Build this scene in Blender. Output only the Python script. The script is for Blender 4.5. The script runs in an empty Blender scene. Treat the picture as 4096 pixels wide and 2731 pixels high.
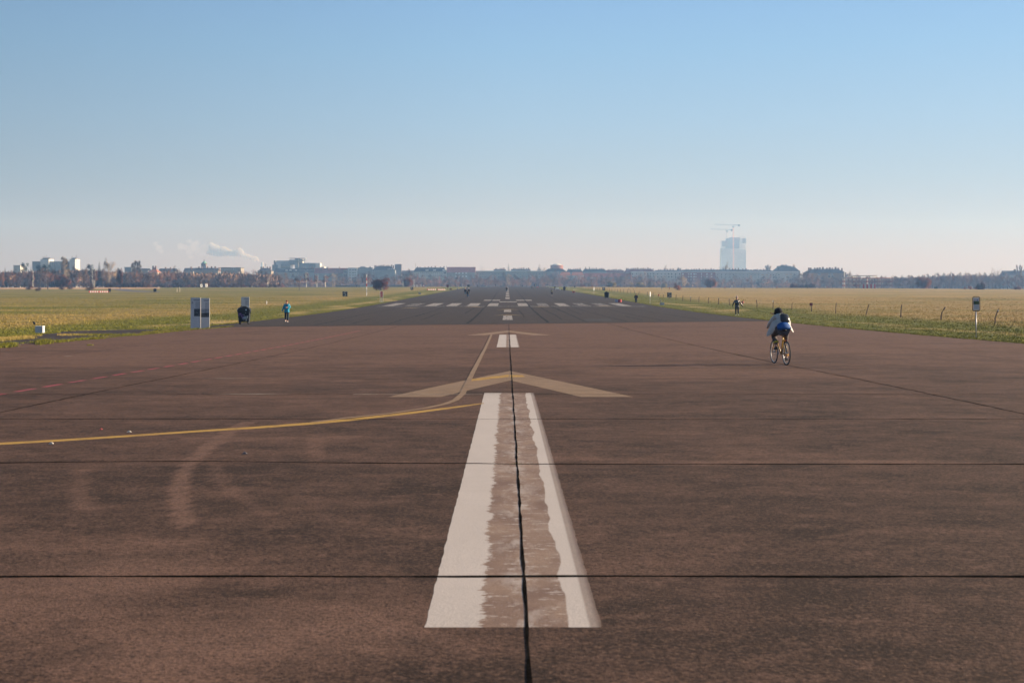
import bpy, bmesh, math, random
import numpy as np
from mathutils import Vector, Matrix, noise as mnoise
R = math.radians
C = bpy.context.scene.collection
scene = bpy.context.scene
random.seed(7)

# ------------------------------------------------------------------ camera
# all pixel coordinates below are those of the 4096 px wide photograph
FPX, U0, V0, CAMZ = 5688.9, 2030.0, 1150.0, 1.75
cam_d = bpy.data.cameras.new('camera'); cam = bpy.data.objects.new('camera', cam_d); C.objects.link(cam)
cam.location = (0, 0, CAMZ); cam.rotation_euler = (R(90), 0, 0)
cam_d.sensor_fit = 'HORIZONTAL'; cam_d.sensor_width = 36; cam_d.lens = 50
cam_d.shift_x = (2048 - U0) / 4096; cam_d.shift_y = -(1365.5 - V0) / 4096
cam_d.clip_start = 0.1; cam_d.clip_end = 30000
cam_d.dof.use_dof = True; cam_d.dof.focus_distance = 60; cam_d.dof.aperture_fstop = 5.6
scene.camera = cam

# ------------------------------------------------------------------ light
SUN_EL, SUN_AZ = R(15.5), R(78)           # azimuth clockwise from +Y (the way we look)
sky_w = bpy.data.worlds.new('World'); scene.world = sky_w; sky_w.use_nodes = True
nt = sky_w.node_tree; nt.nodes.clear()
out = nt.nodes.new('ShaderNodeOutputWorld'); bg = nt.nodes.new('ShaderNodeBackground')
sk = nt.nodes.new('ShaderNodeTexSky'); sk.sky_type = 'NISHITA'; sk.sun_disc = False
sk.sun_elevation = SUN_EL; sk.sun_rotation = SUN_AZ; sk.altitude = 50
sk.air_density = 1.0; sk.dust_density = 2.2; sk.ozone_density = 1.6
tc = nt.nodes.new('ShaderNodeTexCoord'); sp = nt.nodes.new('ShaderNodeSeparateXYZ')
nt.links.new(tc.outputs['Generated'], sp.inputs[0])
# winter inversion: a pale band low over the horizon that clears to blue higher up (part of the sky itself)
rp = nt.nodes.new('ShaderNodeValToRGB'); nt.links.new(sp.outputs['Z'], rp.inputs[0])
SKY = [(0.0, (5.0, 3.55, 3.4)), (0.02, (4.7, 3.55, 3.6)), (0.045, (3.5, 3.6, 4.5)), (0.075, (3.05, 3.95, 5.4)),
       (0.115, (2.65, 4.1, 6.2)), (0.165, (2.15, 3.95, 6.5)), (0.21, (1.8, 3.5, 6.4)), (0.4, (0.8, 1.9, 4.2))]
el = rp.color_ramp.elements
while len(el) > 1: el.remove(el[0])
el[0].position = SKY[0][0]; el[0].color = (*[c / 10 for c in SKY[0][1]], 1)
for p, c in SKY[1:]:
    e = el.new(p); e.color = (*[k / 10 for k in c], 1)
sc10 = nt.nodes.new('ShaderNodeVectorMath'); sc10.operation = 'SCALE'; sc10.inputs['Scale'].default_value = 10
nt.links.new(rp.outputs[0], sc10.inputs[0])
# a little brighter towards the sun side (+X)
az0 = nt.nodes.new('ShaderNodeMapRange'); nt.links.new(sp.outputs['X'], az0.inputs[0]); az0.inputs[1].default_value = -0.4; az0.inputs[2].default_value = 0.4
az = nt.nodes.new('ShaderNodeValToRGB'); nt.links.new(az0.outputs[0], az.inputs[0]); ae = az.color_ramp.elements
ae[0].position = 0; ae[0].color = (.52, .53, .64, 1); ae[1].position = 1; ae[1].color = (.97, .94, .90, 1)
e_ = ae.new(.5); e_.color = (.86, .86, .86, 1)
sc2 = nt.nodes.new('ShaderNodeVectorMath'); sc2.operation = 'SCALE'
nt.links.new(sc10.outputs[0], sc2.inputs[0]); nt.links.new(az.outputs[0], sc2.inputs['Scale'])
fm = nt.nodes.new('ShaderNodeMapRange'); nt.links.new(sp.outputs['Z'], fm.inputs[0])
fm.inputs[1].default_value = 0.2; fm.inputs[2].default_value = 0.5; fm.inputs[3].default_value = 0.9; fm.inputs[4].default_value = 0.0
mx = nt.nodes.new('ShaderNodeMixRGB'); nt.links.new(fm.outputs[0], mx.inputs[0])
nt.links.new(sk.outputs[0], mx.inputs[1]); nt.links.new(sc2.outputs[0], mx.inputs[2])
nt.links.new(mx.outputs[0], bg.inputs[0]); bg.inputs[1].default_value = 0.062
nt.links.new(bg.outputs[0], out.inputs[0])

sd = bpy.data.lights.new('sun', 'SUN'); sun = bpy.data.objects.new('sun', sd); C.objects.link(sun)
sd.energy = 5.0; sd.angle = R(0.53); sd.color = (1.0, 0.83, 0.66)
S = Vector((math.cos(SUN_EL) * math.sin(SUN_AZ), math.cos(SUN_EL) * math.cos(SUN_AZ), math.sin(SUN_EL)))
sun.rotation_euler = S.to_track_quat('Z', 'Y').to_euler()
vs = scene.view_settings; vs.view_transform = 'Standard'; vs.look = 'None'; vs.gamma = 1; vs.exposure = 1.2
scene.cycles.max_bounces = 5; scene.cycles.volume_bounces = 0; scene.cycles.transparent_max_bounces = 12
scene.cycles.use_denoising = True; scene.cycles.denoising_prefilter = 'ACCURATE'

# ------------------------------------------------------------------ helpers
def tag(o, label=None, cat=None, group=None, kind=None):
    if label: o['label'] = label
    if cat: o['category'] = cat
    if group: o['group'] = group
    if kind: o['kind'] = kind
    return o
def empty(name, loc=(0, 0, 0), rz=0, label=None, cat=None, group=None):
    o = bpy.data.objects.new(name, None); C.objects.link(o); o.location = loc; o.rotation_euler = (0, 0, rz)
    o.empty_display_size = 0.2
    return tag(o, label, cat, group)
class MB:
    """collects vertices and faces, then becomes one mesh object"""
    def __init__(s): s.v = []; s.f = []; s.mi = []
    def add(s, vs_, fs, m=0):
        n = len(s.v); s.v += [tuple(p) for p in vs_]; s.f += [tuple(i + n for i in f) for f in fs]; s.mi += [m] * len(fs); return s
    def box(s, x0, x1, y0, y1, z0, z1, m=0, M=None):
        p = [(x, y, z) for z in (z0, z1) for y in (y0, y1) for x in (x0, x1)]
        if M is not None: p = [M @ Vector(q) for q in p]
        return s.add(p, [(0, 2, 3, 1), (4, 5, 7, 6), (0, 1, 5, 4), (2, 6, 7, 3), (0, 4, 6, 2), (1, 3, 7, 5)], m)
    def tube(s, pts, rad, n=6, m=0, cap=True):
        pts = [Vector(p) for p in pts]
        if not hasattr(rad, '__len__'): rad = [rad] * len(pts)
        rings = []
        for i, p in enumerate(pts):
            d = (pts[min(i + 1, len(pts) - 1)] - pts[max(i - 1, 0)])
            if d.length < 1e-9: d = Vector((0, 0, 1))
            d.normalize()
            a = d.cross(Vector((0, 0, 1)) if abs(d.z) < .9 else Vector((1, 0, 0))).normalized(); b = d.cross(a)
            rings.append([p + (a * math.cos(t) + b * math.sin(t)) * rad[i] for t in [2 * math.pi * k / n for k in range(n)]])
        vs_ = [q for r in rings for q in r]; fs = []
        for i in range(len(pts) - 1):
            for k in range(n):
                fs.append((i * n + k, i * n + (k + 1) % n, (i + 1) * n + (k + 1) % n, (i + 1) * n + k))
        if cap: fs.append(tuple(range(n))[::-1]); fs.append(tuple((len(pts) - 1) * n + k for k in range(n)))
        return s.add(vs_, fs, m)
    def prism(s, poly, y0, y1, m=0):      # polygon in x,z extruded along y
        n = len(poly)
        vs_ = [(x, y0, z) for x, z in poly] + [(x, y1, z) for x, z in poly]
        return s.add(vs_, [tuple(range(n)), tuple(range(2 * n - 1, n - 1, -1))] + [(i, i + n, (i + 1) % n + n, (i + 1) % n) for i in range(n)], m)
    def sph(s, c, r, m=0, n=8, k=6):
        if not hasattr(r, '__len__'): r = (r, r, r)
        vs_ = [(c[0], c[1], c[2] + r[2])]
        for i in range(1, k):
            t = math.pi * i / k
            for j in range(n):
                p = 2 * math.pi * j / n
                vs_.append((c[0] + r[0] * math.sin(t) * math.cos(p), c[1] + r[1] * math.sin(t) * math.sin(p), c[2] + r[2] * math.cos(t)))
        vs_.append((c[0], c[1], c[2] - r[2])); fs = []
        for j in range(n): fs.append((0, 1 + j, 1 + (j + 1) % n))
        for i in range(k - 2):
            for j in range(n):
                a = 1 + i * n + j; b = 1 + i * n + (j + 1) % n; fs.append((a, a + n, b + n, b))
        e = len(vs_) - 1; q = 1 + (k - 2) * n
        for j in range(n): fs.append((e, q + (j + 1) % n, q + j))
        return s.add(vs_, fs, m)
    def ring(s, c, R0, r0, axis=1, n=28, k=6, m=0):   # torus, axis 0=x 1=y 2=z
        vs_ = []; fs = []
        for i in range(n):
            a = 2 * math.pi * i / n
            for j in range(k):
                b = 2 * math.pi * j / k; q = R0 + r0 * math.cos(b); h = r0 * math.sin(b)
                p = [q * math.cos(a), q * math.sin(a)]
                l = [p[0], p[1]]; l.insert(axis, h)
                vs_.append((c[0] + l[0], c[1] + l[1], c[2] + l[2]))
                fs.append((i * k + j, ((i + 1) % n) * k + j, ((i + 1) % n) * k + (j + 1) % k, i * k + (j + 1) % k))
        return s.add(vs_, fs, m)
    def mesh(s, name, mats, smooth=False):
        me = bpy.data.meshes.new(name); me.from_pydata(s.v, [], s.f)
        for mm in (mats if isinstance(mats, (list, tuple)) else [mats]): me.materials.append(mm)
        if any(s.mi): me.polygons.foreach_set('material_index', s.mi)
        if smooth: me.polygons.foreach_set('use_smooth', [True] * len(me.polygons))
        me.update(); return me
    def build(s, name, mats, parent=None, smooth=False, **kw):
        o = bpy.data.objects.new(name, s.mesh(name, mats, smooth)); C.objects.link(o)
        if parent is not None: o.parent = parent
        return tag(o, **kw)
def copy_tree(o, parent=None):
    c = o.copy(); C.objects.link(c)
    if parent is not None: c.parent = parent
    for ch in list(o.children): copy_tree(ch, c)
    return c

# ------------------------------------------------------------------ node helpers
class G:
    def __init__(s, name):
        s.m = bpy.data.materials.new(name); s.m.use_nodes = True; s.nt = s.m.node_tree
        s.b = s.nt.nodes['Principled BSDF']; s.b.inputs['Roughness'].default_value = .8
        s.b.inputs['Specular IOR Level'].default_value = .3
    def n(s, t, **k):
        x = s.nt.nodes.new(t)
        for a, v in k.items(): setattr(x, a, v)
        return x
    def set(s, sock, v):
        if isinstance(v, bpy.types.NodeSocket): s.nt.links.new(v, sock)
        elif isinstance(v, (tuple, list)) and len(v) == 3 and sock.type == 'RGBA': sock.default_value = (*v, 1)
        else: sock.default_value = v
    def pos(s): return s.n('ShaderNodeNewGeometry').outputs['Position']
    def obj(s): return s.n('ShaderNodeTexCoord').outputs['Object']
    def xyz(s, v):
        x = s.n('ShaderNodeSeparateXYZ'); s.set(x.inputs[0], v); return x.outputs
    def scale(s, v, k):
        x = s.n('ShaderNodeVectorMath', operation='MULTIPLY'); s.set(x.inputs[0], v); x.inputs[1].default_value = k; return x.outputs[0]
    def noise(s, v, sc, det=3, ro=.55, col=False):
        x = s.n('ShaderNodeTexNoise'); s.set(x.inputs['Vector'], v); x.inputs['Scale'].default_value = sc
        x.inputs['Detail'].default_value = det; x.inputs['Roughness'].default_value = ro
        return x.outputs['Color' if col else 'Fac']
    def ma(s, op, a, b=0.0, c=0.0, clamp=False):
        x = s.n('ShaderNodeMath', operation=op, use_clamp=clamp)
        s.set(x.inputs[0], a); s.set(x.inputs[1], b); s.set(x.inputs[2], c); return x.outputs[0]
    def mr(s, v, a, b, c=0.0, d=1.0, smooth=False):
        x = s.n('ShaderNodeMapRange')
        if smooth: x.interpolation_type = 'SMOOTHSTEP'
        s.set(x.inputs[0], v)
        for i, q in zip((1, 2, 3, 4), (a, b, c, d)): s.set(x.inputs[i], q)
        return x.outputs[0]
    def mix(s, f, a, b, mode='MIX'):
        x = s.n('ShaderNodeMixRGB', blend_type=mode); s.set(x.inputs[0], f); s.set(x.inputs[1], a); s.set(x.inputs[2], b); return x.outputs[0]
    def out(s, col=None, rough=None, bump=None, bs=.3, bd=.01, metal=None, alpha=None):
        if col is not None: s.set(s.b.inputs['Base Color'], col)
        if rough is not None: s.set(s.b.inputs['Roughness'], rough)
        if metal is not None: s.set(s.b.inputs['Metallic'], metal)
        if alpha is not None: s.set(s.b.inputs['Alpha'], alpha)
        if bump is not None:
            b = s.n('ShaderNodeBump'); s.set(b.inputs['Height'], bump); b.inputs['Strength'].default_value = bs
            b.inputs['Distance'].default_value = bd; s.nt.links.new(b.outputs[0], s.b.inputs['Normal'])
        return s.m
_mats = {}
def flat(name, col, rough=.75, var=.25, sc=3.0, metal=0.0, spec=.3):
    """a plain painted/cloth/wood surface with mild blotchy variation"""
    if name in _mats: return _mats[name]
    g = G(name); p = g.obj()
    f = g.ma('ADD', g.mr(g.noise(p, sc, 4), .3, .7, 1 - var, 1 + var), g.mr(g.noise(p, sc * 9, 2), .3, .7, -var * .4, var * .4))
    c = g.n('ShaderNodeVectorMath', operation='SCALE'); c.inputs[0].default_value = col; g.set(c.inputs['Scale'], f)
    g.b.inputs['Specular IOR Level'].default_value = spec
    _mats[name] = g.out(c.outputs[0], rough, metal=metal); return _mats[name]

# ------------------------------------------------------------------ terrain profile
# drop of the ground below the lens along the runway: it dips, then climbs to a crest 850 m out
PY = [-80, 0, 6.28, 15, 26.25, 40, 57.5, 75.2, 100, 122.6, 145, 168, 200, 230, 260, 290, 330, 387, 440, 500, 575, 650, 730, 812, 870, 930, 1000, 1100, 1250, 1500, 5000]
PD = [1.70, 1.74, 1.746, 1.82, 1.947, 2.15, 2.37, 2.54, 2.71, 2.80, 2.86, 2.88, 2.81, 2.68, 2.52, 2.34, 2.12, 1.83, 1.57, 1.26, .86, .45, .06, -.33, -.42, -.3, .1, 1.0, 1.9, 2.2, 2.2]
def pchip(xs, ys):
    n = len(xs); h = [xs[i + 1] - xs[i] for i in range(n - 1)]; dl = [(ys[i + 1] - ys[i]) / h[i] for i in range(n - 1)]
    m = [dl[0]] + [0 if dl[i - 1] * dl[i] <= 0 else 2 / (1 / dl[i - 1] + 1 / dl[i]) for i in range(1, n - 1)] + [dl[-1]]
    def f(x):
        i = 0
        while i < n - 2 and x > xs[i + 1]: i += 1
        t = (x - xs[i]) / h[i]
        return (2*t**3-3*t**2+1)*ys[i] + (t**3-2*t**2+t)*h[i]*m[i] + (-2*t**3+3*t**2)*ys[i+1] + (t**3-t**2)*h[i]*m[i+1]
    return f
prof = pchip(PY, PD)
GY = [-75, -40, -20, -8, 0, 3] + [5 * 1.035 ** i for i in range(0, 200) if 5 * 1.035 ** i < 4900] + [4950]
GX = [-2250, -1500, -1000, -700, -500, -400, -300, -240, -180, -140, -100, -70, -40, 0, 40, 70, 95, 120, 170, 220, 255, 290, 345, 400, 500, 700, 1000, 1500, 2250]
def lat(x):
    return float(np.interp(x, [-2250, -300, -180, -100, -40, 40, 70, 120, 220, 290, 400, 2250], [.6, .45, .25, .15, 0, 0, .15, .6, .8, 1.3, 1.5, 1.5]))
def dropf(x, y):
    k = min(1, max(0, (y - 120) / 500)); k = k * k * (3 - 2 * k)
    return prof(y) + lat(x) * k
GZ = np.array([[CAMZ - dropf(x, y) for x in GX] for y in GY])
GYa, GXa = np.array(GY), np.array(GX)
def zg(x, y):
    i = int(np.clip(np.searchsorted(GYa, y) - 1, 0, len(GY) - 2)); j = int(np.clip(np.searchsorted(GXa, x) - 1, 0, len(GX) - 2))
    t = (y - GY[i]) / (GY[i + 1] - GY[i]); s_ = (x - GX[j]) / (GX[j + 1] - GX[j])
    return float((GZ[i, j] * (1 - s_) + GZ[i, j + 1] * s_) * (1 - t) + (GZ[i + 1, j] * (1 - s_) + GZ[i + 1, j + 1] * s_) * t)
def at(u, v, dz=0.0):
    """the point of the ground that the photograph shows at pixel u, v"""
    k = (u - U0) / FPX
    f = lambda y: V0 + FPX * (CAMZ - zg(k * y, y)) / y
    y = 5.0; py = y
    while y < 1100:
        if f(y) <= v: break
        py = y; y *= 1.01
    a, b = py, y
    for _ in range(30):
        c = (a + b) / 2
        if f(c) > v: a = c
        else: b = c
    y = min(b, 880 if y >= 1100 else b)
    return Vector((k * y, y, zg(k * y, y) + dz))
def PX(u, y): return (u - U0) / FPX * y
def PZ(v, y): return CAMZ - (v - V0) / FPX * y
# ------------------------------------------------------------------ ground surface
def grass_color(g, p, blades=False):
    x, y, z = g.xyz(p)
    warp = g.ma('MULTIPLY', g.ma('SUBTRACT', g.noise(p, .035, 3), .5), 16)
    d = g.ma('ADD', g.ma('ABSOLUTE', g.ma('SUBTRACT', x, 1.5)), warp)
    green = g.mr(d, 31, 42, 1, 0, True)
    # patches of green further out, in long mown bands
    band = g.noise(g.scale(p, (.5, 1.0, 0)), .05, 6, .72)
    far = g.ma('MULTIPLY', g.mr(band, .42, .68, .12, .7, True), 1)
    left = g.mr(x, -60, -22, .5, .1)
    green = g.ma('MAXIMUM', green, g.ma('ADD', far, left), clamp=True)
    # dry strip beside the tarmac
    dry = g.ma('MULTIPLY', g.mr(g.ma('ABSOLUTE', g.ma('SUBTRACT', d, 25.5)), 0, 2.2, 1, 0, True), g.mr(g.noise(p, .05, 3), .42, .58))
    fine = g.noise(p, 2.2, 5, .7); mid = g.noise(g.scale(p, (.6, 1, 0)), .35, 4, .6)
    tan = g.mix(g.mr(mid, .3, .7), (.40, .255, .110), (.56, .38, .18))
    tan = g.mix(g.mr(fine, .35, .65, 0, .6), tan, (.20, .145, .045))
    grn = g.mix(g.mr(mid, .3, .7), (.105, .125, .012), (.175, .165, .035))
    grn = g.mix(g.mr(fine, .35, .65, 0, .55), grn, (.10, .10, .015))
    c = g.mix(green, tan, grn)
    c = g.mix(g.ma('MULTIPLY', dry, .7), c, (.50, .36, .18))
    if not blades:
        bare = g.mr(g.noise(g.scale(p, (.5, 1, 0)), .6, 5, .65), .63, .7, 0, .7)
        c = g.mix(bare, c, (.07, .055, .03))
    return c, fine
g = G('meadow_grass'); p = g.pos(); c, fine = grass_color(g, p)
h = g.ma('ADD', g.ma('MULTIPLY', g.noise(p, 1.1, 5, .7), 1.0), g.ma('MULTIPLY', g.noise(p, 7, 3), .25))
M_grass = g.out(c, .95, h, .75, .16)
g.b.inputs['Specular IOR Level'].default_value = .1
g = G('grass_blades'); p = g.pos(); c, fine = grass_color(g, p, True)
oi = g.n('ShaderNodeAttribute'); oi.attribute_name = 'tone'
c = g.mix(1, c, g.mix(g.mr(oi.outputs['Fac'], 0, 1), (.85, .80, .68), (1.75, 1.75, 1.35)), 'MULTIPLY')
M_blade = g.out(c, .8); g.b.inputs['Specular IOR Level'].default_value = .2

mb = MB(); nX = len(GX)
mb.v = [(x, y, float(GZ[i, j])) for i, y in enumerate(GY) for j, x in enumerate(GX)]
mb.f = [(i * nX + j, i * nX + j + 1, (i + 1) * nX + j + 1, (i + 1) * nX + j) for i in range(len(GY) - 1) for j in range(nX - 1)]
mb.mi = [0] * len(mb.f)
mb.build('ground', M_grass, kind='structure')

# ------------------------------------------------------------------ tarmac
def tarmac(g, brown, wear=None):
    p = g.pos(); x, y, z = g.xyz(p)
    fine = g.noise(p, 75, 2, .6); mid = g.noise(p, 14, 3, .6); blot = g.noise(p, .9, 5, .62); big = g.noise(p, .16, 4, .6)
    streak = g.noise(g.scale(p, (1, .12, 0)), 3.2, 3, .6)
    cross = g.noise(g.scale(p, (.6, 1.2, 0)), 1.3, 5, .68)
    if brown:
        # each slab has weathered a little differently
        v = g.n('ShaderNodeCombineXYZ')
        g.set(v.inputs[0], g.ma('FLOOR', g.ma('DIVIDE', g.ma('SUBTRACT', x, .1), 7.65))); g.set(v.inputs[1], g.ma('FLOOR', g.ma('DIVIDE', g.ma('SUBTRACT', y, 8.7), 5.72)))
        wn = g.n('ShaderNodeTexWhiteNoise'); g.set(wn.inputs['Vector'], v.outputs[0])
        t = g.ma('ADD', g.mr(blot, .3, .72, 0, .55), g.mr(big, .35, .65, -.1, .3))
        t = g.ma('ADD', t, g.mr(cross, .32, .68, -.18, .26)); t = g.ma('ADD', t, g.mr(wn.outputs['Value'], 0, 1, -.08, .12))
        t = g.ma('ADD', t, g.mr(y, 8, 60, -.14, .60))  # lens and view-angle light falloff put into the colour: darker near, lighter far
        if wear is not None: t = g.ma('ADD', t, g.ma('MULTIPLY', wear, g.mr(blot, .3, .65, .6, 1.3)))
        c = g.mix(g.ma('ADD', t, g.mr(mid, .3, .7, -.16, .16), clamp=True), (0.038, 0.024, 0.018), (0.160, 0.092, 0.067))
        s3 = g.noise(g.scale(p, (.9, 1, 0)), 4.2, 4, .7); c = g.mix(g.mr(s3, .36, .50, .42, 0), c, (.034, .023, .019)); c = g.mix(g.mr(s3, .54, .68, 0, .5), c, (.190, .112, .084))
        grit = g.noise(p, 34, 3, .75); near = g.mr(y, 14, 45, 1, .35)
        c = g.mix(g.ma('MULTIPLY', near, g.mr(grit, .36, .50, .8, 0)), c, (.018, .012, .009))
        c = g.mix(g.ma('MULTIPLY', near, g.mr(grit, .54, .68, 0, .6)), c, (.200, .122, .084))
        c = g.mix(g.mr(fine, .32, .5, .55, 0), c, (.018, .0125, .0105))
        spot = g.noise(g.scale(p, (1, 1, 0)), 2.6, 4, .7); c = g.mix(g.mr(spot, .60, .70, 0, .35), c, (.026, .018, .015))
        if wear is not None: c = g.mix(g.ma('MULTIPLY', g.mr(wear, .25, 1.1, 0, .38), g.mr(grit, .35, .55, .5, 1)), c, (.175, .108, .082))
    else:
        t = g.ma('ADD', g.mr(blot, .3, .7, .1, .6), g.mr(cross, .35, .65, -.1, .3))
        t = g.ma('ADD', t, g.mr(g.noise(g.scale(p, (1, .05, 0)), 1.2, 4), .3, .7, -.15, .15))
        c = g.mix(g.ma('ADD', t, g.mr(mid, .3, .7, -.12, .12), clamp=True), (0.037, 0.028, 0.025), (0.060, 0.046, 0.040))
        s3 = g.noise(g.scale(p, (1, .3, 0)), 1.6, 4, .7); c = g.mix(g.mr(s3, .34, .46, .6, 0), c, (.026, .020, .018)); c = g.mix(g.mr(s3, .58, .72, 0, .3), c, (.085, .066, .058))
        c = g.mix(g.mr(fine, .32, .5, .6, 0), c, (.018, .015, .014))
    h = g.ma('ADD', g.ma('MULTIPLY', fine, .6), g.ma('MULTIPLY', mid, .6))
    return p, x, y, c, h, fine, blot
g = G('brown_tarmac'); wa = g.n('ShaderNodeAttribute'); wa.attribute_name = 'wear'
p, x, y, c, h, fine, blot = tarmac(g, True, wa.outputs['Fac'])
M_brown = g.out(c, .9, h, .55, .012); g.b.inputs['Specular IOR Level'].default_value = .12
g = G('grey_tarmac'); p, x, y, c, h, fine, blot = tarmac(g, False); M_dark = g.out(c, .9, h, .5, .012); g.b.inputs['Specular IOR Level'].default_value = .15
M_joint = flat('joint_bitumen', (.010, .009, .0085), 1.0, .7, 5, spec=0)
M_crack = flat('crack_sealant', (.011, .010, .010), .9, .4, 3, spec=.1)
M_patch = flat('fresh_tarmac', (.021, .017, .016), .85, .3, 2)

def yb(x): return 107 + .53 * (x - 0)          # where the brown slabs meet the grey runway
def ragged(y, s): return .22 * mnoise.noise((y * .35, s, 0)) + .12 * mnoise.noise((y * 1.7, s, 3))
EDL, EDR = -20.9, 22.2
def wearmap(x, y):
    """weathered lighter patches of the slabs: turning scuffs and washed areas"""
    if y < 4 or y > 60: return 0.0
    w = 0.0
    # curved scrub marks left by turning vehicles
    for pts, half, amp in SCUFFS:
        best = 9
        for (ax, ay), (bx, by) in zip(pts, pts[1:]):
            dx, dy = bx - ax, by - ay; L = dx * dx + dy * dy
            t = max(0, min(1, ((x - ax) * dx + (y - ay) * dy) / L))
            d = math.hypot(x - ax - t * dx, (y - ay - t * dy))
            if d < best: best = d
        if best < half * 1.6:
            k = min(1, max(0, (half * 1.2 - best) / (half * .35))); w = max(w, 1.9 * amp * k)
    for cx, cy, rx, ry, amp in WASHES:
        q = ((x - cx) / rx) ** 2 + ((y - cy) / ry) ** 2
        if q < 1: w += 1.8 * amp * (1 - q) ** 2 * (0.7 + .9 * mnoise.noise((x * .9, y * .5, 1)))
    return w
def wp(lst): return [tuple(at(u, v)[:2]) for u, v in lst]
SCUFFS = [
    (wp([(835, 1790), (780, 1830), (737, 1883), (716, 1955), (722, 2032), (742, 2100)]), .07, .5),
    (wp([(990, 1690), (905, 1735), (820, 1800)]), .10, .4),
    (wp([(850, 1850), (880, 1910), (950, 1990), (1080, 2060)]), .07, .22),
    (wp([(325, 1880), (312, 1960), (345, 2040)]), .09, .22),
    (wp([(1262, 1740), (1268, 1840)]), .09, .22),
    (wp([(780, 1755), (1000, 1757), (1400, 1748)]), .16, .3),
    (wp([(2700, 1853), (3300, 1848), (3900, 1846)]), .22, .25),
    (wp([(2250, 1835), (2700, 1848)]), .2, .2)]
WASHES = [(-2.6, 8.2, 3.2, 2.6, .5), (-1.3, 6.9, 2.2, 1.2, .45), (-3.6, 10.6, 2.4, 1.6, .28), (2.8, 15.4, 2.6, 1.1, .25), (-1.2, 21.5, 3.0, 1.8, .2),
          (5, 33, 6, 5, .12), (-12, 45, 9, 12, .22), (-5, 30, 4, 3, .15)]
def tarmac_sheet(name, mat, xs, rows, yf, dz, wear=False):
    mb = MB(); n = len(xs); wv = []
    for t in rows:
        for k, x in enumerate(xs):
            y = yf(x, t); xx = x + (ragged(y, 0) if k == 0 else ragged(y, 9) if k == n - 1 else 0)
            mb.v.append((xx, y, zg(xx, y) + dz))
            if wear: wv.append(wearmap(xx, y))
    mb.f = [(i * n + j, i * n + j + 1, (i + 1) * n + j + 1, (i + 1) * n + j) for i in range(len(rows) - 1) for j in range(n - 1)]
    mb.mi = [0] * len(mb.f)
    o = mb.build(name, mat, kind='structure')
    if wear:
        a = o.data.attributes.new('wear', 'FLOAT', 'POINT'); a.data.foreach_set('value', wv)
    return o
xs = sorted(set([EDL, -19, -17, -15, -13, -12, -11, -10, -9] + [round(-8 + .07 * i, 3) for i in range(int(12 / .07))] + [4.6, 5.2, 6, 7, 8, 9, 10.5, 12, 14, 16, 18, 20, EDR]))
rows = [0.0, .2, .4] + [.4 + .6 * (math.log(5 * 1.014 ** i / 5) / math.log(107 / 5)) for i in range(1, 400) if 5 * 1.014 ** i < 107] + [1.0]
def brow(x, t):
    if t <= .4: return -70 + (t / .4) * 75
    k = (t - .4) / .6
    return 5 * (yb(x) / 5) ** k
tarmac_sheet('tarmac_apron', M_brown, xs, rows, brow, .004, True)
tarmac_sheet('runway', M_dark, [EDL, -15, -10, -5, 0, 5, 10, 15, EDR], [i / 170 for i in range(171)], lambda x, t: yb(x) * (1000 / yb(x)) ** t, .004)

def strip(name, pairs, mat, dz=.008, across=1, label=None, ex=None, **kw):
    """a sheet laid on the tarmac between a left and a right border, subdivided so that it follows the ground"""
    P = []
    for (a, b), (c_, d) in zip(pairs, pairs[1:]):
        L = max(abs(c_[1] - a[1]), abs(d[1] - b[1])); n = max(1, int(math.ceil(L / max(.3, .012 * a[1]))))
        for i in range(n):
            t = i / n; P.append(((a[0] + (c_[0] - a[0]) * t, a[1] + (c_[1] - a[1]) * t), (b[0] + (d[0] - b[0]) * t, b[1] + (d[1] - b[1]) * t)))
    P.append(pairs[-1]); mb = MB()
    for a, b in P:
        for k in range(across + 1):
            t = k / across; x, y = a[0] + (b[0] - a[0]) * t, a[1] + (b[1] - a[1]) * t
            dd = .004 + (dz - .004) * (.2 + .8 * min(1, max(0, (y - 12) / 90))); mb.v.append((x, y, zg(x, y) + dd))
    q = across + 1
    mb.f = [(i * q + j, i * q + j + 1, (i + 1) * q + j + 1, (i + 1) * q + j) for i in range(len(P) - 1) for j in range(across)]
    mb.mi = [0] * len(mb.f)
    o = mb.build(name, mat, kind='structure', label=label)
    return o
def line(name, pts, w, mat, dz, jit=0.0, seed=0, label=None):
    """a band of width w along world points"""
    rnd = random.Random(seed); P = []
    for i in range(len(pts) - 1):
        a, b = Vector(pts[i][:2]), Vector(pts[i + 1][:2]); n = max(1, int((b - a).length / max(.25, .012 * abs(a.y)))) if jit else 1
        for k in range(n): P.append(a.lerp(b, k / n))
    P.append(Vector(pts[-1][:2])); out_ = []
    for i, p in enumerate(P):
        d = (P[min(i + 1, len(P) - 1)] - P[max(0, i - 1)]).normalized(); nrm = Vector((-d.y, d.x))
        ww = w if not hasattr(w, '__len__') else w[0] + (w[1] - w[0]) * i / max(1, len(P) - 1)
        c_ = p + nrm * rnd.uniform(-jit, jit); ww = ww * (1 + (rnd.uniform(-.45, .45) if jit else 0))
        out_.append((tuple(c_ + nrm * ww / 2), tuple(c_ - nrm * ww / 2)))
    return strip(name, out_, mat, dz, 1, label)

# the old stub of tarmac left of the runway edge
stub = [((0, 1366), (0, 1391)), ((44, 1361), (44, 1387)), ((100, 1357), (100, 1382)), ((134, 1354), (136, 1378)), ((122, 1340), (150, 1377)), ((190, 1330), (200, 1372)), ((320, 1323), (320, 1360)), ((510, 1319), (510, 1343)), ((640, 1317.5), (640, 1332)), ((768, 1315.5), (768, 1322))]
strip('side_taxiway', [(tuple(at(*b)[:2]), tuple(at(*a)[:2])) for a, b in stub], M_dark, .003, 14)
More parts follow.
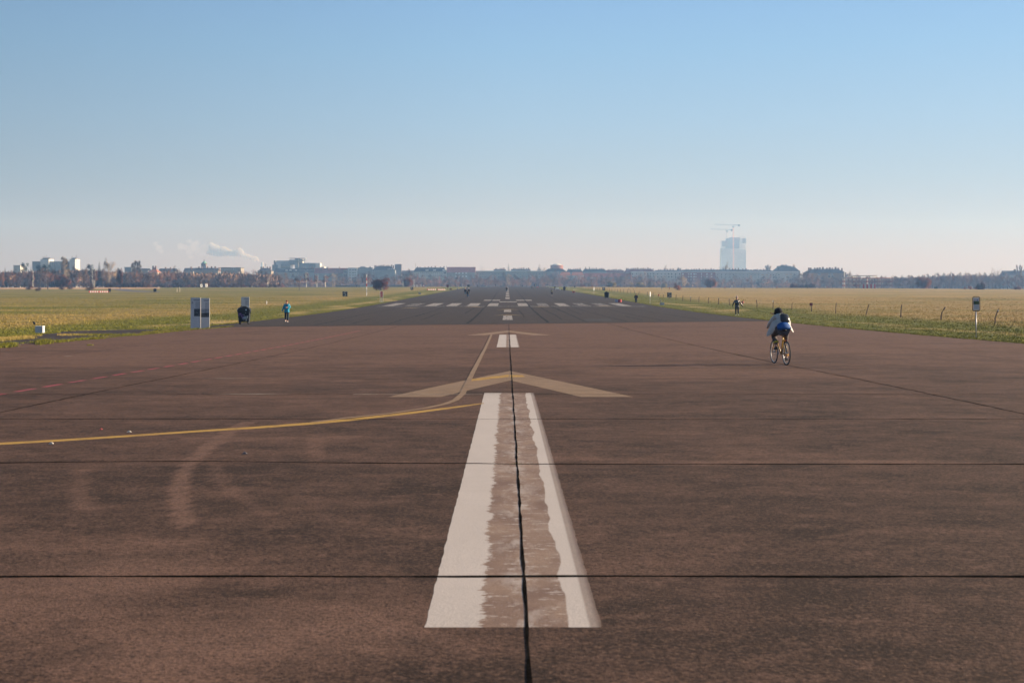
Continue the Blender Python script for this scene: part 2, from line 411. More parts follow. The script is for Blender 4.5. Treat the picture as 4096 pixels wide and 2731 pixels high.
# the curved path on the far left field
pth = [((445, 1152), (445, 1156)), ((470, 1152), (458, 1159)), ((500, 1152.5), (480, 1163)), ((506, 1155), (510, 1166)), ((530, 1161), (545, 1168)), ((600, 1165), (600, 1168.6)), ((640, 1166), (640, 1169))]
strip('path', [(tuple(at(*b)[:2]), tuple(at(*a)[:2])) for a, b in pth], flat('path_tarmac', (.10, .095, .10), .9, .2, .3), .02, 10)

# joints between the slabs
YJ = [at(U0, v).y for v in (2307, 1856, 1677, 1578)]
while YJ[-1] < 95: YJ.append(YJ[-1] + 5.72)
def jpts(f, a, b, n): return [f(a + (b - a) * i / n) for i in range(n + 1)]
line('expansion_joint', [(.10 + .012 * mnoise.noise((y * .7, 0, 0)), y) for y in [-30, 0] + [4 + i * .5 for i in range(40)] + [24 + i * 2 for i in range(42)]], .019, M_joint, .016, .002, 1)
for k, xx in enumerate((7.7, -7.65)):
    line('expansion_joint', [(xx + .05 * mnoise.noise((y * .3, 5, 0)), y) for y in [-30, 0] + [4 + i for i in range(0, int(yb(xx)) - 4)]], .03, M_joint, .013, .012, 2 + k)
for k, xx in enumerate((15.4, -14.9)):
    line('expansion_joint', [(xx + .08 * mnoise.noise((y * .3, 8, 0)), y) for y in range(4, int(yb(xx)))], .03, M_crack, .013, .007, 5 + k)
for k, yy in enumerate(YJ):
    w = .05 if k == 0 else .055 if k == 1 else .045
    def jy(x):
        q = .02 * mnoise.noise((x * .8, k * 7, 0))
        if k == 1: q += .20 * math.exp(-((x + 3.4) / 1.6) ** 2) + (.03 if x < 0 else -.03)
        return yy + q
    line('expansion_joint', [(x, jy(x)) for x in [EDL + .3 + i * .35 for i in range(int((EDR - EDL - .5) / .35))]], w, M_joint if k < 4 else M_crack, .012, .006, 20 + k)
bxs = [EDL + .2 + i * .8 for i in range(54)]
line('expansion_joint', [(x, yb(x) - .1) for x in bxs], .35, M_crack, .016, .05, 50)

# sealed cracks of the grey runway
CR = []
def cz(off, sc, pts): CR.append([(off[0] + x / sc, off[1] + y / sc) for x, y in pts])
z4, z5, z3 = (1660, 1000), (2200, 940), (1100, 940)
cz(z4, 3.92, [(820, 1150), (900, 1090), (1000, 1000), (1060, 930), (1110, 885), (1170, 830), (1215, 775), (1250, 720), (1290, 660), (1340, 600)])
cz(z4, 3.92, [(2090, 1138), (2030, 1090), (1960, 1040), (1900, 980), (1830, 920), (1790, 880), (1730, 800), (1690, 750), (1640, 690), (1600, 640), (1565, 600)])
cz(z4, 3.92, [(0, 1045), (130, 1005), (250, 965), (350, 935), (430, 900), (500, 880)])
cz(z4, 3.92, [(590, 835), (690, 790), (800, 745), (900, 690), (1000, 650), (1150, 600)])
cz(z4, 3.92, [(0, 850), (150, 810), (300, 765), (450, 715), (600, 670), (760, 640)])
cz(z4, 3.92, [(1970, 900), (2050, 950), (2100, 980), (2200, 1020), (2300, 1090)])
cz(z4, 3.92, [(2352, 975), (2200, 920), (2100, 880)])
cz(z4, 3.92, [(2352, 830), (2200, 770), (2050, 700), (1900, 640), (1800, 605)])
cz(z4, 3.92, [(90, 1095), (200, 1060), (370, 990), (400, 980)])
cz(z4, 3.92, [(780, 995), (860, 950), (940, 905)])
cz(z4, 3.92, [(1690, 655), (1760, 710)]); cz(z4, 3.92, [(1825, 690), (1880, 730)]); cz(z4, 3.92, [(1620, 940), (1690, 1010), (1710, 1050)])
cz(z5, 3.92, [(0, 1115), (130, 1165), (320, 1250), (430, 1300), (530, 1350), (600, 1368)])
cz(z5, 3.92, [(200, 1080), (330, 1115), (500, 1175), (700, 1230), (950, 1295), (1220, 1362)])
cz(z5, 3.92, [(600, 1110), (900, 1160), (1200, 1230), (1500, 1290), (1830, 1350)])
cz(z5, 3.92, [(1000, 1115), (1400, 1180), (1800, 1240), (2352, 1325)])
cz(z5, 3.92, [(100, 895), (350, 970), (600, 1040), (700, 1075)])
cz(z5, 3.92, [(160, 1000), (250, 1040)]); cz(z5, 3.92, [(250, 1150), (480, 1240)]); cz(z5, 3.92, [(1170, 1270), (1450, 1335)]); cz(z5, 3.92, [(500, 1115), (760, 1170)])
cz(z3, 3.92, [(620, 1410), (770, 1385), (1100, 1310), (1400, 1240), (1700, 1190), (1880, 1160)])
cz(z3, 3.92, [(1770, 1400), (2000, 1320), (2352, 1230)])
cz(z3, 3.92, [(1200, 1390), (1500, 1310), (1640, 1300)]); cz(z3, 3.92, [(980, 1290), (1080, 1280)]); cz(z3, 3.92, [(1040, 1355), (1220, 1340)])
cz(z3, 3.92, [(1950, 1140), (2150, 1090), (2352, 1050)])
for k, c_ in enumerate(CR):
    line('surface_crack', [at(u, v)[:2] for u, v in c_], (.20, .15) if k < 2 else (.13, .11), M_crack, .009, .05, 100 + k)
pp = [(2338, 2443), (2352, 2440)]
strip('asphalt_patch', [(tuple(at(2345, 1283)[:2]), tuple(at(2336, 1275)[:2])), (tuple(at(2448, 1283)[:2]), tuple(at(2440, 1275)[:2]))], M_patch, .007, 6)

# ------------------------------------------------------------------ painted markings
def paint_mat(name, col, brown, mode, **k):
    g = G(name); p, x, y, base, h, fine, blot = tarmac(g, brown)
    n1 = g.noise(g.scale(p, (1, 1.0, 0)), 9, 4, .65); n2 = g.noise(g.scale(p, (1.6, .9, 0)), 38, 3, .7)
    dirt = g.mix(g.mr(g.noise(g.scale(p, (1, .35, 0)), 2.2, 4), .3, .7), tuple(q * .93 for q in col), col)
    dirt = g.mix(g.mr(fine, .3, .5, .30, 0), dirt, tuple(q * .5 for q in col)); chip = g.noise(g.scale(p, (1, .8, 0)), 16, 5, .75); dirt = g.mix(g.mr(chip, .69, .72, 0, .7), dirt, tuple(q * .45 for q in col)); dirt = g.mix(g.mr(g.noise(g.scale(p, (.2, 1, 0)), 6, 4, .7), .55, .75, 0, .35), dirt, tuple(q * .82 for q in col))
    if mode == 'split':       # solid outer bands, bare patch of old primer between ragged borders
        xl, xr, fr = k['xl'], k['xr'], k['fr']
        wob = g.ma('ADD', g.ma('MULTIPLY', g.ma('SUBTRACT', g.noise(g.scale(p, (.01, 1, 0)), 1.5, 2), .5), .10), g.ma('MULTIPLY', g.ma('SUBTRACT', g.noise(g.scale(p, (.25, 1, 0)), 7, 5, .85), .5), .26))
        lm = g.mr(g.ma('ADD', x, wob), xl - .003, xl + .003, 1, 0)
        wob2 = g.ma('ADD', g.ma('MULTIPLY', g.ma('SUBTRACT', g.noise(g.scale(p, (.01, 1, 0)), .9, 2), .5), .14), g.ma('MULTIPLY', g.ma('SUBTRACT', n2, .5), .03))
        rm = g.mr(g.ma('ADD', x, wob2), xr - .004, xr + .004, 0, 1)
        rem = g.mr(g.noise(g.scale(p, (.8, 1.6, 0)), 7, 6, .78), .575, .60, 0, .75)      # islands of thin leftover paint
        film = g.ma('MULTIPLY', g.mr(g.noise(g.scale(p, (3, 1, 0)), 1.1, 5, .75), .50, .60), g.mr(g.ma('ABSOLUTE', g.ma('SUBTRACT', x, .08)), .02, .17, .55, .12)); m = g.ma('MAXIMUM', g.ma('MAXIMUM', lm, rm), g.ma('MAXIMUM', rem, film), clamp=True)
        primer = g.mix(g.mr(g.noise(g.scale(p, (1, .5, 0)), 3, 3), .35, .65), (.17, .105, .078), (.27, .185, .135))
        primer = g.mix(g.mr(fine, .3, .55, .45, 0), primer, (.10, .07, .055))
        c = g.mix(m, primer, dirt)
        edge = g.mr(x, fr, fr + .03, 0, .85); c = g.mix(edge, c, base)
        c = g.mix(g.mr(x, fr - .035, fr - .02, 0, .6), c, g.mix(.5, base, primer))
    elif mode == 'streak':
        s1 = g.noise(g.scale(p, (1, .02, 0)), k.get('sc', 5), 3, .7); s2 = g.noise(g.scale(p, (1, .25, 0)), 9, 4, .7)
        m = g.mr(g.ma('ADD', g.ma('MULTIPLY', s1, .8), g.ma('MULTIPLY', s2, .35)), k['lo'], k['hi'], 0, 1)
        c = g.mix(m, base, dirt)
    else:                     # thin and evenly worn
        m = g.mr(g.noise(g.scale(p, (1, .5, 0)), k.get('sc', 3), 5, .7), k['lo'], k['hi'], k.get('mn', 0), k['mxm'])
        m = g.ma('MULTIPLY', m, g.mr(fine, .3, .55, .6, 1))
        c = g.mix(m, base, dirt)
    return g.out(c, .8, h, .35, .01)
WHT = (.49, .44, .405)
M_stripe1 = paint_mat('worn_white_paint', WHT, True, 'split', xl=-.135, xr=.322, fr=.452)
M_stripe2 = paint_mat('worn_white_paint_far', WHT, True, 'split', xl=-.06, xr=.13, fr=.455)
M_streak = paint_mat('streaked_white_paint', (.30, .275, .255), False, 'streak', lo=.42, hi=.56, sc=7)
M_streak2 = paint_mat('thin_white_paint', (.24, .22, .205), False, 'streak', lo=.52, hi=.66, sc=6)
M_tan = paint_mat('faded_yellow_paint', (.30, .20, .115), True, 'thin', lo=.2, hi=.7, mn=.45, mxm=.9)
M_yel = paint_mat('yellow_paint', (.45, .27, .05), True, 'thin', lo=.25, hi=.5, mn=.25, mxm=1.0)
M_yeld = paint_mat('yellow_paint_grey', (.40, .27, .08), False, 'thin', lo=.3, hi=.6, mn=.3, mxm=.9)
M_red = paint_mat('magenta_paint', (.34, .045, .070), True, 'thin', lo=.3, hi=.55, mn=.45, mxm=1.0)
M_pale = paint_mat('pale_sealant', (.42, .37, .31), True, 'thin', lo=.35, hi=.6, mn=.1, mxm=.9)
def rect(name, x0, x1, y0, y1, mat, dz=.008, jit=0.0, seed=0):
    rnd = random.Random(seed); n = max(2, int((y1 - y0) / .12)) if jit else 1
    xl = [x0 + rnd.uniform(-jit, jit) for _ in range(n + 1)]; xr = [x1 + rnd.uniform(-jit, jit) for _ in range(n + 1)]
    return strip(name, [((xl[i], y0 + (y1 - y0) * i / n), (xr[i], y0 + (y1 - y0) * i / n)) for i in range(n + 1)], mat, dz, 2)
Yv = lambda v: at(U0, v).y
rect('centre_line_stripe', -.425, .485, Yv(2511), Yv(1572.5), M_stripe1, .008, .004, 1)
rect('centre_line_stripe', -.43, .475, Yv(1389), Yv(1338.8), M_stripe2, .008, .006, 2)
rect('centre_line_stripe', -.43, .45, Yv(1279.8), Yv(1262.2), M_streak)
rect('centre_line_stripe', -.43, .45, Yv(1248.2), Yv(1238.5), M_streak)
for a, b in ((1196, 1188.5), (1185.2, 1180), (1177.3, 1172.8), (1171, 1167), (1165, 1160.7), (1158.7, 1156.2), (1154.9, 1152.6), (1151.6, 1149.4), (1148.9, 1147.9)):
    rect('centre_line_stripe', -.45, .45, Yv(a), Yv(b), M_streak)
for k, (a, b) in enumerate(((-3.05, -1.45), (-6.15, -4.45), (-9.25, -7.6), (-12.4, -10.65), (-15.5, -13.7), (-18.7, -17.0), (1.62, 3.25), (4.73, 6.35), (7.75, 9.4), (10.8, 12.5), (13.85, 15.6), (16.9, 18.6))):
    rect('threshold_bar', a, b, Yv(1224.0), Yv(1213), M_streak2 if k in (4, 7, 9, 10) else M_streak)
rect('threshold_line', -19.2, 20.3, Yv(1226.2), Yv(1224.7), M_streak2, .008)
for u0, u1, va, vb in ((1933.7, 1999.8, 1203, 1199.2), (2065, 2129.4, 1203, 1199.2), (1997.5, 2066.9, 1209, 1206)):
    y0, y1 = Yv(va), Yv(vb); rect('touchdown_mark', PX(u0, y0), PX(u1, y0), y0, y1, M_streak)
def chevron(ya, yend, ym, hw, th, mat, name='chevron_marking', xc=.06):
    for s_ in (-1, 1):
        a = [((xc, ya), (xc, ym)), ((xc + s_ * hw, yend), (xc + s_ * (hw - th), yend))]
        if s_ < 0: a = [(b, c_) for b, c_ in a]
        strip(name, a if s_ > 0 else [(q[1], q[0]) for q in a], mat, .007, 8)
Y0 = Yv(1484); chevron(Yv(1484), Yv(1588), Yv(1522), 2.16, .92, M_tan)
chevron(Yv(1322), Yv(1341), Yv(1329.5), 2.25, .95, M_tan)
strip('paint_remnant', [((.05, Yv(1509)), (.05, Yv(1500))), ((.40, Yv(1508)), (.34, Yv(1501)))], M_yel, .011)
strip('paint_remnant', [((-.9, Yv(1528)), (-.8, Yv(1517))), ((.03, Yv(1508)), (.03, Yv(1499)))], M_yel, .011)
for (u0, ua, u1, va, ve) in ((1974, 2033, 2093, 1258.0, 1261.8), (1986, 2031, 2076, 1236.2, 1238.6), (1858, 1902, 1942, 1226.8, 1228.6), (2130, 2160, 2203, 1225.4, 1226.8), (1602, 1645, 1682, 1231, 1232.6), (2376, 2415, 2458, 1223.2, 1224.8)):
    pa = at(ua, va); pb = at(ua, va + 1.6)
    for ue in (u0, u1):
        pe = at(ue, ve + .4); q = [((pa.x, pa.y), (pb.x, pb.y)), ((pe.x, pe.y), (pe.x, pe.y - .3))]
        strip('chevron_marking', q if ue > ua else [(b, a) for a, b in q], M_yeld, .011, 3)
# yellow lead-in line and the faded curve that joins the centre line
yl = [(-120, 1784), (0, 1776), (238, 1762.5), (512, 1745), (792, 1725.6), (1012, 1712), (1250, 1694), (1400, 1680), (1655, 1651), (1824.6, 1629), (1935, 1614)]
hwl = [6, 5.5, 5, 4.6, 4.6, 5, 5.5, 6, 5, 4, 2]
strip('taxiway_line', [(tuple(at(u, v + h_ * .8)[:2]), tuple(at(u, v - h_ * .8)[:2])) for (u, v), h_ in zip(yl, hwl)], M_yel, .011, 2)
cl = [(1250, 1690), (1400, 1671), (1570, 1653), (1700, 1634), (1780, 1617), (1822, 1601), (1850, 1576), (1872, 1530), (1891, 1490), (1909, 1456), (1927, 1420), (1939, 1398), (1953, 1368), (1966, 1338)]
line('taxiway_line', [at(u, v)[:2] for u, v in cl], .115, M_tan, .021)
# dashed line along the left side
for k in range(46):
    y0 = 12.0 + k * 1.62
    if y0 < 14.5: continue
    x0 = -9.3 + .004 * y0
    rect('dashed_line', x0 - .06, x0 + .06, y0, y0 + 1.05, M_red, .008)
for u0, u1, v in ((840, 1160, 1576.5), (780, 1010, 1514.3), (255, 300, 1425)):
    a, b = at(u0, v), at(u1, v); w_ = .05 if v > 1500 else .1
    strip('sealed_joint', [((a.x, a.y - .01), (a.x, a.y)), (((a.x + b.x) / 2, b.y - w_ * 2), ((a.x + b.x) / 2, b.y + w_)), ((b.x, b.y - .01), (b.x, b.y))], M_pale, .014, 2)
rect('sealed_joint', -2.8, -.45, YJ[3] - .03, YJ[3] + .05, M_pale, .014)
# ------------------------------------------------------------------ materials of the far town
def wallmat(name, col): return flat(name, col, .85, .12, .15)
def rooftile(name, col): return flat(name, col, .8, .2, .4)
M_glass = flat('window_glass', (.16, .19, .23), .15, .3, .5, spec=.8)
M_glassdk = flat('dark_window', (.05, .055, .07), .2, .3, .5, spec=.6)
M_wwin = flat('white_window', (.62, .62, .62), .4, .15, 1)
M_conc = flat('concrete', (.42, .42, .43), .8, .12, .3)
M_dkmetal = flat('dark_metal', (.05, .05, .055), .5, .2, 3)
M_grmetal = flat('galvanised_metal', (.36, .37, .39), .45, .15, 3, metal=.5)
M_white = flat('white_paint', (.72, .72, .71), .6, .08, 2)
M_redp = flat('red_paint', (.42, .05, .045), .6, .15, 2)

def zb(u, y): return zg(PX(u, y), y) - .2
def building(name, u0, u1, ve, y, depth, wall, label, group=None, roof=None, vr=None, rtype='flat', hip=.0, win=None, chim=0, seed=0, cat='building', over=.4, parapet=None):
    """front wall at distance y; eaves at pixel row ve, ridge at row vr"""
    x0, x1 = PX(u0, y), PX(u1, y); z0 = zb((u0 + u1) / 2, y); ze = PZ(ve, y); rnd = random.Random(seed)
    e = empty(name, ((x0 + x1) / 2, y, z0), 0, label, cat, group); L = (x1 - x0) / 2; H = ze - z0
    MB().box(-L, L, 0, depth, 0, H).build('wall', wall, e)
    if roof is not None and rtype != 'flat':
        zr = PZ(vr, y + depth / 2) - z0; m = MB(); a, b, d0, d1 = -L - over, L + over, -over, depth + over
        hp = hip if hip else .02
        hx = hp * (zr - H) if hip else 0
        if rtype == 'mansard':
            k = (zr - H) * .35
            v = [(a, d0, H), (b, d0, H), (b, d1, H), (a, d1, H), (a + hx, d0 + k, zr), (b - hx, d0 + k, zr), (b - hx, d1 - k, zr), (a + hx, d1 - k, zr)]
            m.add(v, [(0, 1, 5, 4), (1, 2, 6, 5), (2, 3, 7, 6), (3, 0, 4, 7), (4, 5, 6, 7), (3, 2, 1, 0)])
        else:
            c_ = depth / 2
            v = [(a, d0, H), (b, d0, H), (b, d1, H), (a, d1, H), (a + hx, c_, zr), (b - hx, c_, zr)]
            m.add(v, [(0, 1, 5, 4), (1, 2, 5), (2, 3, 4, 5), (3, 0, 4), (3, 2, 1, 0)])
        r_ = m.build('roof', roof, e); top = zr
        for k in range(chim):
            cx = -L * .92 + 2 * L * .92 * (k + rnd.uniform(.2, .8)) / chim; w = rnd.uniform(.5, 1.3); h = rnd.uniform(.7, 1.9)
            MB().box(cx - w / 2, cx + w / 2, depth * .3, depth * .45, H + (zr - H) * .5, zr + h).build('chimney', rooftile('chimney_brick', (.16, .10, .08)), r_)
    else:
        MB().box(-L - .15, L + .15, -.25, depth + .25, H, H + .55).build('roof', roof or M_conc, e)
        for k in range(chim):
            cx = -L * .9 + 2 * L * .9 * (k + rnd.uniform(.2, .8)) / chim; w = rnd.uniform(1.2, 4); h = rnd.uniform(.8, 2.2)
            MB().box(cx - w / 2, cx + w / 2, depth * .3, depth * .6, H + .56, H + .56 + h).build('roof_hut', M_conc, e)
    if win:
        wm = None; s_ = FPX / y
        for us, vs_2, wpx, hpx, wmat in win:
            w, h = wpx / s_, hpx / s_; me = None
            for uu in us:
                for vv in vs_2:
                    if me is None:
                        m = MB(); m.box(-w / 2, w / 2, -.06, .1, -h / 2, h / 2); m.box(-w / 2 - .12, w / 2 + .12, -.03, .1, -h / 2 - .12, h / 2 + .12, 1); me = m.mesh('window', [wmat, M_white])
                    o = bpy.data.objects.new('window', me); C.objects.link(o); o.parent = e
                    o.location = (PX(uu, y) - (x0 + x1) / 2, 0, PZ(vv, y) - z0)
    return e
def lin(a, b, n): return [a + (b - a) * i / max(1, n - 1) for i in range(n)]
def zc(off, x, y=None, s=3.92): return (off[0] + x / s) if y is None else (off[0] + x / s, off[1] + y / s)
Wgrey, Wpale, Wbeige = wallmat('grey_render', (.20, .215, .225)), wallmat('pale_render', (.36, .37, .37)), wallmat('beige_render', (.25, .23, .20))
Wwhite, Wred, Wtan = wallmat('white_render', (.46, .46, .45)), wallmat('red_render', (.24, .095, .08)), wallmat('tan_render', (.34, .22, .14))
Rdark, Rred, Rorange, Rgrey = rooftile('dark_slate_roof', (.06, .055, .06)), rooftile('red_tile_roof', (.20, .065, .05)), rooftile('orange_tile_roof', (.30, .12, .07)), rooftile('grey_tile_roof', (.15, .15, .17))

# ---- left part of the skyline
building('apartment_block', 54, 81, 1063.5, 1150, 12, Wwhite, 'small pale flat-roofed block above the trees at the far left')
hi = building('apartment_block', 129, 300, 1047.5, 1400, 14, Wgrey, 'large white slab block with two taller end towers and roof antennas', win=[(lin(203, 232, 3), (1051, 1057, 1063), 6, 2.4, M_glassdk), (lin(238, 268, 4), (1052, 1060), 4, 2.4, M_glassdk)])
for u0, u1, yy in ((163, 196, 1398), (279, 301.5, 1398)):
    m = MB(); x0 = PX((129 + 300) / 2, 1400); a, b = PX(u0, yy) - x0, PX(u1, yy) - x0
    zt = PZ(1036, yy) - zb(214, 1400); tw = m.box(a, b, -3, 13, 0, zt).build('tower', Wwhite, hi)
    ra = random.Random(u0); m = MB()
    for k in range(9):
        xx = a + (b - a) * (k + .5) / 9; m.tube([(xx, 3, zt), (xx, 3, zt + ra.uniform(1, 4.5))], .12, 4)
    m.box(a + .5, b - .5, 2, 2.2, zt, zt + 1.1).build('antennas', M_dkmetal, tw)
building('apartment_block', 498, 526, 1070.5, 1350, 12, Wgrey, 'small grey-blue flat block left of the bare poplar row', roof=Rgrey)
building('house', 528, 560, 1078, 1300, 10, Wbeige, 'dark-roofed house right of the bare poplar row', roof=Rdark, vr=1074, rtype='gable')
building('house', 560, 592, 1082, 1250, 10, Wbeige, 'low dark-roofed house left of the orange gabled roof', roof=Rdark, vr=1074, rtype='gable')
building('house', 593, 630, 1090, 1250, 14, Wpale, 'house with a bright orange tiled roof behind the treetops', roof=Rorange, vr=1069, rtype='gable', hip=1.0, chim=2)
building('house', 634, 700, 1086, 1320, 12, Wbeige, 'dark roof between the orange tree and the orange-roofed house', roof=Rdark, vr=1074, rtype='gable', chim=2)
building('townhouse_row', 735, 772, 1086, 1350, 12, Wbeige, 'dark-roofed townhouse at the left of the green-domed tower', roof=Rdark, vr=1072, rtype='gable', chim=1)
building('townhouse_row', 776, 872, 1082, 1330, 12, Wbeige, 'long dark-roofed row directly under the green-domed tower', roof=Rdark, vr=1071.5, rtype='gable', chim=5)
b8 = building('office_building', 882.7, 963, 1072, 1300, 16, Wbeige, 'modern building with dark slanting flat roof and glazed corner', roof=M_dkmetal, win=[(lin(888, 920, 4), (1077,), 6, 5, M_glass), ((930, 938), (1076,), 7, 6, M_glass)])
building('townhouse_row', 1030, 1085, 1084, 1400, 14, Wbeige, 'dark-roofed row at the left of the white multi-level complex', roof=Rdark, vr=1072, rtype='gable', hip=1.4, chim=4)
# tower with a green copper dome
y = 1700; e = empty('church_tower', (PX(814.5, y), y, zb(814, y)), 0, 'brick tower crowned by a green copper dome and spire', 'tower')
z0 = zb(814, y); w = 10 / FPX * y; zt = PZ(1061, y) - z0
MB().box(-w, w, 0, 2 * w, 0, zt).build('wall', rooftile('tower_brick', (.17, .13, .12)), e)
m = MB()
for i in range(5): m.box(-w + i * w / 2.5, -w + i * w / 2.5 + .5, -.1, 2 * w, zt, zt + 1.6)
m.box(-w - .4, w + .4, -.5, 2 * w + .4, zt + 1.6, zt + 2.2); m.build('belfry', rooftile('tower_brick', (0, 0, 0)), e)
zs, zp = zt + 2.2, PZ(1041, y) - z0; prof_ = [(1.12, 0), (1.05, .12), (.82, .32), (.55, .5), (.3, .64), (.14, .74), (.06, .84), (.03, 1.0)]
m = MB(); n = 10; vs_ = []; fs = []
for r_, h_ in prof_:
    for k in range(n):
        a = 2 * math.pi * k / n; vs_.append((r_ * w * math.cos(a), w + r_ * w * math.sin(a), zs + (zp - zs) * h_))
for i in range(len(prof_) - 1):
    for k in range(n): fs.append((i * n + k, i * n + (k + 1) % n, (i + 1) * n + (k + 1) % n, (i + 1) * n + k))
m.add(vs_, fs); d = m.build('dome', flat('copper_patina', (.16, .34, .26), .6, .15, .5), e)
MB().sph((0, w, zp), .7).build('finial', M_dkmetal, d)
# chimney of a far power station and antenna mast
y = 4700; e = empty('chimney', (PX(1048.8, y), y, 0), 0, 'pale smokestack under the start of the smoke plume', 'smokestack')
MB().tube([(0, 0, -1), (0, 0, PZ(1051, y))], [4.2, 3.8], 12).build('shaft', M_conc, e)
MB().tube([(0, 0, PZ(1051, y)), (0, 0, PZ(1049.6, y))], 4.1, 12).build('rim', M_white, e)
y = 1900; e = empty('antenna_mast', (PX(1064, y), y, 0), 0, 'thin telecom mast with clustered antennas left of the white complex', 'mast')
MB().tube([(0, 0, -1), (0, 0, PZ(1054, y))], .3, 6).build('pole', M_grmetal, e)
m = MB()
for k in range(6): a = k * 1.05; m.box(math.cos(a) * 1 - .2, math.cos(a) * 1 + .2, math.sin(a) - .15, math.sin(a) + .15, PZ(1063, y), PZ(1057, y))
m.tube([(0, 0, PZ(1064, y)), (0, 0, PZ(1063.3, y))], 1.2, 8).build('antennas', M_white, e)

# ---- white multi-level complex (research park style building)
y = 1750; cx = PX(1183, y); z0 = zb(1183, y); e = empty('office_complex', (cx, y, z0), 0, 'white and glass multi-level complex with stair tower and cantilevered top', 'building')
def bl(nm, u0, u1, vt, vb, dy, dep, mat, par=None, m=None):
    return MB().box(PX(u0, y) - cx, PX(u1, y) - cx, dy, dy + dep, PZ(vb, y) - z0 if vb else 0, PZ(vt, y) - z0).build(nm, mat, par or e)
M_blueg = flat('blue_glazing', (.14, .18, .22), .25, .25, .1, spec=.7)
bl('wing', 1087, 1160, 1059, None, 3, 20, M_blueg); bl('wing', 1098, 1180, 1042, 1059, 6, 16, Wwhite); bl('wing', 1124, 1180, 1051, 1059, 2, 4, M_blueg)
bl('wing', 1196, 1262, 1051.5, None, 4, 20, M_blueg); bl('wall', 1261, 1279, 1052, 1073, 2, 18, Wwhite); bl('wall', 1111, 1122, 1058.5, 1072, 0, 3, Wwhite)
bl('stair_tower', 1180.5, 1195, 1034, None, -2, 10, Wgrey); bl('stair_tower', 1095.5, 1102, 1042, None, -1, 8, Wgrey)
bl('top_slab', 1156, 1219.4, 1032, 1034, 0, 18, Wgrey); bl('top_slab', 1156, 1219.4, 1039, 1041.8, 0, 18, M_blueg); bl('top_block', 1195.5, 1209, 1036.5, 1051, 2, 12, Wwhite); bl('pillar', 1218, 1219.2, 1034, 1051, 1, 1, Wgrey)
for v_ in (1053.5, 1057, 1062, 1067): 
    bl('balcony_band', 1112 if v_ > 1058 else 1122, 1180, v_, v_ + .9, .2, 3, Wwhite)
for v_ in (1056.5, 1061, 1066.5): bl('balcony_band', 1196, 1261, v_, v_ + .8, 2.5, 2, Wgrey)
for uu in lin(1135, 1177, 13): bl('fin', uu, uu + 1.2, 1042.3, 1051, 5.4, .8, Wwhite)
for uu in lin(1236, 1259, 6): bl('fin', uu, uu + 1.5, 1051.2, 1058, 3.2, .8, Wwhite)
m = MB()
for uu, vv, r_ in ((1284, 1063.5, 1.2), (1289, 1065, 1.0), (1294, 1066, 1.1)): m.sph((PX(uu, y) - cx, 6, PZ(vv, y) - z0), r_ * y / FPX * 2.0)
m.box(PX(1279, y) - cx, PX(1297, y) - cx, 2, 14, 0, PZ(1067.5, y) - z0).build('dish_roof', M_white, e)

# ---- middle of the skyline, beyond the crest of the runway
Y1 = 1550
building('townhouse_row', 1100, 1194, 1089, Y1, 12, Wbeige, 'dark-roofed row with small lit dormers below the white complex', roof=Rdark, vr=1074.5, rtype='mansard', win=[((1146, 1162, 1184), (1081,), 8, 4.5, M_wwin), (lin(1152, 1190, 4), (1095,), 5, 5, M_glass)])
building('townhouse_row', 1195, 1256, 1089, Y1, 12, Wgrey, 'slate-roofed row with dormers at the right under the white complex', roof=Rdark, vr=1073, rtype='mansard', chim=4, win=[(lin(1203, 1250, 5), (1081,), 6, 4, M_glassdk)])
building('townhouse_row', 1257, 1372, 1093, Y1, 12, Wgrey, 'long townhouse row under a plain brown-red roof', roof=Rred, vr=1072, rtype='gable', chim=3)
building('apartment_building', 1373, 1391, 1080, Y1, 12, Wbeige, 'narrow dark balconied house between red roof and white facade', roof=Rred, vr=1072, rtype='gable', win=[((1382,), (1089, 1101, 1113), 14, 5, M_glassdk)])
building('apartment_building', 1391.7, 1428.5, 1073, Y1 - 3, 12, wallmat('bluewhite_render', (.42, .45, .48)), 'pale blue-white narrow facade with two columns of windows', win=[((1400, 1412, 1421), (1080, 1090.5, 1101, 1111.5, 1122), 6, 3.2, M_glassdk)])
building('apartment_building', 1429.5, 1488, 1072.5, Y1, 12, Wgrey, 'windowless blue-grey wall right of the pale narrow facade', roof=Rdark, chim=3)
building('apartment_building', 1489, 1580, 1081, Y1 - 4, 14, Wgrey, 'grey block under a dark hipped roof crowded with chimneys', roof=Rdark, vr=1065.5, rtype='mansard', hip=1.3, chim=11, win=[(lin(1552, 1574, 4), (1078,), 3, 6, M_wwin)])
y = 1750; e = building('brick_tower', 1579, 1605.5, 1059, y, 8, rooftile('tower_brick2', (.13, .10, .10)), 'square dark brick tower with shallow pointed cap', roof=Rdark, vr=1056, rtype='gable', hip=1.6, over=.8, cat='tower')
building('townhouse_row', 1607, 1652, 1092, 1600, 12, Wgrey, 'low dark roof right of the square brick tower', roof=Rdark, vr=1082, rtype='gable')
building('townhouse_row', 1653, 1786, 1087, Y1, 14, wallmat('cream_render', (.42, .40, .35)), 'cream house row with dark mansard and dormer windows', roof=Rdark, vr=1070.5, rtype='mansard', chim=8, hip=.8,
         win=[(lin(1674, 1780, 15), (1092.5,), 2.6, 4.5, M_glassdk), (lin(1674, 1780, 15), (1102,), 2.6, 4.5, M_glassdk), ((1708, 1738, 1776), (1081,), 12, 5, M_wwin), ((1780,), (1092,), 9, 6, M_glassdk)])
building('apartment_building', 1787.5, 1901, 1090, Y1, 14, Wbeige, 'beige row under the largest plain brown-red roof', roof=Rred, vr=1068, rtype='gable', over=.2, win=[((1825, 1837, 1851, 1865), (1092.5, 1105), 5.5, 4, M_wwin), (lin(1795, 1895, 6), (1117, 1128), 4.5, 5, M_glassdk)])
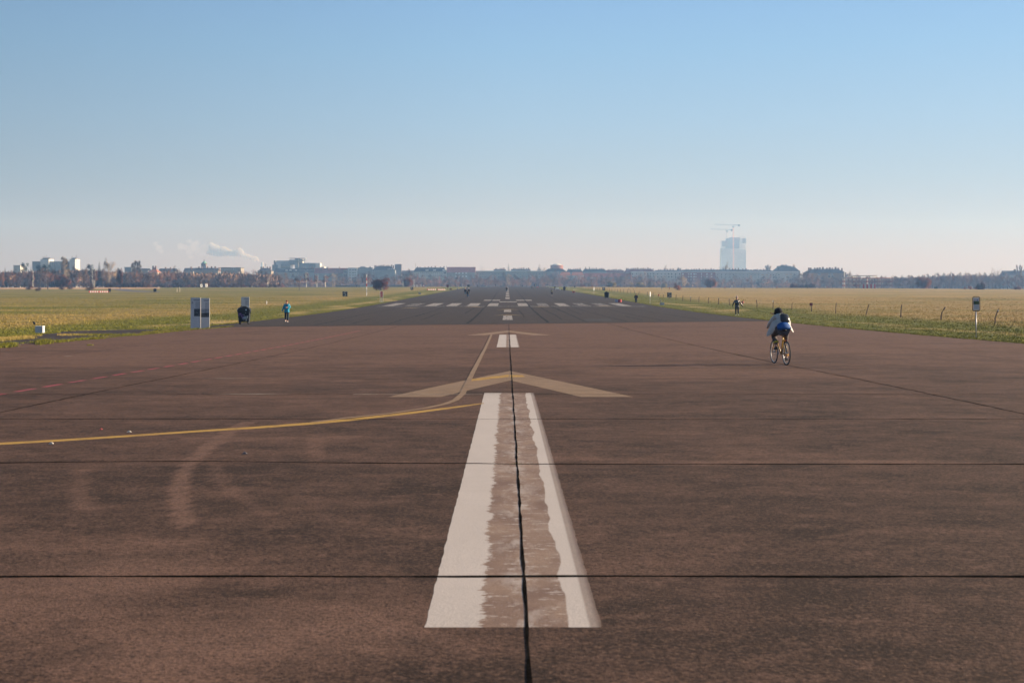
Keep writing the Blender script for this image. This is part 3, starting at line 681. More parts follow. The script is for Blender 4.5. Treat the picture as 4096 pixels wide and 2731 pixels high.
slab = [(lin(1911, 1930, 3), (1096, 1107), 5, 4.5, M_glassdk)] + [(lin(1944, 2170, 19), (1096, 1107, 1118), 4, 4.5, M_glassdk), ((2122,), (1101, 1112, 1123), 9, 4, M_glassdk)]
building('apartment_slab', 1902, 2176.5, 1085, 1560, 14, Wbeige, 'very long grey-beige flat-roofed slab ending the runway view', roof=M_white, win=slab)
building('townhouse_row', 1976, 2022, 1082, 1640, 12, Wgrey, 'roofs with chimneys behind the slab, left of the tall conifer', roof=Rdark, vr=1077, rtype='gable', chim=6)
building('townhouse_row', 2046, 2121, 1082, 1640, 12, Wgrey, 'roofs with chimneys behind the slab, right of the tall conifer', roof=Rdark, vr=1076, rtype='gable', chim=8)
y = 1900; e = empty('gas_holder', (PX(2228, y), y, zb(2228, y)), 0, 'round red-brown drum-shaped building with white cap', 'building'); rr = 25.5 * y / FPX; z0 = zb(2228, y)
MB().tube([(0, rr, 0), (0, rr, PZ(1060, y) - z0)], rr, 28).build('drum', rooftile('drum_brick', (.30, .13, .09)), e)
m = MB()
for vv in (1062, 1067, 1072): m.ring((0, rr, PZ(vv, y) - z0), rr + .05, .25, 2, 28, 4)
m.build('hoop', rooftile('drum_hoop', (.20, .08, .06)), e)
MB().tube([(0, rr, PZ(1060, y) - z0), (0, rr, PZ(1056.8, y) - z0), (0, rr, PZ(1054, y) - z0)], [rr * .8, rr * .55, rr * .1], 16).build('cap', M_white, e)
building('townhouse_row', 2178, 2265, 1086, 1650, 14, Wgrey, 'dark humped roofs in front of the round red drum', roof=Rdark, vr=1075, rtype='mansard', hip=1.5, chim=2)
building('house', 2240, 2284, 1102, 1480, 12, Wpale, 'house with faded orange roof, left one of the pair below the skyline', roof=Rorange, vr=1088, rtype='gable', hip=.5)
building('house', 2286, 2336, 1102, 1480, 12, wallmat('bluewhite_render', (0, 0, 0)), 'house with faded orange roof, right one of the pair below the skyline', roof=Rorange, vr=1088, rtype='gable', hip=.5)
building('townhouse_row', 2266, 2330, 1088, 1650, 12, Wgrey, 'dark roofs just right of the round red drum', roof=Rdark, vr=1078, rtype='mansard', chim=6, hip=.8)
building('townhouse_row', 2331, 2425, 1087, 1680, 12, Wgrey, 'dark roofs with two thin masts in the middle right', roof=Rdark, vr=1076.5, rtype='mansard', chim=9, hip=.8)
building('townhouse_row', 2426, 2494, 1090, 1700, 12, Wbeige, 'lower jagged roofs left of the reddish roof line', roof=Rred, vr=1081, rtype='mansard', chim=9)
building('townhouse_row', 2495, 2622, 1090, 1640, 12, Wbeige, 'reddish roof row with chimneys above the white apartments', roof=Rred, vr=1076, rtype='mansard', chim=12, hip=1.2)
building('townhouse_row', 2340, 2524, 1108, 1500, 12, Wgrey, 'long brown-red roof half hidden by treetops right of the drum', roof=Rred, vr=1092, rtype='gable')
building('townhouse_row', 2623, 2732, 1089, 1660, 12, Wpale, 'pale penthouse row above the white apartments, beside a conifer', roof=Rgrey, vr=1080.5, rtype='mansard', chim=8)
wv = [1097, 1104.5, 1116, 1127, 1138]
building('apartment_building', 2527, 2725, 1088, 1500, 12, Wwhite, 'white five-storey apartment building on the right', roof=M_white, win=[(lin(2590, 2614, 3), (1095, 1105), 4, 4.5, M_glassdk), ((2675, 2687, 2703, 2718), (1096, 1107), 4.5, 4.5, M_glassdk), ((2703,), (1101, 1112, 1123), 3, 4, M_glassdk), (lin(2530, 2580, 4), (1096, 1107, 1118), 3.5, 4.5, M_glassdk), ((2630, 2645, 2660), (1096, 1107), 3.5, 4.5, M_glassdk)])
building('apartment_building', 2725.8, 2862, 1089, 1498, 12, Wred, 'dark red apartment building with rows of white windows', roof=M_white, win=[((2732, 2764.5, 2776.5, 2828, 2846), (1096, 1107, 1118, 1129), 5, 4.5, M_wwin), ((2755, 2784, 2806), (1096, 1107, 1118, 1129), 2, 4, M_wwin)])
bal = flat('balcony_tan', (.33, .24, .17), .8, .15, .5)
building('apartment_building', 2863, 3195, 1087.5, 1502, 12, Wpale, 'very long pale apartment building below the construction tower', roof=M_white, win=[((2934,), (1098, 1109), 6, 4.5, M_glassdk), ((3050, 3067), (1099, 1109.5, 1120), 10, 5, bal), ((3147, 3163), (1098, 1109), 10, 5, bal), ((3105,), (1095, 1101, 1107, 1113), 2.5, 4, M_glassdk), ((3083, 3093, 3116, 3180), (1099, 1109), 5, 4.5, M_glassdk), (lin(2960, 3035, 6), (1099, 1109), 5, 4.5, M_glass), (lin(2870, 2920, 4), (1098, 1109), 5, 4.5, M_glassdk)])
building('townhouse_row', 2733, 2880, 1085, 1680, 12, Wgrey, 'dark roofs above the red apartment building', roof=Rdark, vr=1079, rtype='mansard', chim=12)
building('townhouse_row', 2881, 2996, 1085, 1680, 12, Wgrey, 'dark roofs in front of the foot of the construction tower', roof=Rdark, vr=1078.5, rtype='mansard', chim=8)
building('townhouse_row', 2997, 3086, 1085.5, 1680, 12, Wgrey, 'flat roofs with many chimneys right of the construction tower', roof=Rdark, vr=1082, rtype='mansard', chim=14)
building('school_building', 3100, 3201, 1086, 1620, 22, Wbeige, 'large dark hipped roof with raised parapet block', roof=Rdark, vr=1067, rtype='mansard', hip=1.3)
building('roof_pavilion', 3116, 3164, 1065.5, 1630, 14, Wgrey, 'raised block with railing on the large hipped roof', roof=Rdark, chim=2, cat='building')
building('apartment_building', 3226, 3384, 1092, 1300, 16, Wtan, 'tan apartment building under a grey hipped roof with dormers', roof=Rgrey, vr=1076, rtype='mansard', hip=2.2, chim=12, over=.8, win=[((3277,), (1096.5,), 10, 5, M_glass), ((3317, 3328), (1096.5,), 5, 5, M_glass), ((3317, 3330), (1106,), 9, 5, M_glassdk)])
building('house', 3412, 3442, 1106, 1500, 10, Wpale, 'pale low building behind the antenna array', roof=Rgrey, vr=1103, rtype='gable')
building('apartment_building', 4020, 4150, 1102, 1250, 14, wallmat('pale_blue_render', (.40, .44, .46)), 'pale gabled building with grey roof at the far right edge', roof=Rgrey, vr=1082.5, rtype='gable', over=.1, win=[(lin(4060, 4088, 3), (1109, 1120), 3, 5, M_glassdk)], chim=2)
for k, (uu, vt, yy, lb) in enumerate(((2342, 1067, 1690, 'left of two thin dark roof masts right of the drum'), (2357, 1067, 1690, 'right of two thin dark roof masts right of the drum'), (1662, 1053, 1560, 'thin aerial on the roof left of the cream row'), (1786, 1062, 1552, 'thin aerial at the left end of the large red roof'))):
    MB().tube([(PX(uu, yy), yy, 15), (PX(uu, yy), yy, PZ(vt, yy))], [.45 if k < 2 else .15] * 2, 6).build('roof_mast', M_dkmetal, label=lb, cat='mast')

# ---- tower under construction with two cranes
y = 4300; s_ = FPX / y; cx = PX(2935.5, y); e = empty('high_rise', (cx, y, -.5), 0, 'tall unfinished tower with glazed lower storeys and open concrete top', 'high-rise')
def q(u0, u1, v0, v1, d0, d1, nm, mat): return MB().box(PX(u0, y) - cx, PX(u1, y) - cx, d0, d1, (PZ(v1, y) + .5) if v1 else 0, PZ(v0, y) + .5).build(nm, mat, e)
gl = G('curtain_wall'); p = gl.obj(); x_, y_, z_ = gl.xyz(p)
fx = gl.mr(gl.ma('FRACT', gl.ma('DIVIDE', x_, 2.7)), .12, .2); fz = gl.mr(gl.ma('FRACT', gl.ma('DIVIDE', z_, 3.9)), .2, .3)
c = gl.mix(gl.ma('MULTIPLY', fx, fz), (.75, .70, .66), gl.mix(gl.mr(gl.noise(p, .05, 3), .4, .6), (.42, .40, .38), (.55, .50, .46)))
M_curtain = gl.out(c, .3)
q(2886, 2935, 994, None, 0, 36, 'glazed_block', M_curtain); q(2936.5, 2985, 999, None, 4, 42, 'glazed_block', M_curtain)
q(2908, 2960, 953, 994, 8, 30, 'core', M_conc)
for v_ in range(964, 996, 4): q(2887, 2912, v_, v_ + .9, 1, 34, 'floor_slab', M_conc)
for v_ in range(956, 998, 5): q(2936, 2984, v_, v_ + 1, 5, 40, 'floor_slab', M_conc)
for uu in lin(2888, 2910, 6): q(uu, uu + .9, 966, 994, 1.5, 3, 'column', M_conc)
for uu in lin(2938, 2983, 10): q(uu, uu + .9, 952, 999, 5.5, 7, 'column', M_conc)
scr = flat('climbing_screen', (.42, .38, .38), .8, .15, .1)
q(2887.5, 2911, 963.5, 985, -.8, .6, 'climbing_screen', scr); q(2970, 2985, 953, 973, 3, 4.6, 'climbing_screen', scr); q(2941, 2960, 950, 962, 3, 4.6, 'climbing_screen', scr)
q(2921, 2947, 949.5, 956, 6, 30, 'core', scr)
for uu in (2958.5, 2964.5, 2970.5, 2976, 2981.5): q(uu, uu + .8, 942.5, 952, 6, 6.8, 'rebar_column', M_conc)
def lattice(m, a, b, w, n, r=.16):
    """square lattice boom between two points"""
    a, b = Vector(a), Vector(b); d = (b - a).normalized(); p_ = d.cross(Vector((0, 1, 0))).normalized() if abs(d.y) < .9 else Vector((1, 0, 0)); q_ = d.cross(p_)
    cs = [(p_ * i + q_ * j) * w / 2 for i, j in ((1, 1), (-1, 1), (-1, -1), (1, -1))]
    for c_ in cs: m.tube([a + c_, b + c_], r, 4)
    for i in range(n):
        t0, t1 = a.lerp(b, i / n), a.lerp(b, (i + 1) / n)
        for k in range(4): m.tube([t0 + cs[k], t1 + cs[(k + 1) % 4]], r * .6, 3)
def crane(um, vt, ul, ur, vcw, mastmat, y, label):
    xm = PX(um, y); z0 = 0; e = empty('tower_crane', (xm, y, 0), 0, label, 'crane', 'cranes at the unfinished tower')
    zt = PZ(vt, y); m = MB(); lattice(m, (0, 0, 0), (0, 0, zt - 4), 2.6, 44, .3); m.build('mast', mastmat, e)
    MB().box(-3, 2.2, -2, 2, zt - 8, zt - 3).build('cab', M_grmetal, e)
    m = MB(); lattice(m, (0, 0, zt), (PX(ul, y) - xm, 0, zt + 1.5), 1.8, 36, .2); m.build('jib', M_grmetal, e)
    m = MB(); lattice(m, (0, 0, zt), (PX(ur, y) - xm, 0, zt - 1), 2.2, 10, .35); j = m.build('counter_jib', M_grmetal, e)
    MB().box(PX(ur, y) - xm - 5.5, PX(ur, y) - xm, -1.5, 1.5, zt - 4, zt + 1.5).build('counterweight', M_dkmetal, j)
M_orange = flat('crane_orange', (.80, .36, .20), .6, .15, .2)
crane(2933.4, 900, 2857.5, 2959.5, 0, M_orange, 4280, 'larger front tower crane with orange mast, topmost of the two')
crane(2908.5, 918.5, 2844.5, 2930, 0, M_grmetal, 4330, 'smaller rear tower crane with pale mast, lower jib')

# ---- antenna array on the field right (posts, ring platform, striped hut)
y = 800; cx = PX(3492, y); z0 = zg(cx, y); e = empty('antenna_array', (cx, y, z0), 0, 'red and white circular antenna array on posts over a striped hut', 'antenna')
rw = G('red_white_bands'); x_, y_, z_ = rw.xyz(rw.obj()); k_ = rw.ma('GREATER_THAN', rw.ma('FRACT', rw.ma('DIVIDE', z_, 2.2)), .5)
M_rw = rw.out(rw.mix(k_, (.46, .45, .45), (.26, .09, .08)), .6)
rwx = G('red_white_panels'); x_, y_, z_ = rwx.xyz(rwx.obj()); k_ = rwx.ma('GREATER_THAN', rwx.ma('FRACT', rwx.ma('DIVIDE', rwx.ma('ADD', x_, 50), 2.1)), .52)
M_rwx = rwx.out(rwx.mix(k_, (.40, .40, .42), (.36, .045, .05)), .6)
hp = PZ(1111.5, y) - z0; rad = 98 * y / FPX
m = MB(); nn = 34
for r_ in (rad, rad * .55): m.ring((0, rad, hp), r_, .10, 2, 40, 4)
for k in range(20): a = 2 * math.pi * k / 20; m.tube([(0, rad, hp), (rad * math.cos(a), rad + rad * math.sin(a), hp)], .06, 4)
m.build('platform', M_rw, e)
for k in range(30):
    a = 2 * math.pi * k / 30; r_ = rad * .985; x1_, y1_ = r_ * math.cos(a), rad + r_ * math.sin(a)
    MB().tube([(x1_, y1_, zg(cx + x1_, y + y1_) - z0 - .2), (x1_, y1_, hp)], .06, 5).build('post', M_rw, e)
for k in range(10):
    a = 2 * math.pi * k / 10 + .2; r_ = rad * .55; x1_, y1_ = r_ * math.cos(a), rad + r_ * math.sin(a)
    MB().tube([(x1_, y1_, zg(cx + x1_, y + y1_) - z0 - .2), (x1_, y1_, hp)], .10, 5).build('post', M_rw, e)
m = MB(); hr = PZ(1102, y) - z0; rr = 46.5 * y / FPX
for k in range(30):
    a = 2 * math.pi * k / 30; xx, yy = -1.2 + rr * math.cos(a), rad + rr * math.sin(a); m.tube([(xx, yy, hp), (xx, yy, hr)], .09, 4); m.box(xx - .35, xx + .35, yy - .2, yy + .2, hr, hr + .2)
m.ring((-1.2, rad, hr - .15), rr, .09, 2, 36, 4); m.build('antenna_ring', M_grmetal, e)
MB().tube([(0, rad, 0), (0, rad, hp)], .5, 8).build('centre_mast', M_rw, e)
ux0, ux1 = PX(3456, y) - cx, PX(3510, y) - cx
MB().box(ux0, ux1, 4, 9, -.6, PZ(1136, y) - z0).build('hut', M_rwx, e)
y = 780; cx = PX(3375, y); z0 = zg(cx, y); e = empty('radar_tower', (cx, y, z0), 0, 'lattice mast with white cylinder on top, left of the array', 'tower')
m = MB(); lattice(m, (0, 0, 0), (0, 0, PZ(1113, y) - z0), 1.1, 8, .1); m.build('lattice', M_rw, e)
MB().box(-1.0, 1.0, -.6, .6, PZ(1113, y) - z0, PZ(1109, y) - z0).build('platform', M_grmetal, e)
MB().tube([(.3, 0, PZ(1109, y) - z0), (.3, 0, PZ(1088.5, y) - z0)], .24, 10).build('antenna', M_white, e)
# red-white poles on the left
for u_, vt, y, lb, w_ in ((878, 1069, 900, 'left of two red and white lattice masts before the left wood', 1.3), (954.5, 1084, 900, 'right of two red and white lattice masts, with a platform', 1.2)):
    cx = PX(u_, y); z0 = zg(cx, y); e = empty('lattice_mast', (cx, y, z0), 0, lb, 'mast', 'lattice masts before the left wood'); m = MB(); h_ = PZ(vt, y) - z0
    lattice(m, (0, 0, 0), (0, 0, h_), .8, 8, .09); m.build('lattice', M_rw, e)
    if vt > 1080: MB().box(-1.6, 1.6, -.6, .6, h_, h_ + .5).build('platform', M_grmetal, e)

# ---- low things in front of the houses, seen over the crest
for u0, u1, vt, y, mt, lb in ((1345, 1440, 1141, 900, Wgrey, 'long low grey wall left of the oak'), (1441, 1492, 1140, 905, wallmat('pale_blue_wall', (.33, .38, .42)), 'pale blue fence wall behind the oak'), (1558, 1640, 1140, 910, Wgrey, 'grey fence wall right of the oak')):
    x0, x1 = PX(u0, y), PX(u1, y); zz = zg((x0 + x1) / 2, y)
    m = MB(); m.box(x0, x1, y, y + .3, zz - .5, PZ(vt, y))
    n = int((x1 - x0) / 2.5)
    for k in range(n + 1): xx = x0 + (x1 - x0) * k / n; m.box(xx - .08, xx + .08, y - .08, y, zz - .4, PZ(vt, y) + .1)
    m.build('boundary_wall', mt, label=lb, cat='wall')
e = empty('van', (PX(1934, 960), 960, zg(PX(1934, 960), 960)), 0, 'pale long van parked beyond the end of the runway', 'van')
z_ = PZ(1141.5, 960) - e.location.z; zl = PZ(1148, 960) - e.location.z - .6
m = MB(); m.prism([(-2.1, zl), (2.1, zl), (2.1, z_ * .62 + zl * .38), (1.6, z_ - .1), (1.4, z_), (-2.0, z_), (-2.1, z_ - .15)], 0, 1.9); m.build('body', Wpale, e)
MB().box(-1.6, 1.5, -.02, .02, zl + (z_ - zl) * .6, z_ - .3).build('window', M_glassdk, e)
for xx in (-1.4, 1.4): MB().ring((xx, .1, zl), .3, .1, 1, 12, 5).build('wheel', M_dkmetal, e)
# ------------------------------------------------------------------ trees
def foliage_mat(name, a, b, var=.35):
    g = G(name); oi = g.n('ShaderNodeObjectInfo'); p = g.obj()
    at_ = g.n('ShaderNodeAttribute'); at_.attribute_name = 'tone'
    c = g.mix(g.mr(g.noise(p, .45, 3), .35, .65), a, b)
    k = g.ma('ADD', g.mr(oi.outputs['Random'], 0, 1, 1 - var, 1 + var * .6), g.mr(at_.outputs['Fac'], 0, 1, -.12, .12))
    v = g.n('ShaderNodeVectorMath', operation='SCALE'); g.set(v.inputs[0], c); g.set(v.inputs['Scale'], k)
    g.b.inputs['Specular IOR Level'].default_value = .1
    ge = g.n('ShaderNodeNewGeometry'); q = g.n('ShaderNodeVectorMath', operation='SCALE'); g.set(q.inputs[0], ge.outputs['Normal'])
    g.set(q.inputs['Scale'], g.mr(ge.outputs['Backfacing'], 0, 1, 1, -1)); g.nt.links.new(q.outputs[0], g.b.inputs['Normal'])
    return g.out(v.outputs[0], .9)
def crown_normals(me, cz, up=.45, seed=0):
    """shade the loose twigs as one rounded mass"""
    n = len(me.vertices); co = np.empty(n * 3); me.vertices.foreach_get('co', co); co = co.reshape(-1, 3)
    N = co - np.array([0, 0, cz]); N /= np.maximum(.3, np.abs(N).max(0)); N[:, 2] += up
    w = np.array([mnoise.noise_vector((a[0] * .55 + seed, a[1] * .55, a[2] * .55)) for a in co]); N = N / np.maximum(.05, np.linalg.norm(N, axis=1))[:, None] + w * 1.0 + np.array([.30, -.10, .10])
    N /= np.maximum(.05, np.linalg.norm(N, axis=1))[:, None]
    me.polygons.foreach_set('use_smooth', [True] * len(me.polygons)); me.normals_split_custom_set_from_vertices(N.tolist())
M_twig = foliage_mat('bare_twigs', (.13, .085, .062), (.20, .13, .092))
M_twigred = foliage_mat('reddish_twigs', (.16, .075, .050), (.25, .115, .07))
M_twigpale = foliage_mat('pale_twigs', (.24, .19, .13), (.33, .26, .18))
M_rust = foliage_mat('rust_leaves', (.17, .06, .035), (.27, .10, .05))
M_maroon = foliage_mat('maroon_leaves', (.12, .036, .026), (.20, .062, .042))
M_willow = foliage_mat('yellow_willow_twigs', (.30, .24, .11), (.40, .31, .15))
M_conif = foliage_mat('conifer_needles', (.022, .038, .026), (.04, .062, .036))
M_bush = foliage_mat('purple_brown_twigs', (.075, .042, .034), (.12, .062, .045))
M_barkd = flat('dark_bark', (.055, .045, .04), .9, .3, 2); M_barkw = flat('birch_bark', (.62, .58, .52), .8, .35, 1.5); M_barkl = flat('pale_bark', (.26, .22, .17), .9, .3, 1)

def branches(rng, H, spread, base, nl, up, trunk_r, levels=3, gnarl=.15, first=.3):
    """trunk and limbs as tapered tubes; returns (trunk builder, twig builder, tips)"""
    tr = MB(); tw = MB(); tips = []
    n = 6; pts = [(math.sin(i * 1.3 + base) * gnarl * .3 * i / n, math.cos(i * 1.7 + base) * gnarl * .3 * i / n, H * .82 * i / n) for i in range(n + 1)]
    tr.tube(pts, [trunk_r * (1 - .85 * i / n) + .02 for i in range(n + 1)], 6)
    def limb(p, d, L, r, lv):
        q = [p]; dd = d.copy(); k = 4
        for i in range(k):
            dd = (dd + Vector((rng.uniform(-1, 1), rng.uniform(-1, 1), rng.uniform(-.6, 1) * up)) * gnarl).normalized(); q.append(q[-1] + dd * L / k)
        (tr if lv == 0 else tw).tube(q, [r * (1 - .7 * i / k) for i in range(k + 1)], 5 if lv == 0 else 3, cap=False)
        tips.append((q[-1], dd)); 
        if lv + 1 < levels:
            for _ in range(5 if lv == 0 else 4):
                t = rng.uniform(.3, 1); s_ = q[0].lerp(q[-1], t)
                i_ = min(k - 1, int(t * k)); s_ = q[i_].lerp(q[i_ + 1], t * k - i_)
                nd = (dd + Vector((rng.gauss(0, .6), rng.gauss(0, .6), rng.gauss(.1, .4)))).normalized(); limb(s_, nd, L * rng.uniform(.4, .65), r * .45, lv + 1)
    for i in range(nl):
        t = first + (0.95 - first) * i / nl; z = H * .82 * t; a = i * 2.4 + rng.uniform(-.4, .4)
        L = spread * (1.15 - .55 * abs(t - .45) / .55) * rng.uniform(.8, 1.1)
        d = Vector((math.cos(a), math.sin(a), up * rng.uniform(.5, 1.1))).normalized()
        limb(Vector(pts[min(n, int(t * n))]) + Vector((0, 0, 0)), d, L, trunk_r * .42 * (1 - .5 * t), 0)
    return tr, tw, tips
def slivers(m, rng, pts, n, ln, w, updir=.4, m_i=0):
    """thin twig ends or leaf clusters scattered round the given points"""
    tones = []
    for _ in range(n):
        c, r, out_ = pts[rng.randrange(len(pts))]
        o = Vector((rng.gauss(0, 1), rng.gauss(0, 1), rng.gauss(0, 1))); o = o.normalized() * (rng.random() ** .45)
        p = c + Vector((o.x * r[0], o.y * r[1], o.z * r[2]))
        d = (o * .8 + Vector((rng.gauss(0, .5), rng.gauss(0, .5), updir + rng.gauss(0, .4)))).normalized()
        s_ = d.cross(Vector((rng.gauss(0, 1), rng.gauss(0, 1), rng.gauss(0, 1)))).normalized(); L = ln * rng.uniform(.5, 1.4); W = w * rng.uniform(.6, 1.4)
        m.add([p - s_ * W / 2, p + s_ * W / 2, p + d * L], [(0, 1, 2)], m_i); t = rng.random(); tones += [t] * 3
    return tones
def lobes(rng, H, W, z0, k, flat_=.7, domed=True):
    L = []
    for i in range(k):
        t = rng.random(); a = rng.uniform(0, 6.28); z = z0 + (H - z0) * (.15 + .7 * t)
        q = math.sqrt(max(0, 1 - ((z - (z0 + H) / 2) / ((H - z0) / 2)) ** 2)); r = W * q * rng.uniform(.35, .8)
        s_ = W * rng.uniform(.28, .48)
        L.append((Vector((r * math.cos(a), r * math.sin(a), z)), (s_, s_, s_ * flat_), None))
    return L
def make_tree(name, seed, H, W, kind, leafmat, bark, label=None):
    """one prototype: an Empty with the children trunk and crown; H metres tall"""
    rng = random.Random(seed); e = empty(name); cr = MB(); tones = []
    tr = MB(); pre = 0
    if kind == 'bare':
        tr, tw, tips = branches(rng, H, W * .95, seed, 9, .75, H * .022, 3, .16, .25)
        cr = tw; pre = len(cr.v); P = [(t + Vector((0, 0, 0)), (W * .16, W * .16, W * .14), None) for t, d in tips] + lobes(rng, H, W, H * .22, 10)
        tones = slivers(cr, rng, P, 2400, H * .06, .085)
    elif kind == 'sparse':
        tr, tw, tips = branches(rng, H, W * 1.0, seed, 10, .6, H * .02, 3, .2, .22)
        cr = tw; pre = len(cr.v); P = [(t, (W * .14, W * .14, W * .12), None) for t, d in tips]
        tones = slivers(cr, rng, P, 1100, H * .07, .08)
    elif kind == 'birch':
        for k in range(2):
            x = k * .5; le = (k * 2 - 1) * .08
            tr.tube([(x + le * H * t, .1 * k, H * .9 * t) for t in (0, .3, .6, 1)], [H * .016, H * .013, H * .009, .02], 6)
            for i in range(9):
                t = .3 + .65 * i / 9; a = i * 2.1; L = W * (1 - .5 * t)
                tr.tube([(x + le * H * t, .1 * k, H * .9 * t), (x + le * H * t + math.cos(a) * L * .6, math.sin(a) * L * .6, H * .9 * t + L * .8)], [H * .006, .015], 4, cap=False)
        tones = slivers(cr, rng, lobes(rng, H, W * .8, H * .25, 12, 1.2), 1200, H * .07, .08, -.5)
    elif kind == 'poplar':
        tr.tube([(0, 0, 0), (0, 0, H * .5), (0, 0, H * .95)], [H * .02, H * .012, .02], 6)
        for i in range(34):
            t = .05 + .85 * i / 34; a = i * 2.4; L = H * .2 * (1 - .4 * t); r = W * (.75 if t < .7 else .4)
            cr.tube([(0, 0, H * t), (math.cos(a) * r, math.sin(a) * r, H * t + L * .6), (math.cos(a) * r * 1.1, math.sin(a) * r * 1.1, min(H, H * t + L * 1.2))], [.06, .04, .015], 3, cap=False)
        pre = len(cr.v); P = [(Vector((rng.uniform(-.4, .4) * W, rng.uniform(-.4, .4) * W, H * (.1 + .85 * i / 16))), (W * .6 * (1 - .5 * (i / 16) ** 3), W * .6, H * .05), None) for i in range(16)]
        tones = slivers(cr, rng, P, 2600, H * .05, .09, 1.6)
    elif kind == 'conifer':
        tr.tube([(0, 0, 0), (0, 0, H * .97)], [H * .02, .03], 6)
        for i in range(26):
            z = H * (.12 + .86 * i / 26); r = W * (1 - i / 26) ** .8 * rng.uniform(.8, 1.15) + .15
            for k in range(9):
                a = k * .7 + i * 1.3 + rng.uniform(-.2, .2); d = Vector((math.cos(a), math.sin(a), -.18)); s_ = Vector((-d.y, d.x, 0))
                b = Vector((0, 0, z)); w = r * .2
                cr.add([b, b + d * r * .6 + s_ * w, b + d * r * rng.uniform(.8, 1.1), b + d * r * .6 - s_ * w, b + d * r * .5 - Vector((0, 0, w))], [(0, 1, 2), (0, 2, 3), (0, 4, 2)]); tones += [rng.random()] * 5
    elif kind == 'pine':
        tr.tube([(0, 0, 0), (.1, 0, H * .6), (0, 0, H * .9)], [H * .022, H * .016, .04], 6)
        L = [(Vector((rng.uniform(-.6, .6) * W, rng.uniform(-.6, .6) * W, H * rng.uniform(.5, .92))), (W * .42, W * .42, H * .075), None) for _ in range(11)]
        for c, r, _ in L: tr.tube([(0, 0, c.z - H * .1), c], [H * .008, .02], 4, cap=False)
        tones = slivers(cr, rng, L, 1500, .55, .22, .3)
    elif kind == 'leafy':
        tr, tw, tips = branches(rng, H, W * .8, seed, 9, .6, H * .03, 2, .2, .12)
        cr = tw; pre = len(cr.v); tones = slivers(cr, rng, lobes(rng, H, W, H * .1, 20, .8), 4200, .42, .34, .1)
    elif kind == 'dome':
        tr.tube([(0, 0, 0), (0, 0, H * .5)], [H * .04, H * .02], 6)
        L = lobes(rng, H, W, -.1 * H, 26, .9); tones = slivers(cr, rng, L, 4600, H * .10, .16, .5)
    elif kind == 'bush':
        for i in range(14):
            a = i * 2.4; r = W * rng.uniform(.3, .95); tr.tube([(0, 0, 0), (math.cos(a) * r * .6, math.sin(a) * r * .6, H * .5), (math.cos(a) * r, math.sin(a) * r, H * rng.uniform(.6, .95))], [.05, .03, .01], 3, cap=False)
        L = lobes(rng, H, W, -.2 * H, 20, .8); tones = slivers(cr, rng, L, 1700, H * .16, .06, .7)
    t = tr.build('trunk' if kind != 'bush' else 'stems', bark, e)
    c = cr.build('crown' if kind != 'bush' else 'twigs', leafmat, e)
    if tones:
        a = c.data.attributes.new('tone', 'FLOAT', 'POINT'); n = len(c.data.vertices)
        tt = [.4] * (n - len(tones)) + tones; a.data.foreach_set('value', tt[-n:])
    if kind != 'conifer': crown_normals(c.data, H * .45, 1.0 if kind in ('leafy', 'dome', 'bush') else .5, seed)
    cv = np.array([v_.co[:] for v_ in c.data.vertices]); e['_h'] = float(np.percentile(cv[:, 2], 99.3)); e['_w'] = float(np.percentile(np.abs(cv[:, 0]), 98.5))
    return e
PROTO = {}
def proto(key):
    """prototypes are made on first use; the first tree placed is the prototype itself"""
    spec = dict(
        bare=('bare_tree', 11, 12, 4.6, 'bare', M_twig, M_barkd), bare2=('bare_tree', 12, 12, 5.0, 'bare', M_twig, M_barkd), bare3=('bare_tree', 13, 11, 5.2, 'bare', M_twigred, M_barkd),
        red=('bare_tree', 14, 11, 4.8, 'bare', M_twigred, M_barkd), pale=('bare_tree', 15, 14, 5.0, 'bare', M_twigpale, M_barkl), sparse=('bare_tree', 16, 8, 4.2, 'sparse', M_twig, M_barkd),
        sparser=('bare_tree', 17, 8, 4.0, 'sparse', M_twigred, M_barkd), birch=('birch_tree', 18, 11, 2.6, 'birch', M_twigred, M_barkw), poplar=('poplar_tree', 19, 20, 2.2, 'poplar', M_twigpale, M_barkl),
        conifer=('conifer_tree', 20, 16, 3.4, 'conifer', M_conif, M_barkd), pine=('pine_tree', 21, 14, 4.2, 'pine', M_conif, M_barkd), oak=('oak_tree', 22, 6, 4.0, 'leafy', M_maroon, M_barkd),
        rust=('oak_tree', 23, 8, 4.2, 'leafy', M_rust, M_barkd), dome=('round_tree', 24, 6, 3.6, 'dome', M_rust, M_barkd), domeb=('round_bush', 25, 3.5, 3.2, 'dome', M_bush, M_barkd),
        bush=('bush', 26, 3.2, 2.6, 'bush', M_bush, M_barkd), bushr=('bush', 27, 3.0, 2.4, 'bush', M_rust, M_barkd), willow=('willow_tree', 28, 6, 3.6, 'dome', M_willow, M_barkl), shrubpale=('bush', 29, 5, 3.4, 'bush', M_twigpale, M_barkl))[key]
    return make_tree(*spec)
NT = [0]
def tree(key, u, vt, y, w=None, label=None, group=None, cat='tree', vb=None, rz=None):
    """place a tree at pixel column u and distance y so that its top shows at pixel row vt; w = half width in pixels"""
    if vb is not None: y = at(u, vb).y
    first = key not in PROTO
    if first: PROTO[key] = proto(key)
    e = PROTO[key] if first else copy_tree(PROTO[key])
    x = PX(u, y); z = zg(x, y) - .1; H = PZ(vt, y) - z; k = H / e['_h']
    kx = k if w is None else (w / FPX * y) / e['_w']
    e.location = (x, y, z); e.scale = (kx, kx, k); NT[0] += 1; e.rotation_euler = (0, 0, NT[0] * 1.7 if rz is None else rz)
    for q_ in ('label', 'category', 'group'):
        if q_ in e: del e[q_]
    return tag(e, label, cat, group)
B1, s4 = (0, 940), 3.92
T = tree
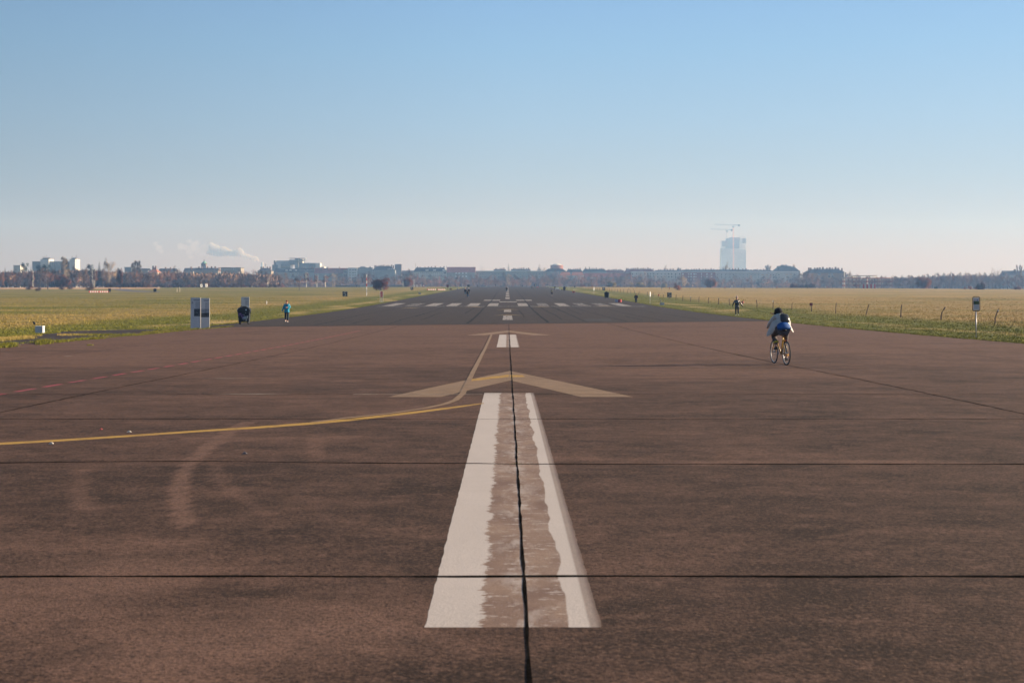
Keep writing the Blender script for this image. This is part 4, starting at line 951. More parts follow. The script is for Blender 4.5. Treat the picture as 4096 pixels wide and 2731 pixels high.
# ---- singled-out trees of the left side (pixel columns and top rows read off the photograph)
T('poplar', 256, 1028, 760, 13, 'tall slim bare poplar covering the right tower of the white block, left stem', 'pair of slim poplars at the white block'); T('poplar', 269, 1036, 765, 9, 'shorter slim poplar touching the right side of the tall one', 'pair of slim poplars at the white block')
for u_, vt, lb in ((530, 1050, 'leftmost'), (539, 1042, 'second from left'), (550, 1044, 'third from left'), (559, 1043, 'rightmost')): T('poplar', u_, vt, 900, 7, 'bare poplar in the short row of four beside the orange-roofed house, ' + lb, 'row of four poplars')
T('pine', 99, 1051, 880, 15, 'dark pine rising left of the large white block')
T('conifer', 20, 1068, 820, 9, 'dark conifer near the left edge of the photo')
T('conifer', 124, 1059, 950, 8, 'small grey-green conifer between the pine and the white block')
T('pine', 160, 1060, 860, 15, 'dark pine in front of the left part of the white block')
T('pine', 182, 1058, 850, 17, 'dark pine in front of the tall tower of the white block')
T('conifer', 207, 1068, 820, 11, 'dark conifer in front of the middle of the white block'); T('conifer', 219, 1061, 815, 12, 'tallest dark conifer left of the slim poplars')
T('pine', 363, 1057, 860, 14, 'dark pine left of the pointed conifer by the big pale tree'); T('conifer', 397, 1046, 850, 14, 'dark pointed conifer touching the big pale bare tree')
T('pale', 436, 1036, 720, 28, 'big pale bare tree with light trunks, tallest on the left')
T('birch', 377, 1079, 690, 14, 'leaning white birch pair left of the big pale tree'); T('birch', 131, 1085, 690, 8, 'thin white birch stem in the left brown wood')
T('rust', 240, 1101, 700, 24, 'orange-brown leafy tree below the slim poplars'); T('rust', 262, 1108, 690, 22, 'orange-brown leafy tree right under the slim poplars, nearer one'); T('rust', 478, 1076, 740, 14, 'orange leafed tree right of the big pale tree')
T('bare3', 8, 1086, 680, 14, 'rusty brown tree cut by the left edge of the photo')
for u_, vt, w_, k_ in ((40, 1082, 22, 'red'), (75, 1080, 26, 'red'), (110, 1085, 20, 'bare3'), (160, 1072, 26, 'bare'), (190, 1078, 24, 'red'), (300, 1066, 26, 'bare'), (335, 1070, 24, 'bare2'), (410, 1075, 20, 'bare'), (305, 1095, 18, 'red'), (345, 1110, 16, 'sparser'), (505, 1088, 22, 'bare2'), (540, 1084, 24, 'red'), (578, 1092, 20, 'bare2'), (600, 1088, 22, 'bare3'), (640, 1086, 24, 'red'), (672, 1078, 26, 'bare3')):
    T(k_, u_, vt, 740 + (u_ * 7) % 60, w_, 'bare reddish-brown tree in the dense wood along the left meadow', 'trees of the left wood')
T('red', 712, 1066, 860, 22, 'reddish round treetop left of the green-domed tower')
for u_, vt, w_, k_ in ((700, 1095, 26, 'bare2'), (735, 1092, 24, 'bare'), (770, 1096, 24, 'bare'), (845, 1092, 26, 'bare2'), (870, 1098, 20, 'red'), (905, 1085, 24, 'bare'), (935, 1090, 24, 'bare2'), (968, 1078, 26, 'bare3'), (1000, 1080, 24, 'bare3'), (1030, 1085, 24, 'bare'), (1060, 1082, 26, 'bare2'), (1095, 1090, 26, 'bare'), (1130, 1092, 26, 'bare2')):
    T(k_, u_, vt, 930 + (u_ * 7) % 90, w_, 'bare hazy tree in the wood below the green-domed tower', 'trees below the domed tower')
T('sparse', 811, 1098, 760, 24, 'lone dark spreading tree behind the pair of white boards', vb=1154.5); T('sparse', 965, 1107, 800, 21, 'lone small bare tree at the edge of the left meadow, right of the boards', vb=1153)
T('birch', 1071, 1106, 830, 12, 'cluster of thin white birch stems left of the white complex')
T('sparser', 893, 1107, 850, 16, 'small pale bare tree between the two lattice masts')
T('sparser', 1197, 1099, 700, 27, 'lone spreading tree with few orange leaves on the meadow', vb=1160.7)
for u_, vt, lb in ((1226, 1090, 'leftmost'), (1266, 1100, 'middle'), (1301, 1103, 'rightmost')): T('birch', u_, vt, 850, 11, 'white-stemmed birch in the row of three before the red roof, ' + lb, 'three birches before the red roof')
T('sparse', 1467, 1084, 760, 24, 'bare round tree behind the red and white pole', vb=1152)
T('oak', 1524, 1116, 700, 31, 'broad dark red-leaved oak on the meadow left of the runway', vb=1162)
T('dome', 1633, 1112, 900, 18, 'round orange-brown tree near the number 4 board')
# bushes of the left meadow
for u_, vt, yy, w_, lb in ((115, 1130, 580, 19, 'dark round bush, leftmost on the left meadow'), (153, 1147, 545, 13, 'low dark bush right of the leftmost one'), (248, 1142, 590, 14, 'dark bush below the orange-brown trees'), (278, 1137, 620, 14, 'dark shrub behind and right of the bush under the poplars'), (358, 1135, 555, 21, 'largest dark bush, behind the striped barriers')):
    T('bush', u_, vt, yy, w_, lb, None, 'bush', vb={580: 1159, 545: 1164, 590: 1159, 620: 1156.5, 555: 1161.5}[yy])
for k, u_ in enumerate(range(430, 600, 17)): T('bush', u_, 1124 + (u_ * 13) % 9, 690, 15, 'low reddish scrub along the foot of the left wood', 'scrub along the left wood', 'bush')
for k, u_ in enumerate(range(600, 1150, 25)): T('bush' if k % 3 else 'bushr', u_, 1132 + (u_ * 13) % 7, 800, 15, 'low hazy scrub below the domed tower', 'scrub below the domed tower', 'bush')
# ---- middle, in front of the town
for u_, vt, w_, k_ in ((1155, 1105, 22, 'bare'), (1180, 1100, 22, 'bare2'), (1240, 1108, 20, 'bare3'), (1330, 1090, 24, 'pale'), (1360, 1095, 24, 'bare'), (1385, 1098, 22, 'bare2'), (1425, 1098, 20, 'bare'), (1460, 1092, 22, 'bare3'), (1500, 1100, 24, 'bare'), (1540, 1098, 24, 'bare'), (1580, 1100, 24, 'bare2'), (1620, 1092, 26, 'bare'), (1640, 1078, 22, 'bare')):
    T(k_, u_, vt, 1050 + (u_ * 7) % 120, w_, 'blue-hazed bare tree before the long grey houses left of the runway', 'hazy trees left of the runway')
for i, u_ in enumerate(range(1665, 2185, 19)):
    T(('bare3', 'bare', 'red', 'bare2')[i % 4], u_ + (i * 5) % 7, (1094, 1100, 1108, 1098, 1104, 1112)[i % 6], 1200 + (i * 37) % 120, 22, 'blue-hazed bare tree in the row beyond the runway end', 'trees beyond the runway end')
T('pale', 2027, 1088, 1210, 20, 'taller forked bare tree beyond the runway end, below the conifer')
T('conifer', 2034, 1054, 1680, 11, 'tall conifer standing above the roofs at the runway end')
T('sparse', 1932, 1066, 1700, 9, 'small bare treetop above the roofs left of the tall conifer'); T('pale', 2165, 1061, 1720, 22, 'bare pale treetop left of the round red drum')
for u_, vt in ((2195, 1085), (2222, 1080), (2250, 1092)): T('bare3', u_, vt, 1420, 24, 'big reddish-grey tree below the round red drum', 'trees below the drum')
for i, u_ in enumerate(range(2190, 2620, 18)):
    T(('bare', 'bare2', 'red', 'bare3')[i % 4], u_ + (i * 5) % 7, (1100, 1092, 1108, 1088, 1104, 1096)[i % 6] + (6 if u_ < 2300 else 0), 1230 + (i * 41) % 130, 24, 'hazy bare tree right of the runway end, before the roofs', 'hazy trees right of the runway')
for i, u_ in enumerate(range(2625, 3200, 19)):
    T(('bare', 'bare2', 'bare', 'bare3')[i % 4], u_ + (i * 5) % 9, (1118, 1102, 1112, 1124, 1106, 1098)[i % 6], 1330 + (i * 41) % 100, 21, 'hazy bare tree before the long apartment buildings', 'trees before the apartment buildings')
T('pale', 2669, 1064, 1710, 27, 'pale bare treetop above the white apartment building'); T('conifer', 2700, 1072, 1700, 7, 'small conifer above the roofs, left of the other one'); T('pine', 2718, 1070, 1700, 9, 'dark conifer above the joint of white and red apartments')
T('pale', 2902, 1050, 1700, 21, 'bare treetop in front of the lower left of the construction tower')
for u_, vt, lb in ((3066, 1062, 'left stem'), (3073, 1059, 'middle stem'), (3079, 1063, 'right stem')): T('poplar', u_, vt, 1750, 6, 'clump of bare poplar tops right of the construction tower, ' + lb, 'poplar clump right of the tower')
T('poplar', 3175, 1058, 1800, 7, 'bare poplar top behind the large hipped roof')
for u_, vt, k_, w_, lb in ((2331, 1135, 'bushr', 13, 'pale reddish bush right of the runway, farthest left one'), (2362, 1130, 'shrubpale', 13, 'pale round bush behind the red shrub'), (2365, 1141, 'bushr', 8, 'small red shrub by the fence'),
                           (2408, 1124, 'sparser', 19, 'low spreading bare tree behind the number 4 board on the right'), (2447, 1127, 'willow', 18, 'yellow willow-like tree right of the number 4 board'), (2470, 1140, 'bushr', 8, 'tiny reddish bush right of the yellow tree'),
                           (2523, 1127, 'shrubpale', 13, 'pale feathery bush between the two yellow trees'), (2560, 1130, 'willow', 18, 'second yellowish round tree, left of the white apartments'), (2607, 1125, 'shrubpale', 20, 'olive-brown round bush before the white apartments'), (2657, 1133, 'willow', 12, 'small yellowish bush before the white apartments'),
                           (2730, 1103, 'pale', 20, 'pale birch-like tree before the joint of white and red apartments')):
    T(k_, u_, vt, 960, w_, lb, None, 'bush' if 'bush' in lb or 'shrub' in lb else 'tree')
T('bushr', 2711, 1134, 560, 16, 'small red-leaved tree standing on the right meadow', None, 'tree', vb=1160)
T('dome', 2841, 1115, 930, 21, 'round reddish tree before the red apartment building')
for u_, w_, lb in ((3176, 15, 'left'), (3207, 12, 'middle'), (3239, 19, 'right')): T('domeb', u_, 1134.5 if w_ > 12 else 1137.5, 900, w_, 'brown dome-shaped bush before the tan building, %s of the three' % lb, 'three dome bushes', 'bush')
for i, u_ in enumerate(list(range(3195, 3260, 16)) + list(range(3262, 3420, 17))):
    T(('bare', 'bare2', 'bare3')[i % 3], u_, (1095, 1104, 1090, 1110)[i % 4] if u_ < 3240 or u_ > 3380 else (1112, 1106, 1118)[i % 3], 1180 + (i * 31) % 70, 22, 'hazy bare tree round the tan building', 'trees round the tan building')
T('bare', 3226, 1079, 1200, 28, 'big hazy tree between the long apartments and the tan building'); T('pale', 3396, 1085, 1190, 16, 'pale hazy tree touching the right end of the tan building')
for u_ in (3430, 3450): T('bushr', u_, 1134, 860, 9, 'small bush under the antenna array', 'bushes under the array', 'bush')
T('sparse', 3440, 1131, 850, 14, 'small bare tree at the left of the striped hut')
for i, u_ in enumerate(range(3415, 4110, 15)):
    vt = float(np.interp(u_, [3415, 3500, 3560, 3640, 3700, 3780, 3900, 4000, 4110], [1106, 1104, 1103, 1101, 1098, 1090, 1091, 1092, 1100])) + (i * 7) % 5
    T(('bare', 'bare2', 'bare3', 'bare')[i % 4], u_, vt, 1090 + (i * 47) % 140, 20, 'hazy treetop of the wooded rise along the right horizon', 'trees of the wooded rise')
for u_, vt, w_, lb in ((3981, 1073, 13, 'left'), (3999, 1075, 13, 'right')): T('sparse', u_, vt, 1150, w_, 'round bare treetop above the right wood, ' + lb + ' one of the pair', 'pair of round treetops')
for u_, vt in ((4069, 1060), (4080, 1059), (4085, 1064)): T('poplar', u_, vt, 1200, 4.5, 'bare poplar in front of the gabled building at the right edge', 'poplars at the right edge')
T('dome', 3694, 1110, 700, 27, 'large round red-brown tree on the right meadow', vb=1154.6)
T('domeb', 3923, 1131, 720, 15, 'olive-brown round bush at the right'); T('sparse', 3752, 1136, 760, 10, 'small bare shrub beside the dark box at the right', None, 'bush')
for u_, vt, w_, lb in ((3859, 1146, 6, 'tiny red shrub on the right horizon, leftmost'), (3881, 1142, 10, 'red shrub left of the olive-brown bush'), (3904, 1147, 8, 'low reddish shrub touching the olive-brown bush'), (4063, 1143, 11, 'red shrub left one of the pair at the far right'), (4078, 1144, 8, 'red shrub right one of the pair at the far right')): T('bushr', u_, vt, 740, w_, lb, None, 'bush')
# ---- far-off wood that reads as one mass behind everything
def woodmass(name, us, vts, y, depth, mat, label, n=9000, seed=3):
    rng = random.Random(seed); m = MB(); tones = []
    for _ in range(n):
        u = rng.uniform(us[0], us[-1]); yy = y + rng.uniform(0, depth); vt = 7 + np.interp(u, us, vts) + 4 * mnoise.noise((u * .05, 0, 0)) + 2 * mnoise.noise((u * .17, 4, 0))
        zt = PZ(vt, y); z0 = zg(PX(u, yy), yy); z = z0 + (zt - z0 - 1) * rng.random() ** .8
        p = Vector((PX(u, yy), yy, z)); L = 2.0 * rng.uniform(.6, 1.4); d = Vector((rng.gauss(0, .5), rng.gauss(0, .5), 1)).normalized(); s_ = Vector((rng.gauss(0, 1), rng.gauss(0, 1), rng.gauss(0, .3))).normalized()
        m.add([p - s_ * .5, p + s_ * .5, p + d * L], [(0, 1, 2)]); tones += [rng.random()] * 3
    o = m.build(name, mat, None, label=label, kind='stuff'); a = o.data.attributes.new('tone', 'FLOAT', 'POINT'); a.data.foreach_set('value', tones)
    N = []
    for v_ in o.data.vertices: k_ = mnoise.noise_vector((v_.co.x * .09, v_.co.y * .09, v_.co.z * .16)); N.append((k_.x * 1.6 + .35, k_.y * 1.2 - .5, .75 + k_.z * 1.2))
    N = np.array(N); N /= np.linalg.norm(N, axis=1)[:, None]; o.data.polygons.foreach_set('use_smooth', [True] * len(o.data.polygons)); o.data.normals_split_custom_set_from_vertices(N.tolist())
    return o
woodmass('woodland', [-60, 60, 150, 260, 330, 440, 560, 680, 740, 900, 1120], [1078, 1080, 1075, 1072, 1070, 1078, 1084, 1080, 1084, 1085, 1092], 860, 120, M_twig, 'dense brown wood filling the left horizon', 22000)
woodmass('woodland', [1120, 1200, 1400, 1600, 1640, 1700, 2100, 2200, 2300, 2600, 2700, 3200, 3400], [1112, 1112, 1115, 1110, 1085, 1112, 1115, 1108, 1112, 1112, 1122, 1122, 1110], 1320, 130, M_twig, 'blue-hazed wood before the town', 26000, 5)
woodmass('woodland', [3395, 3420, 3500, 3600, 3700, 3780, 3900, 4020, 4100, 4200], [1110, 1106, 1105, 1103, 1099, 1094, 1093, 1095, 1105, 1108], 1240, 140, M_twig, 'wooded rise along the right horizon', 20000, 6)
# tall dry grass band at the foot of the left wood
rng = random.Random(8); m = MB()
for _ in range(9000):
    u = rng.uniform(-40, 640); yy = rng.uniform(655, 690); x = PX(u, yy); z = zg(x, yy); h = rng.uniform(.25, .8)
    m.add([(x - .12, yy, z), (x + .12, yy, z), (x + rng.uniform(-.2, .2), yy + rng.uniform(-.3, .3), z + h)], [(0, 1, 2)])
o = m.build('tall_grass', flat('dry_reed', (.24, .17, .115), .9, .2, .1), None, kind='stuff', label='pale dry tall grass along the left wood')
o.data.polygons.foreach_set('use_smooth', [True] * len(o.data.polygons)); o.data.normals_split_custom_set_from_vertices([(.5, -.5, .7)] * len(o.data.vertices))
# ---- smoke from the power station, drifting left
def plume(name, spec, dens, col, label):
    m = MB()
    for u, v, r in spec:
        y = 5600; r *= y / FPX; m.sph((PX(u, y), y, PZ(v, y)), (r * 1.15, r, r), 0, 20, 14)
    o = m.build(name, None, None, kind='stuff', label=label); o.data.materials.clear()
    rm = o.modifiers.new('m', 'REMESH'); rm.mode = 'VOXEL'; rm.voxel_size = 2.2
    tx = bpy.data.textures.new(name, 'CLOUDS'); tx.noise_scale = 15; tx.noise_depth = 4
    dp = o.modifiers.new('d', 'DISPLACE'); dp.texture = tx; dp.strength = 15; dp.mid_level = .5; dp.texture_coords = 'GLOBAL'
    mt = bpy.data.materials.new(name + '_vapour'); mt.use_nodes = True; n = mt.node_tree; n.nodes.clear()
    a = n.nodes.new('ShaderNodeOutputMaterial'); b = n.nodes.new('ShaderNodeVolumePrincipled'); b.inputs['Color'].default_value = (*col, 1)
    b.inputs['Density'].default_value = dens; b.inputs['Anisotropy'].default_value = .2; n.links.new(b.outputs[0], a.inputs['Volume'])
    o.data.materials.append(mt)
    for p_ in o.data.polygons: p_.material_index = 0
    return o
zp = lambda x, y: (560 + x / 3.92, 940 + y / 3.92)
def pl(lst): return [(*zp(x, y), r / 3.92) for x, y, r in lst]
plume('smoke_plume', pl([(1872, 415, 10), (1850, 400, 22), (1815, 380, 34), (1780, 368, 34), (1740, 352, 36), (1700, 345, 38), (1660, 335, 38), (1620, 305, 42), (1580, 280, 56), (1540, 270, 60), (1500, 300, 50), (1450, 290, 50), (1400, 275, 56), (1350, 260, 60), (1310, 235, 56), (1300, 290, 50), (1250, 300, 44), (1200, 285, 50), (1180, 220, 66), (1150, 200, 64), (1110, 170, 50), (1100, 145, 30), (1150, 300, 44), (1080, 280, 40)]), .075, (1, .96, .94), 'bright billowing smoke plume rising right to left above the left skyline')
plume('smoke_haze', pl([(1030, 250, 60), (1000, 200, 56), (960, 290, 60), (1040, 310, 50), (900, 240, 70), (840, 200, 70), (780, 260, 60), (720, 200, 50), (640, 180, 60), (880, 130, 50), (780, 100, 40), (800, 340, 40), (300, 200, 50), (240, 140, 40), (330, 250, 30)]), .008, (.90, .88, 1), 'thin fading smoke left of the bright plume')
# ------------------------------------------------------------------ things on the field
M_panel = flat('grey_panel', (.47, .51, .56), .5, .06, 2); M_paneledge = flat('panel_edge', (.42, .42, .40), .5, .1, 2)
M_ink = flat('dark_ink', (.04, .05, .09), .6, .2, 5); M_photo = flat('dark_photo', (.035, .045, .06), .5, .6, 7); M_photol = flat('pale_photo', (.20, .24, .30), .5, .35, 6)
M_text = flat('text_grey', (.27, .30, .36), .6, .15, 20); M_blueink = flat('blue_ink', (.03, .10, .24), .6, .1, 5)
M_bin = flat('black_plastic', (.006, .007, .009), .5, .3, 4, spec=.25); M_bingr = flat('worn_bin_grey', (.30, .33, .36), .5, .4, 6); M_purple = flat('purple_spray', (.22, .10, .35), .6, .2, 9); M_spray = flat('pale_spray', (.42, .55, .66), .6, .2, 9)
M_rubber = flat('rubber', (.015, .015, .015), .7, .2, 6); M_wood = flat('weathered_wood', (.12, .085, .06), .9, .35, 4); M_pink = flat('pinkish_red', (.62, .14, .13), .7, .12, 3)
M_black = flat('black_board', (.018, .022, .028), .6, .2, 2); M_cream = flat('cream_paint', (.58, .52, .42), .6, .2, 4); M_maroon2 = flat('maroon_paint', (.16, .035, .045), .7, .2, 3); M_greenp = flat('leaf_green_print', (.06, .10, .04), .5, .5, 12); M_sky2 = flat('blue_print', (.04, .22, .40), .5, .3, 9)
def gp(u, v): return at(u, v)
def spx(y): return FPX / y
# fence posts: (base u, base v, top u, top v)
POSTS = [(3980, 1296, 3996.5, 1232.7), (3764.4, 1280.6, 3781, 1227.8), (3602, 1268.4, 3606.7, 1218.6), (3463.5, 1259, 3476.3, 1216.3), (3342.3, 1252.6, 3345, 1210.5), (3247, 1245.4, 3244.5, 1212),
 (3166, 1240, 3170, 1211), (3091, 1236, 3093, 1202), (3028.6, 1231, 3026, 1198.8), (2969, 1226.5, 2974, 1199), (2918, 1221, 2916.5, 1194), (2873.5, 1218, 2874.5, 1192), (2833.4, 1213.3, 2834.7, 1189), (2795.5, 1210, 2796.5, 1186), (2762, 1207, 2763, 1185), (2731, 1203.5, 2731.5, 1182), (2704, 1200, 2705, 1178),
 (2677.6, 1195, 2678, 1176), (2652, 1192, 2656, 1173.4), (2633, 1189.5, 2636, 1172), (2611.5, 1187.4, 2613, 1170), (2590, 1183, 2590.5, 1166.5), (2554.6, 1178, 2557.5, 1165), (2538, 1175, 2538.7, 1161.4), (2522.7, 1173.4, 2522.7, 1159), (2510.2, 1171.6, 2511.2, 1157.5), (2494, 1171, 2495, 1156.5), (2482.1, 1169.3, 2482.1, 1156.4),
 (2470, 1168.2, 2470, 1155.7), (2459, 1167.8, 2460.3, 1155.5), (2447.4, 1167.3, 2447.7, 1155.5), (2437.8, 1165.7, 2437.8, 1153.7), (2427.8, 1164.5, 2427.8, 1153.3), (2398.2, 1161.5, 2398.2, 1150.5), (2388, 1160.7, 2389.3, 1151), (2378.6, 1160, 2378.6, 1150.4), (2371.4, 1159.4, 2371.4, 1149.7), (2365.3, 1158.8, 2365.3, 1149.5), (2360.7, 1158.2, 2360.7, 1149.2), (2354.3, 1157.7, 2355.3, 1149), (2348.5, 1156.9, 2348.5, 1148.8), (2341.6, 1156.3, 2341.6, 1148.3), (2329.3, 1153.8, 2329.3, 1144), (2324.2, 1153.3, 2324.2, 1143.5), (2318, 1151.8, 2318, 1142.5)]
def post_words(i):
    return ['nearest the right edge, bent and leaning right', 'left of the tall info sign, kinked at the top', 'straight, second to the left of the info sign', 'leaning right, third to the left of the info sign', 'thin and nearly straight, right of the post with the maroon board', 'carrying a small maroon board on top',
            'leaning slightly, just left of the maroon board', 'with a pale tag, above the cyclist', 'thin and bowed, right of the puffer-coat walker', 'with a red bag hung on it, beside the walker\'s hand', 'just left of the puffer-coat walker'][i] if i < 11 else None
for i, (ub, vb_, ut, vt) in enumerate(POSTS):
    p = gp(ub, vb_); y = p.y; h = PZ(vt, y) - p.z; dx = PX(ut, y) - p.x; rnd = random.Random(i * 5 + 1); r = .055 + rnd.uniform(-.01, .012)
    b = [rnd.uniform(-.05, .05) for _ in range(4)]; m = MB()
    kk = [0, .12, .35, .6, .84, 1]; bend = [0, .0, .10, .32, .62, 1] if i in (0, 1, 9) else kk
    m.tube([(dx * bd + (b[j % 4] if 0 < j < 5 else 0) * .6, b[(j + 2) % 4] * .4, h * k - (.15 if j == 0 else 0)) for j, (k, bd) in enumerate(zip(kk, bend))], [r * 1.1, r * 1.1, r, r * .95, r, r * .92], 8)
    w_ = post_words(i)
    lb = ('weathered wooden fence post ' + w_) if w_ else 'short weathered fence post in the receding row along the right verge'
    e = empty('fence_post', tuple(p), 0, lb, 'post', 'fence posts along the right verge'); m.build('stake', M_wood, e, smooth=True)
    if i == 5: MB().box(dx - .19, dx + .17, -.07, -.04, h - .33, h + .02).build('board', M_maroon2, e)
    if i in (7, 14, 18): MB().box(dx - .09, dx - .01, -.08, -.05, h - .22, h).build('tag', M_white, e)
    if i == 0: MB().tube([(dx * .68, -.02, h * .83), (dx * .72, -.01, h * .87)], .075, 8).build('tape', M_grmetal, e)
for ub, vb_, hh, mt, lb in ((2969, 1226, .62, M_pink, 'crumpled red plastic bag hanging on the fence post beside the walker'), (2634, 1189, .5, M_pink, 'small red bag tied to a fence post left of the black number 5 board')):
    p = gp(ub, vb_); m = MB(); rnd = random.Random(3); m.sph((0, 0, 0), (.19, .1, .17), 0, 8, 6); m.v = [(a + rnd.uniform(-.05, .05), b + rnd.uniform(-.03, .03), c + rnd.uniform(-.05, .05)) for a, b, c in m.v]
    o = m.build('plastic_bag', mt, label=lb, cat='bag'); o.location = (p.x + .03, p.y - .12, p.z + hh)
# the second, farther row of posts
for k, (u, v, vt, cap) in enumerate(((2516, 1160.5, 1153, 0), (2532.6, 1160.5, 1153, 0), (2646.7, 1158.8, 1151.5, 2), (2677.8, 1158.5, 1149, 1), (2760, 1158, 1149, 0), (2799.6, 1157.5, 1148.5, 0), (2877, 1157.5, 1149.5, 2), (2900, 1157.3, 1147.5, 1), (2978, 1156.8, 1148.7, 0), (3028.5, 1156, 1147, 0), (3091, 1156, 1148.7, 0), (3107.4, 1156, 1147.5, 1), (3309, 1153.6, 1145, 1), (3301, 1153.6, 1146, 2))):
    p = gp(u, v); e = empty('fence_post', tuple(p), 0, ('far thin fence post with a %s top across the right meadow' % ('red', 'white')[cap - 1]) if cap else 'far thin plain fence post across the right meadow', 'post', 'far fence posts on the right meadow' + (' ' + ('', 'red topped', 'white topped')[cap] if cap else ''))
    h = PZ(vt, p.y) - p.z; MB().tube([(0, 0, -.1), (.03 * (k % 3 - 1), 0, h)], .075, 6).build('stake', M_wood, e)
    if cap: MB().box(-.17, .17, -.1, .1, h - .35, h + .05).build('cap', (M_pink, M_white)[cap - 1], e)

# ---- information panels: grey steles with heading, text column and photograph
def panel(u0, u1, vt, vb_, label, group, photo, y=None, rz=0):
    p = gp((u0 + u1) / 2, vb_) if y is None else Vector((PX((u0 + u1) / 2, y), y, zg(PX((u0 + u1) / 2, y), y))); s_ = spx(p.y); w = (u1 - u0) / s_; H = PZ(vt, p.y) - p.z
    e = empty('information_stele', tuple(p), rz, label, 'sign', group)
    MB().box(-w / 2, w / 2, 0, .06, -.05, H).build('board', M_panel, e); MB().box(w / 2, w / 2 + .022, -.006, .066, -.05, H).build('edge_trim', M_paneledge, e)
    f = lambda a, b, c, d, nm, mt, yy=-.003: MB().box(-w / 2 + a * w, -w / 2 + b * w, yy, yy + .003, H * (1 - d), H * (1 - c)).build(nm, mt, e)
    m = MB(); rnd = random.Random(int(u0)); x = .30
    for row, (a, b, t0) in enumerate(((.30, .86, .062), (.36, .88, .084))):
        x = a
        while x < b:
            ww = rnd.uniform(.012, .03); m.box(-w / 2 + x * w, -w / 2 + (x + ww) * w, -.004, -.001, H * (1 - t0 - .012), H * (1 - t0 + (.002 if rnd.random() < .4 else 0))); x += ww + .008
    m.build('heading', M_ink, e)
    f(.87, .99, .058, .073, 'heading_bar', M_blueink)
    m = MB()
    for r_ in range(17): m.box(-w / 2 + .50 * w, -w / 2 + (.97 if r_ % 6 != 5 else .75) * w, -.004, -.001, H * (1 - (.145 + r_ * .0125)), H * (1 - (.138 + r_ * .0125)))
    m.build('text_block', M_text, e)
    if u1 - u0 > 36: f(.10, .26, .13, .20, 'stamp', M_text)
    m = MB(); m.ring((-w * .28, -.003, H * .70), .075, .004, 1, 20, 3); m.build('round_diagram', M_text, e)
    if photo == 1:
        f(.36, .985, .36, .60, 'photograph', M_photo)
        m = MB(); rr = random.Random(2)
        for _ in range(26): a, b = rr.uniform(.38, .94), rr.uniform(.37, .59); m.box(-w / 2 + a * w, -w / 2 + (a + rr.uniform(.01, .05)) * w, -.005, -.004, H * (1 - b - rr.uniform(.005, .02)), H * (1 - b))
        m.box(-w / 2 + .37 * w, -w / 2 + .98 * w, -.006, -.0045, H * .512, H * .518); m.build('photo_detail', M_photol, e)
    elif photo == 2:
        f(.02, .985, .355, .49, 'photograph', M_photol); f(.02, .985, .49, .63, 'photograph', M_photo)
        m = MB(); m.prism([(-w * .45, H * .505), (w * .2, H * .522), (w * .42, H * .53), (w * .3, H * .515), (-w * .1, H * .50), (-w * .4, H * .497)], -.006, -.005)
        rr = random.Random(4)
        for _ in range(18): a = rr.uniform(.05, .9); b = rr.uniform(.55, .62); m.box(-w / 2 + a * w, -w / 2 + (a + .05) * w, -.006, -.0045, H * (1 - b - .01), H * (1 - b))
        m.build('photo_detail', M_photol, e)
    return e
panel(762.3, 801, 1190.3, 1314.5, 'left wider stele of the pair of grey information panels', 'information panels', 1)
panel(803.5, 837, 1192.4, 1313, 'right stele of the pair of grey information panels, with landscape photo', 'information panels', 2)
panel(964.4, 996.5, 1187.6, 1280, 'single grey information panel standing behind the graffitied bin', 'information panels', 0, y=121)

# ---- large wheeled rubbish containers with a domed lid
def letters(m, s, x, z, h, w, t, y, wob, rnd):
    G_ = {'M': [(0, 0, 0, 1), (0, 1, .5, .45), (.5, .45, 1, 1), (1, 1, 1, 0)], 'A': [(0, 0, .5, 1), (.5, 1, 1, 0), (.2, .4, .8, .4)], 'R': [(0, 0, 0, 1), (0, 1, .8, .9), (.8, .9, .75, .5), (.75, .5, 0, .45), (.3, .45, 1, 0)], 'T': [(.5, 0, .5, 1), (0, 1, 1, 1)],
          'G': [(1, .85, .4, 1), (.4, 1, 0, .5), (0, .5, .4, 0), (.4, 0, 1, .2), (1, .2, 1, .5), (1, .5, .6, .5)], 'I': [(.5, 0, .5, 1)]}
    for ch in s:
        for a, b, c, d in G_[ch]:
            m.tube([(x + a * w, y, z + b * h), (x + c * w, y, z + d * h)], t, 4)
        x += w * 1.25; z += wob
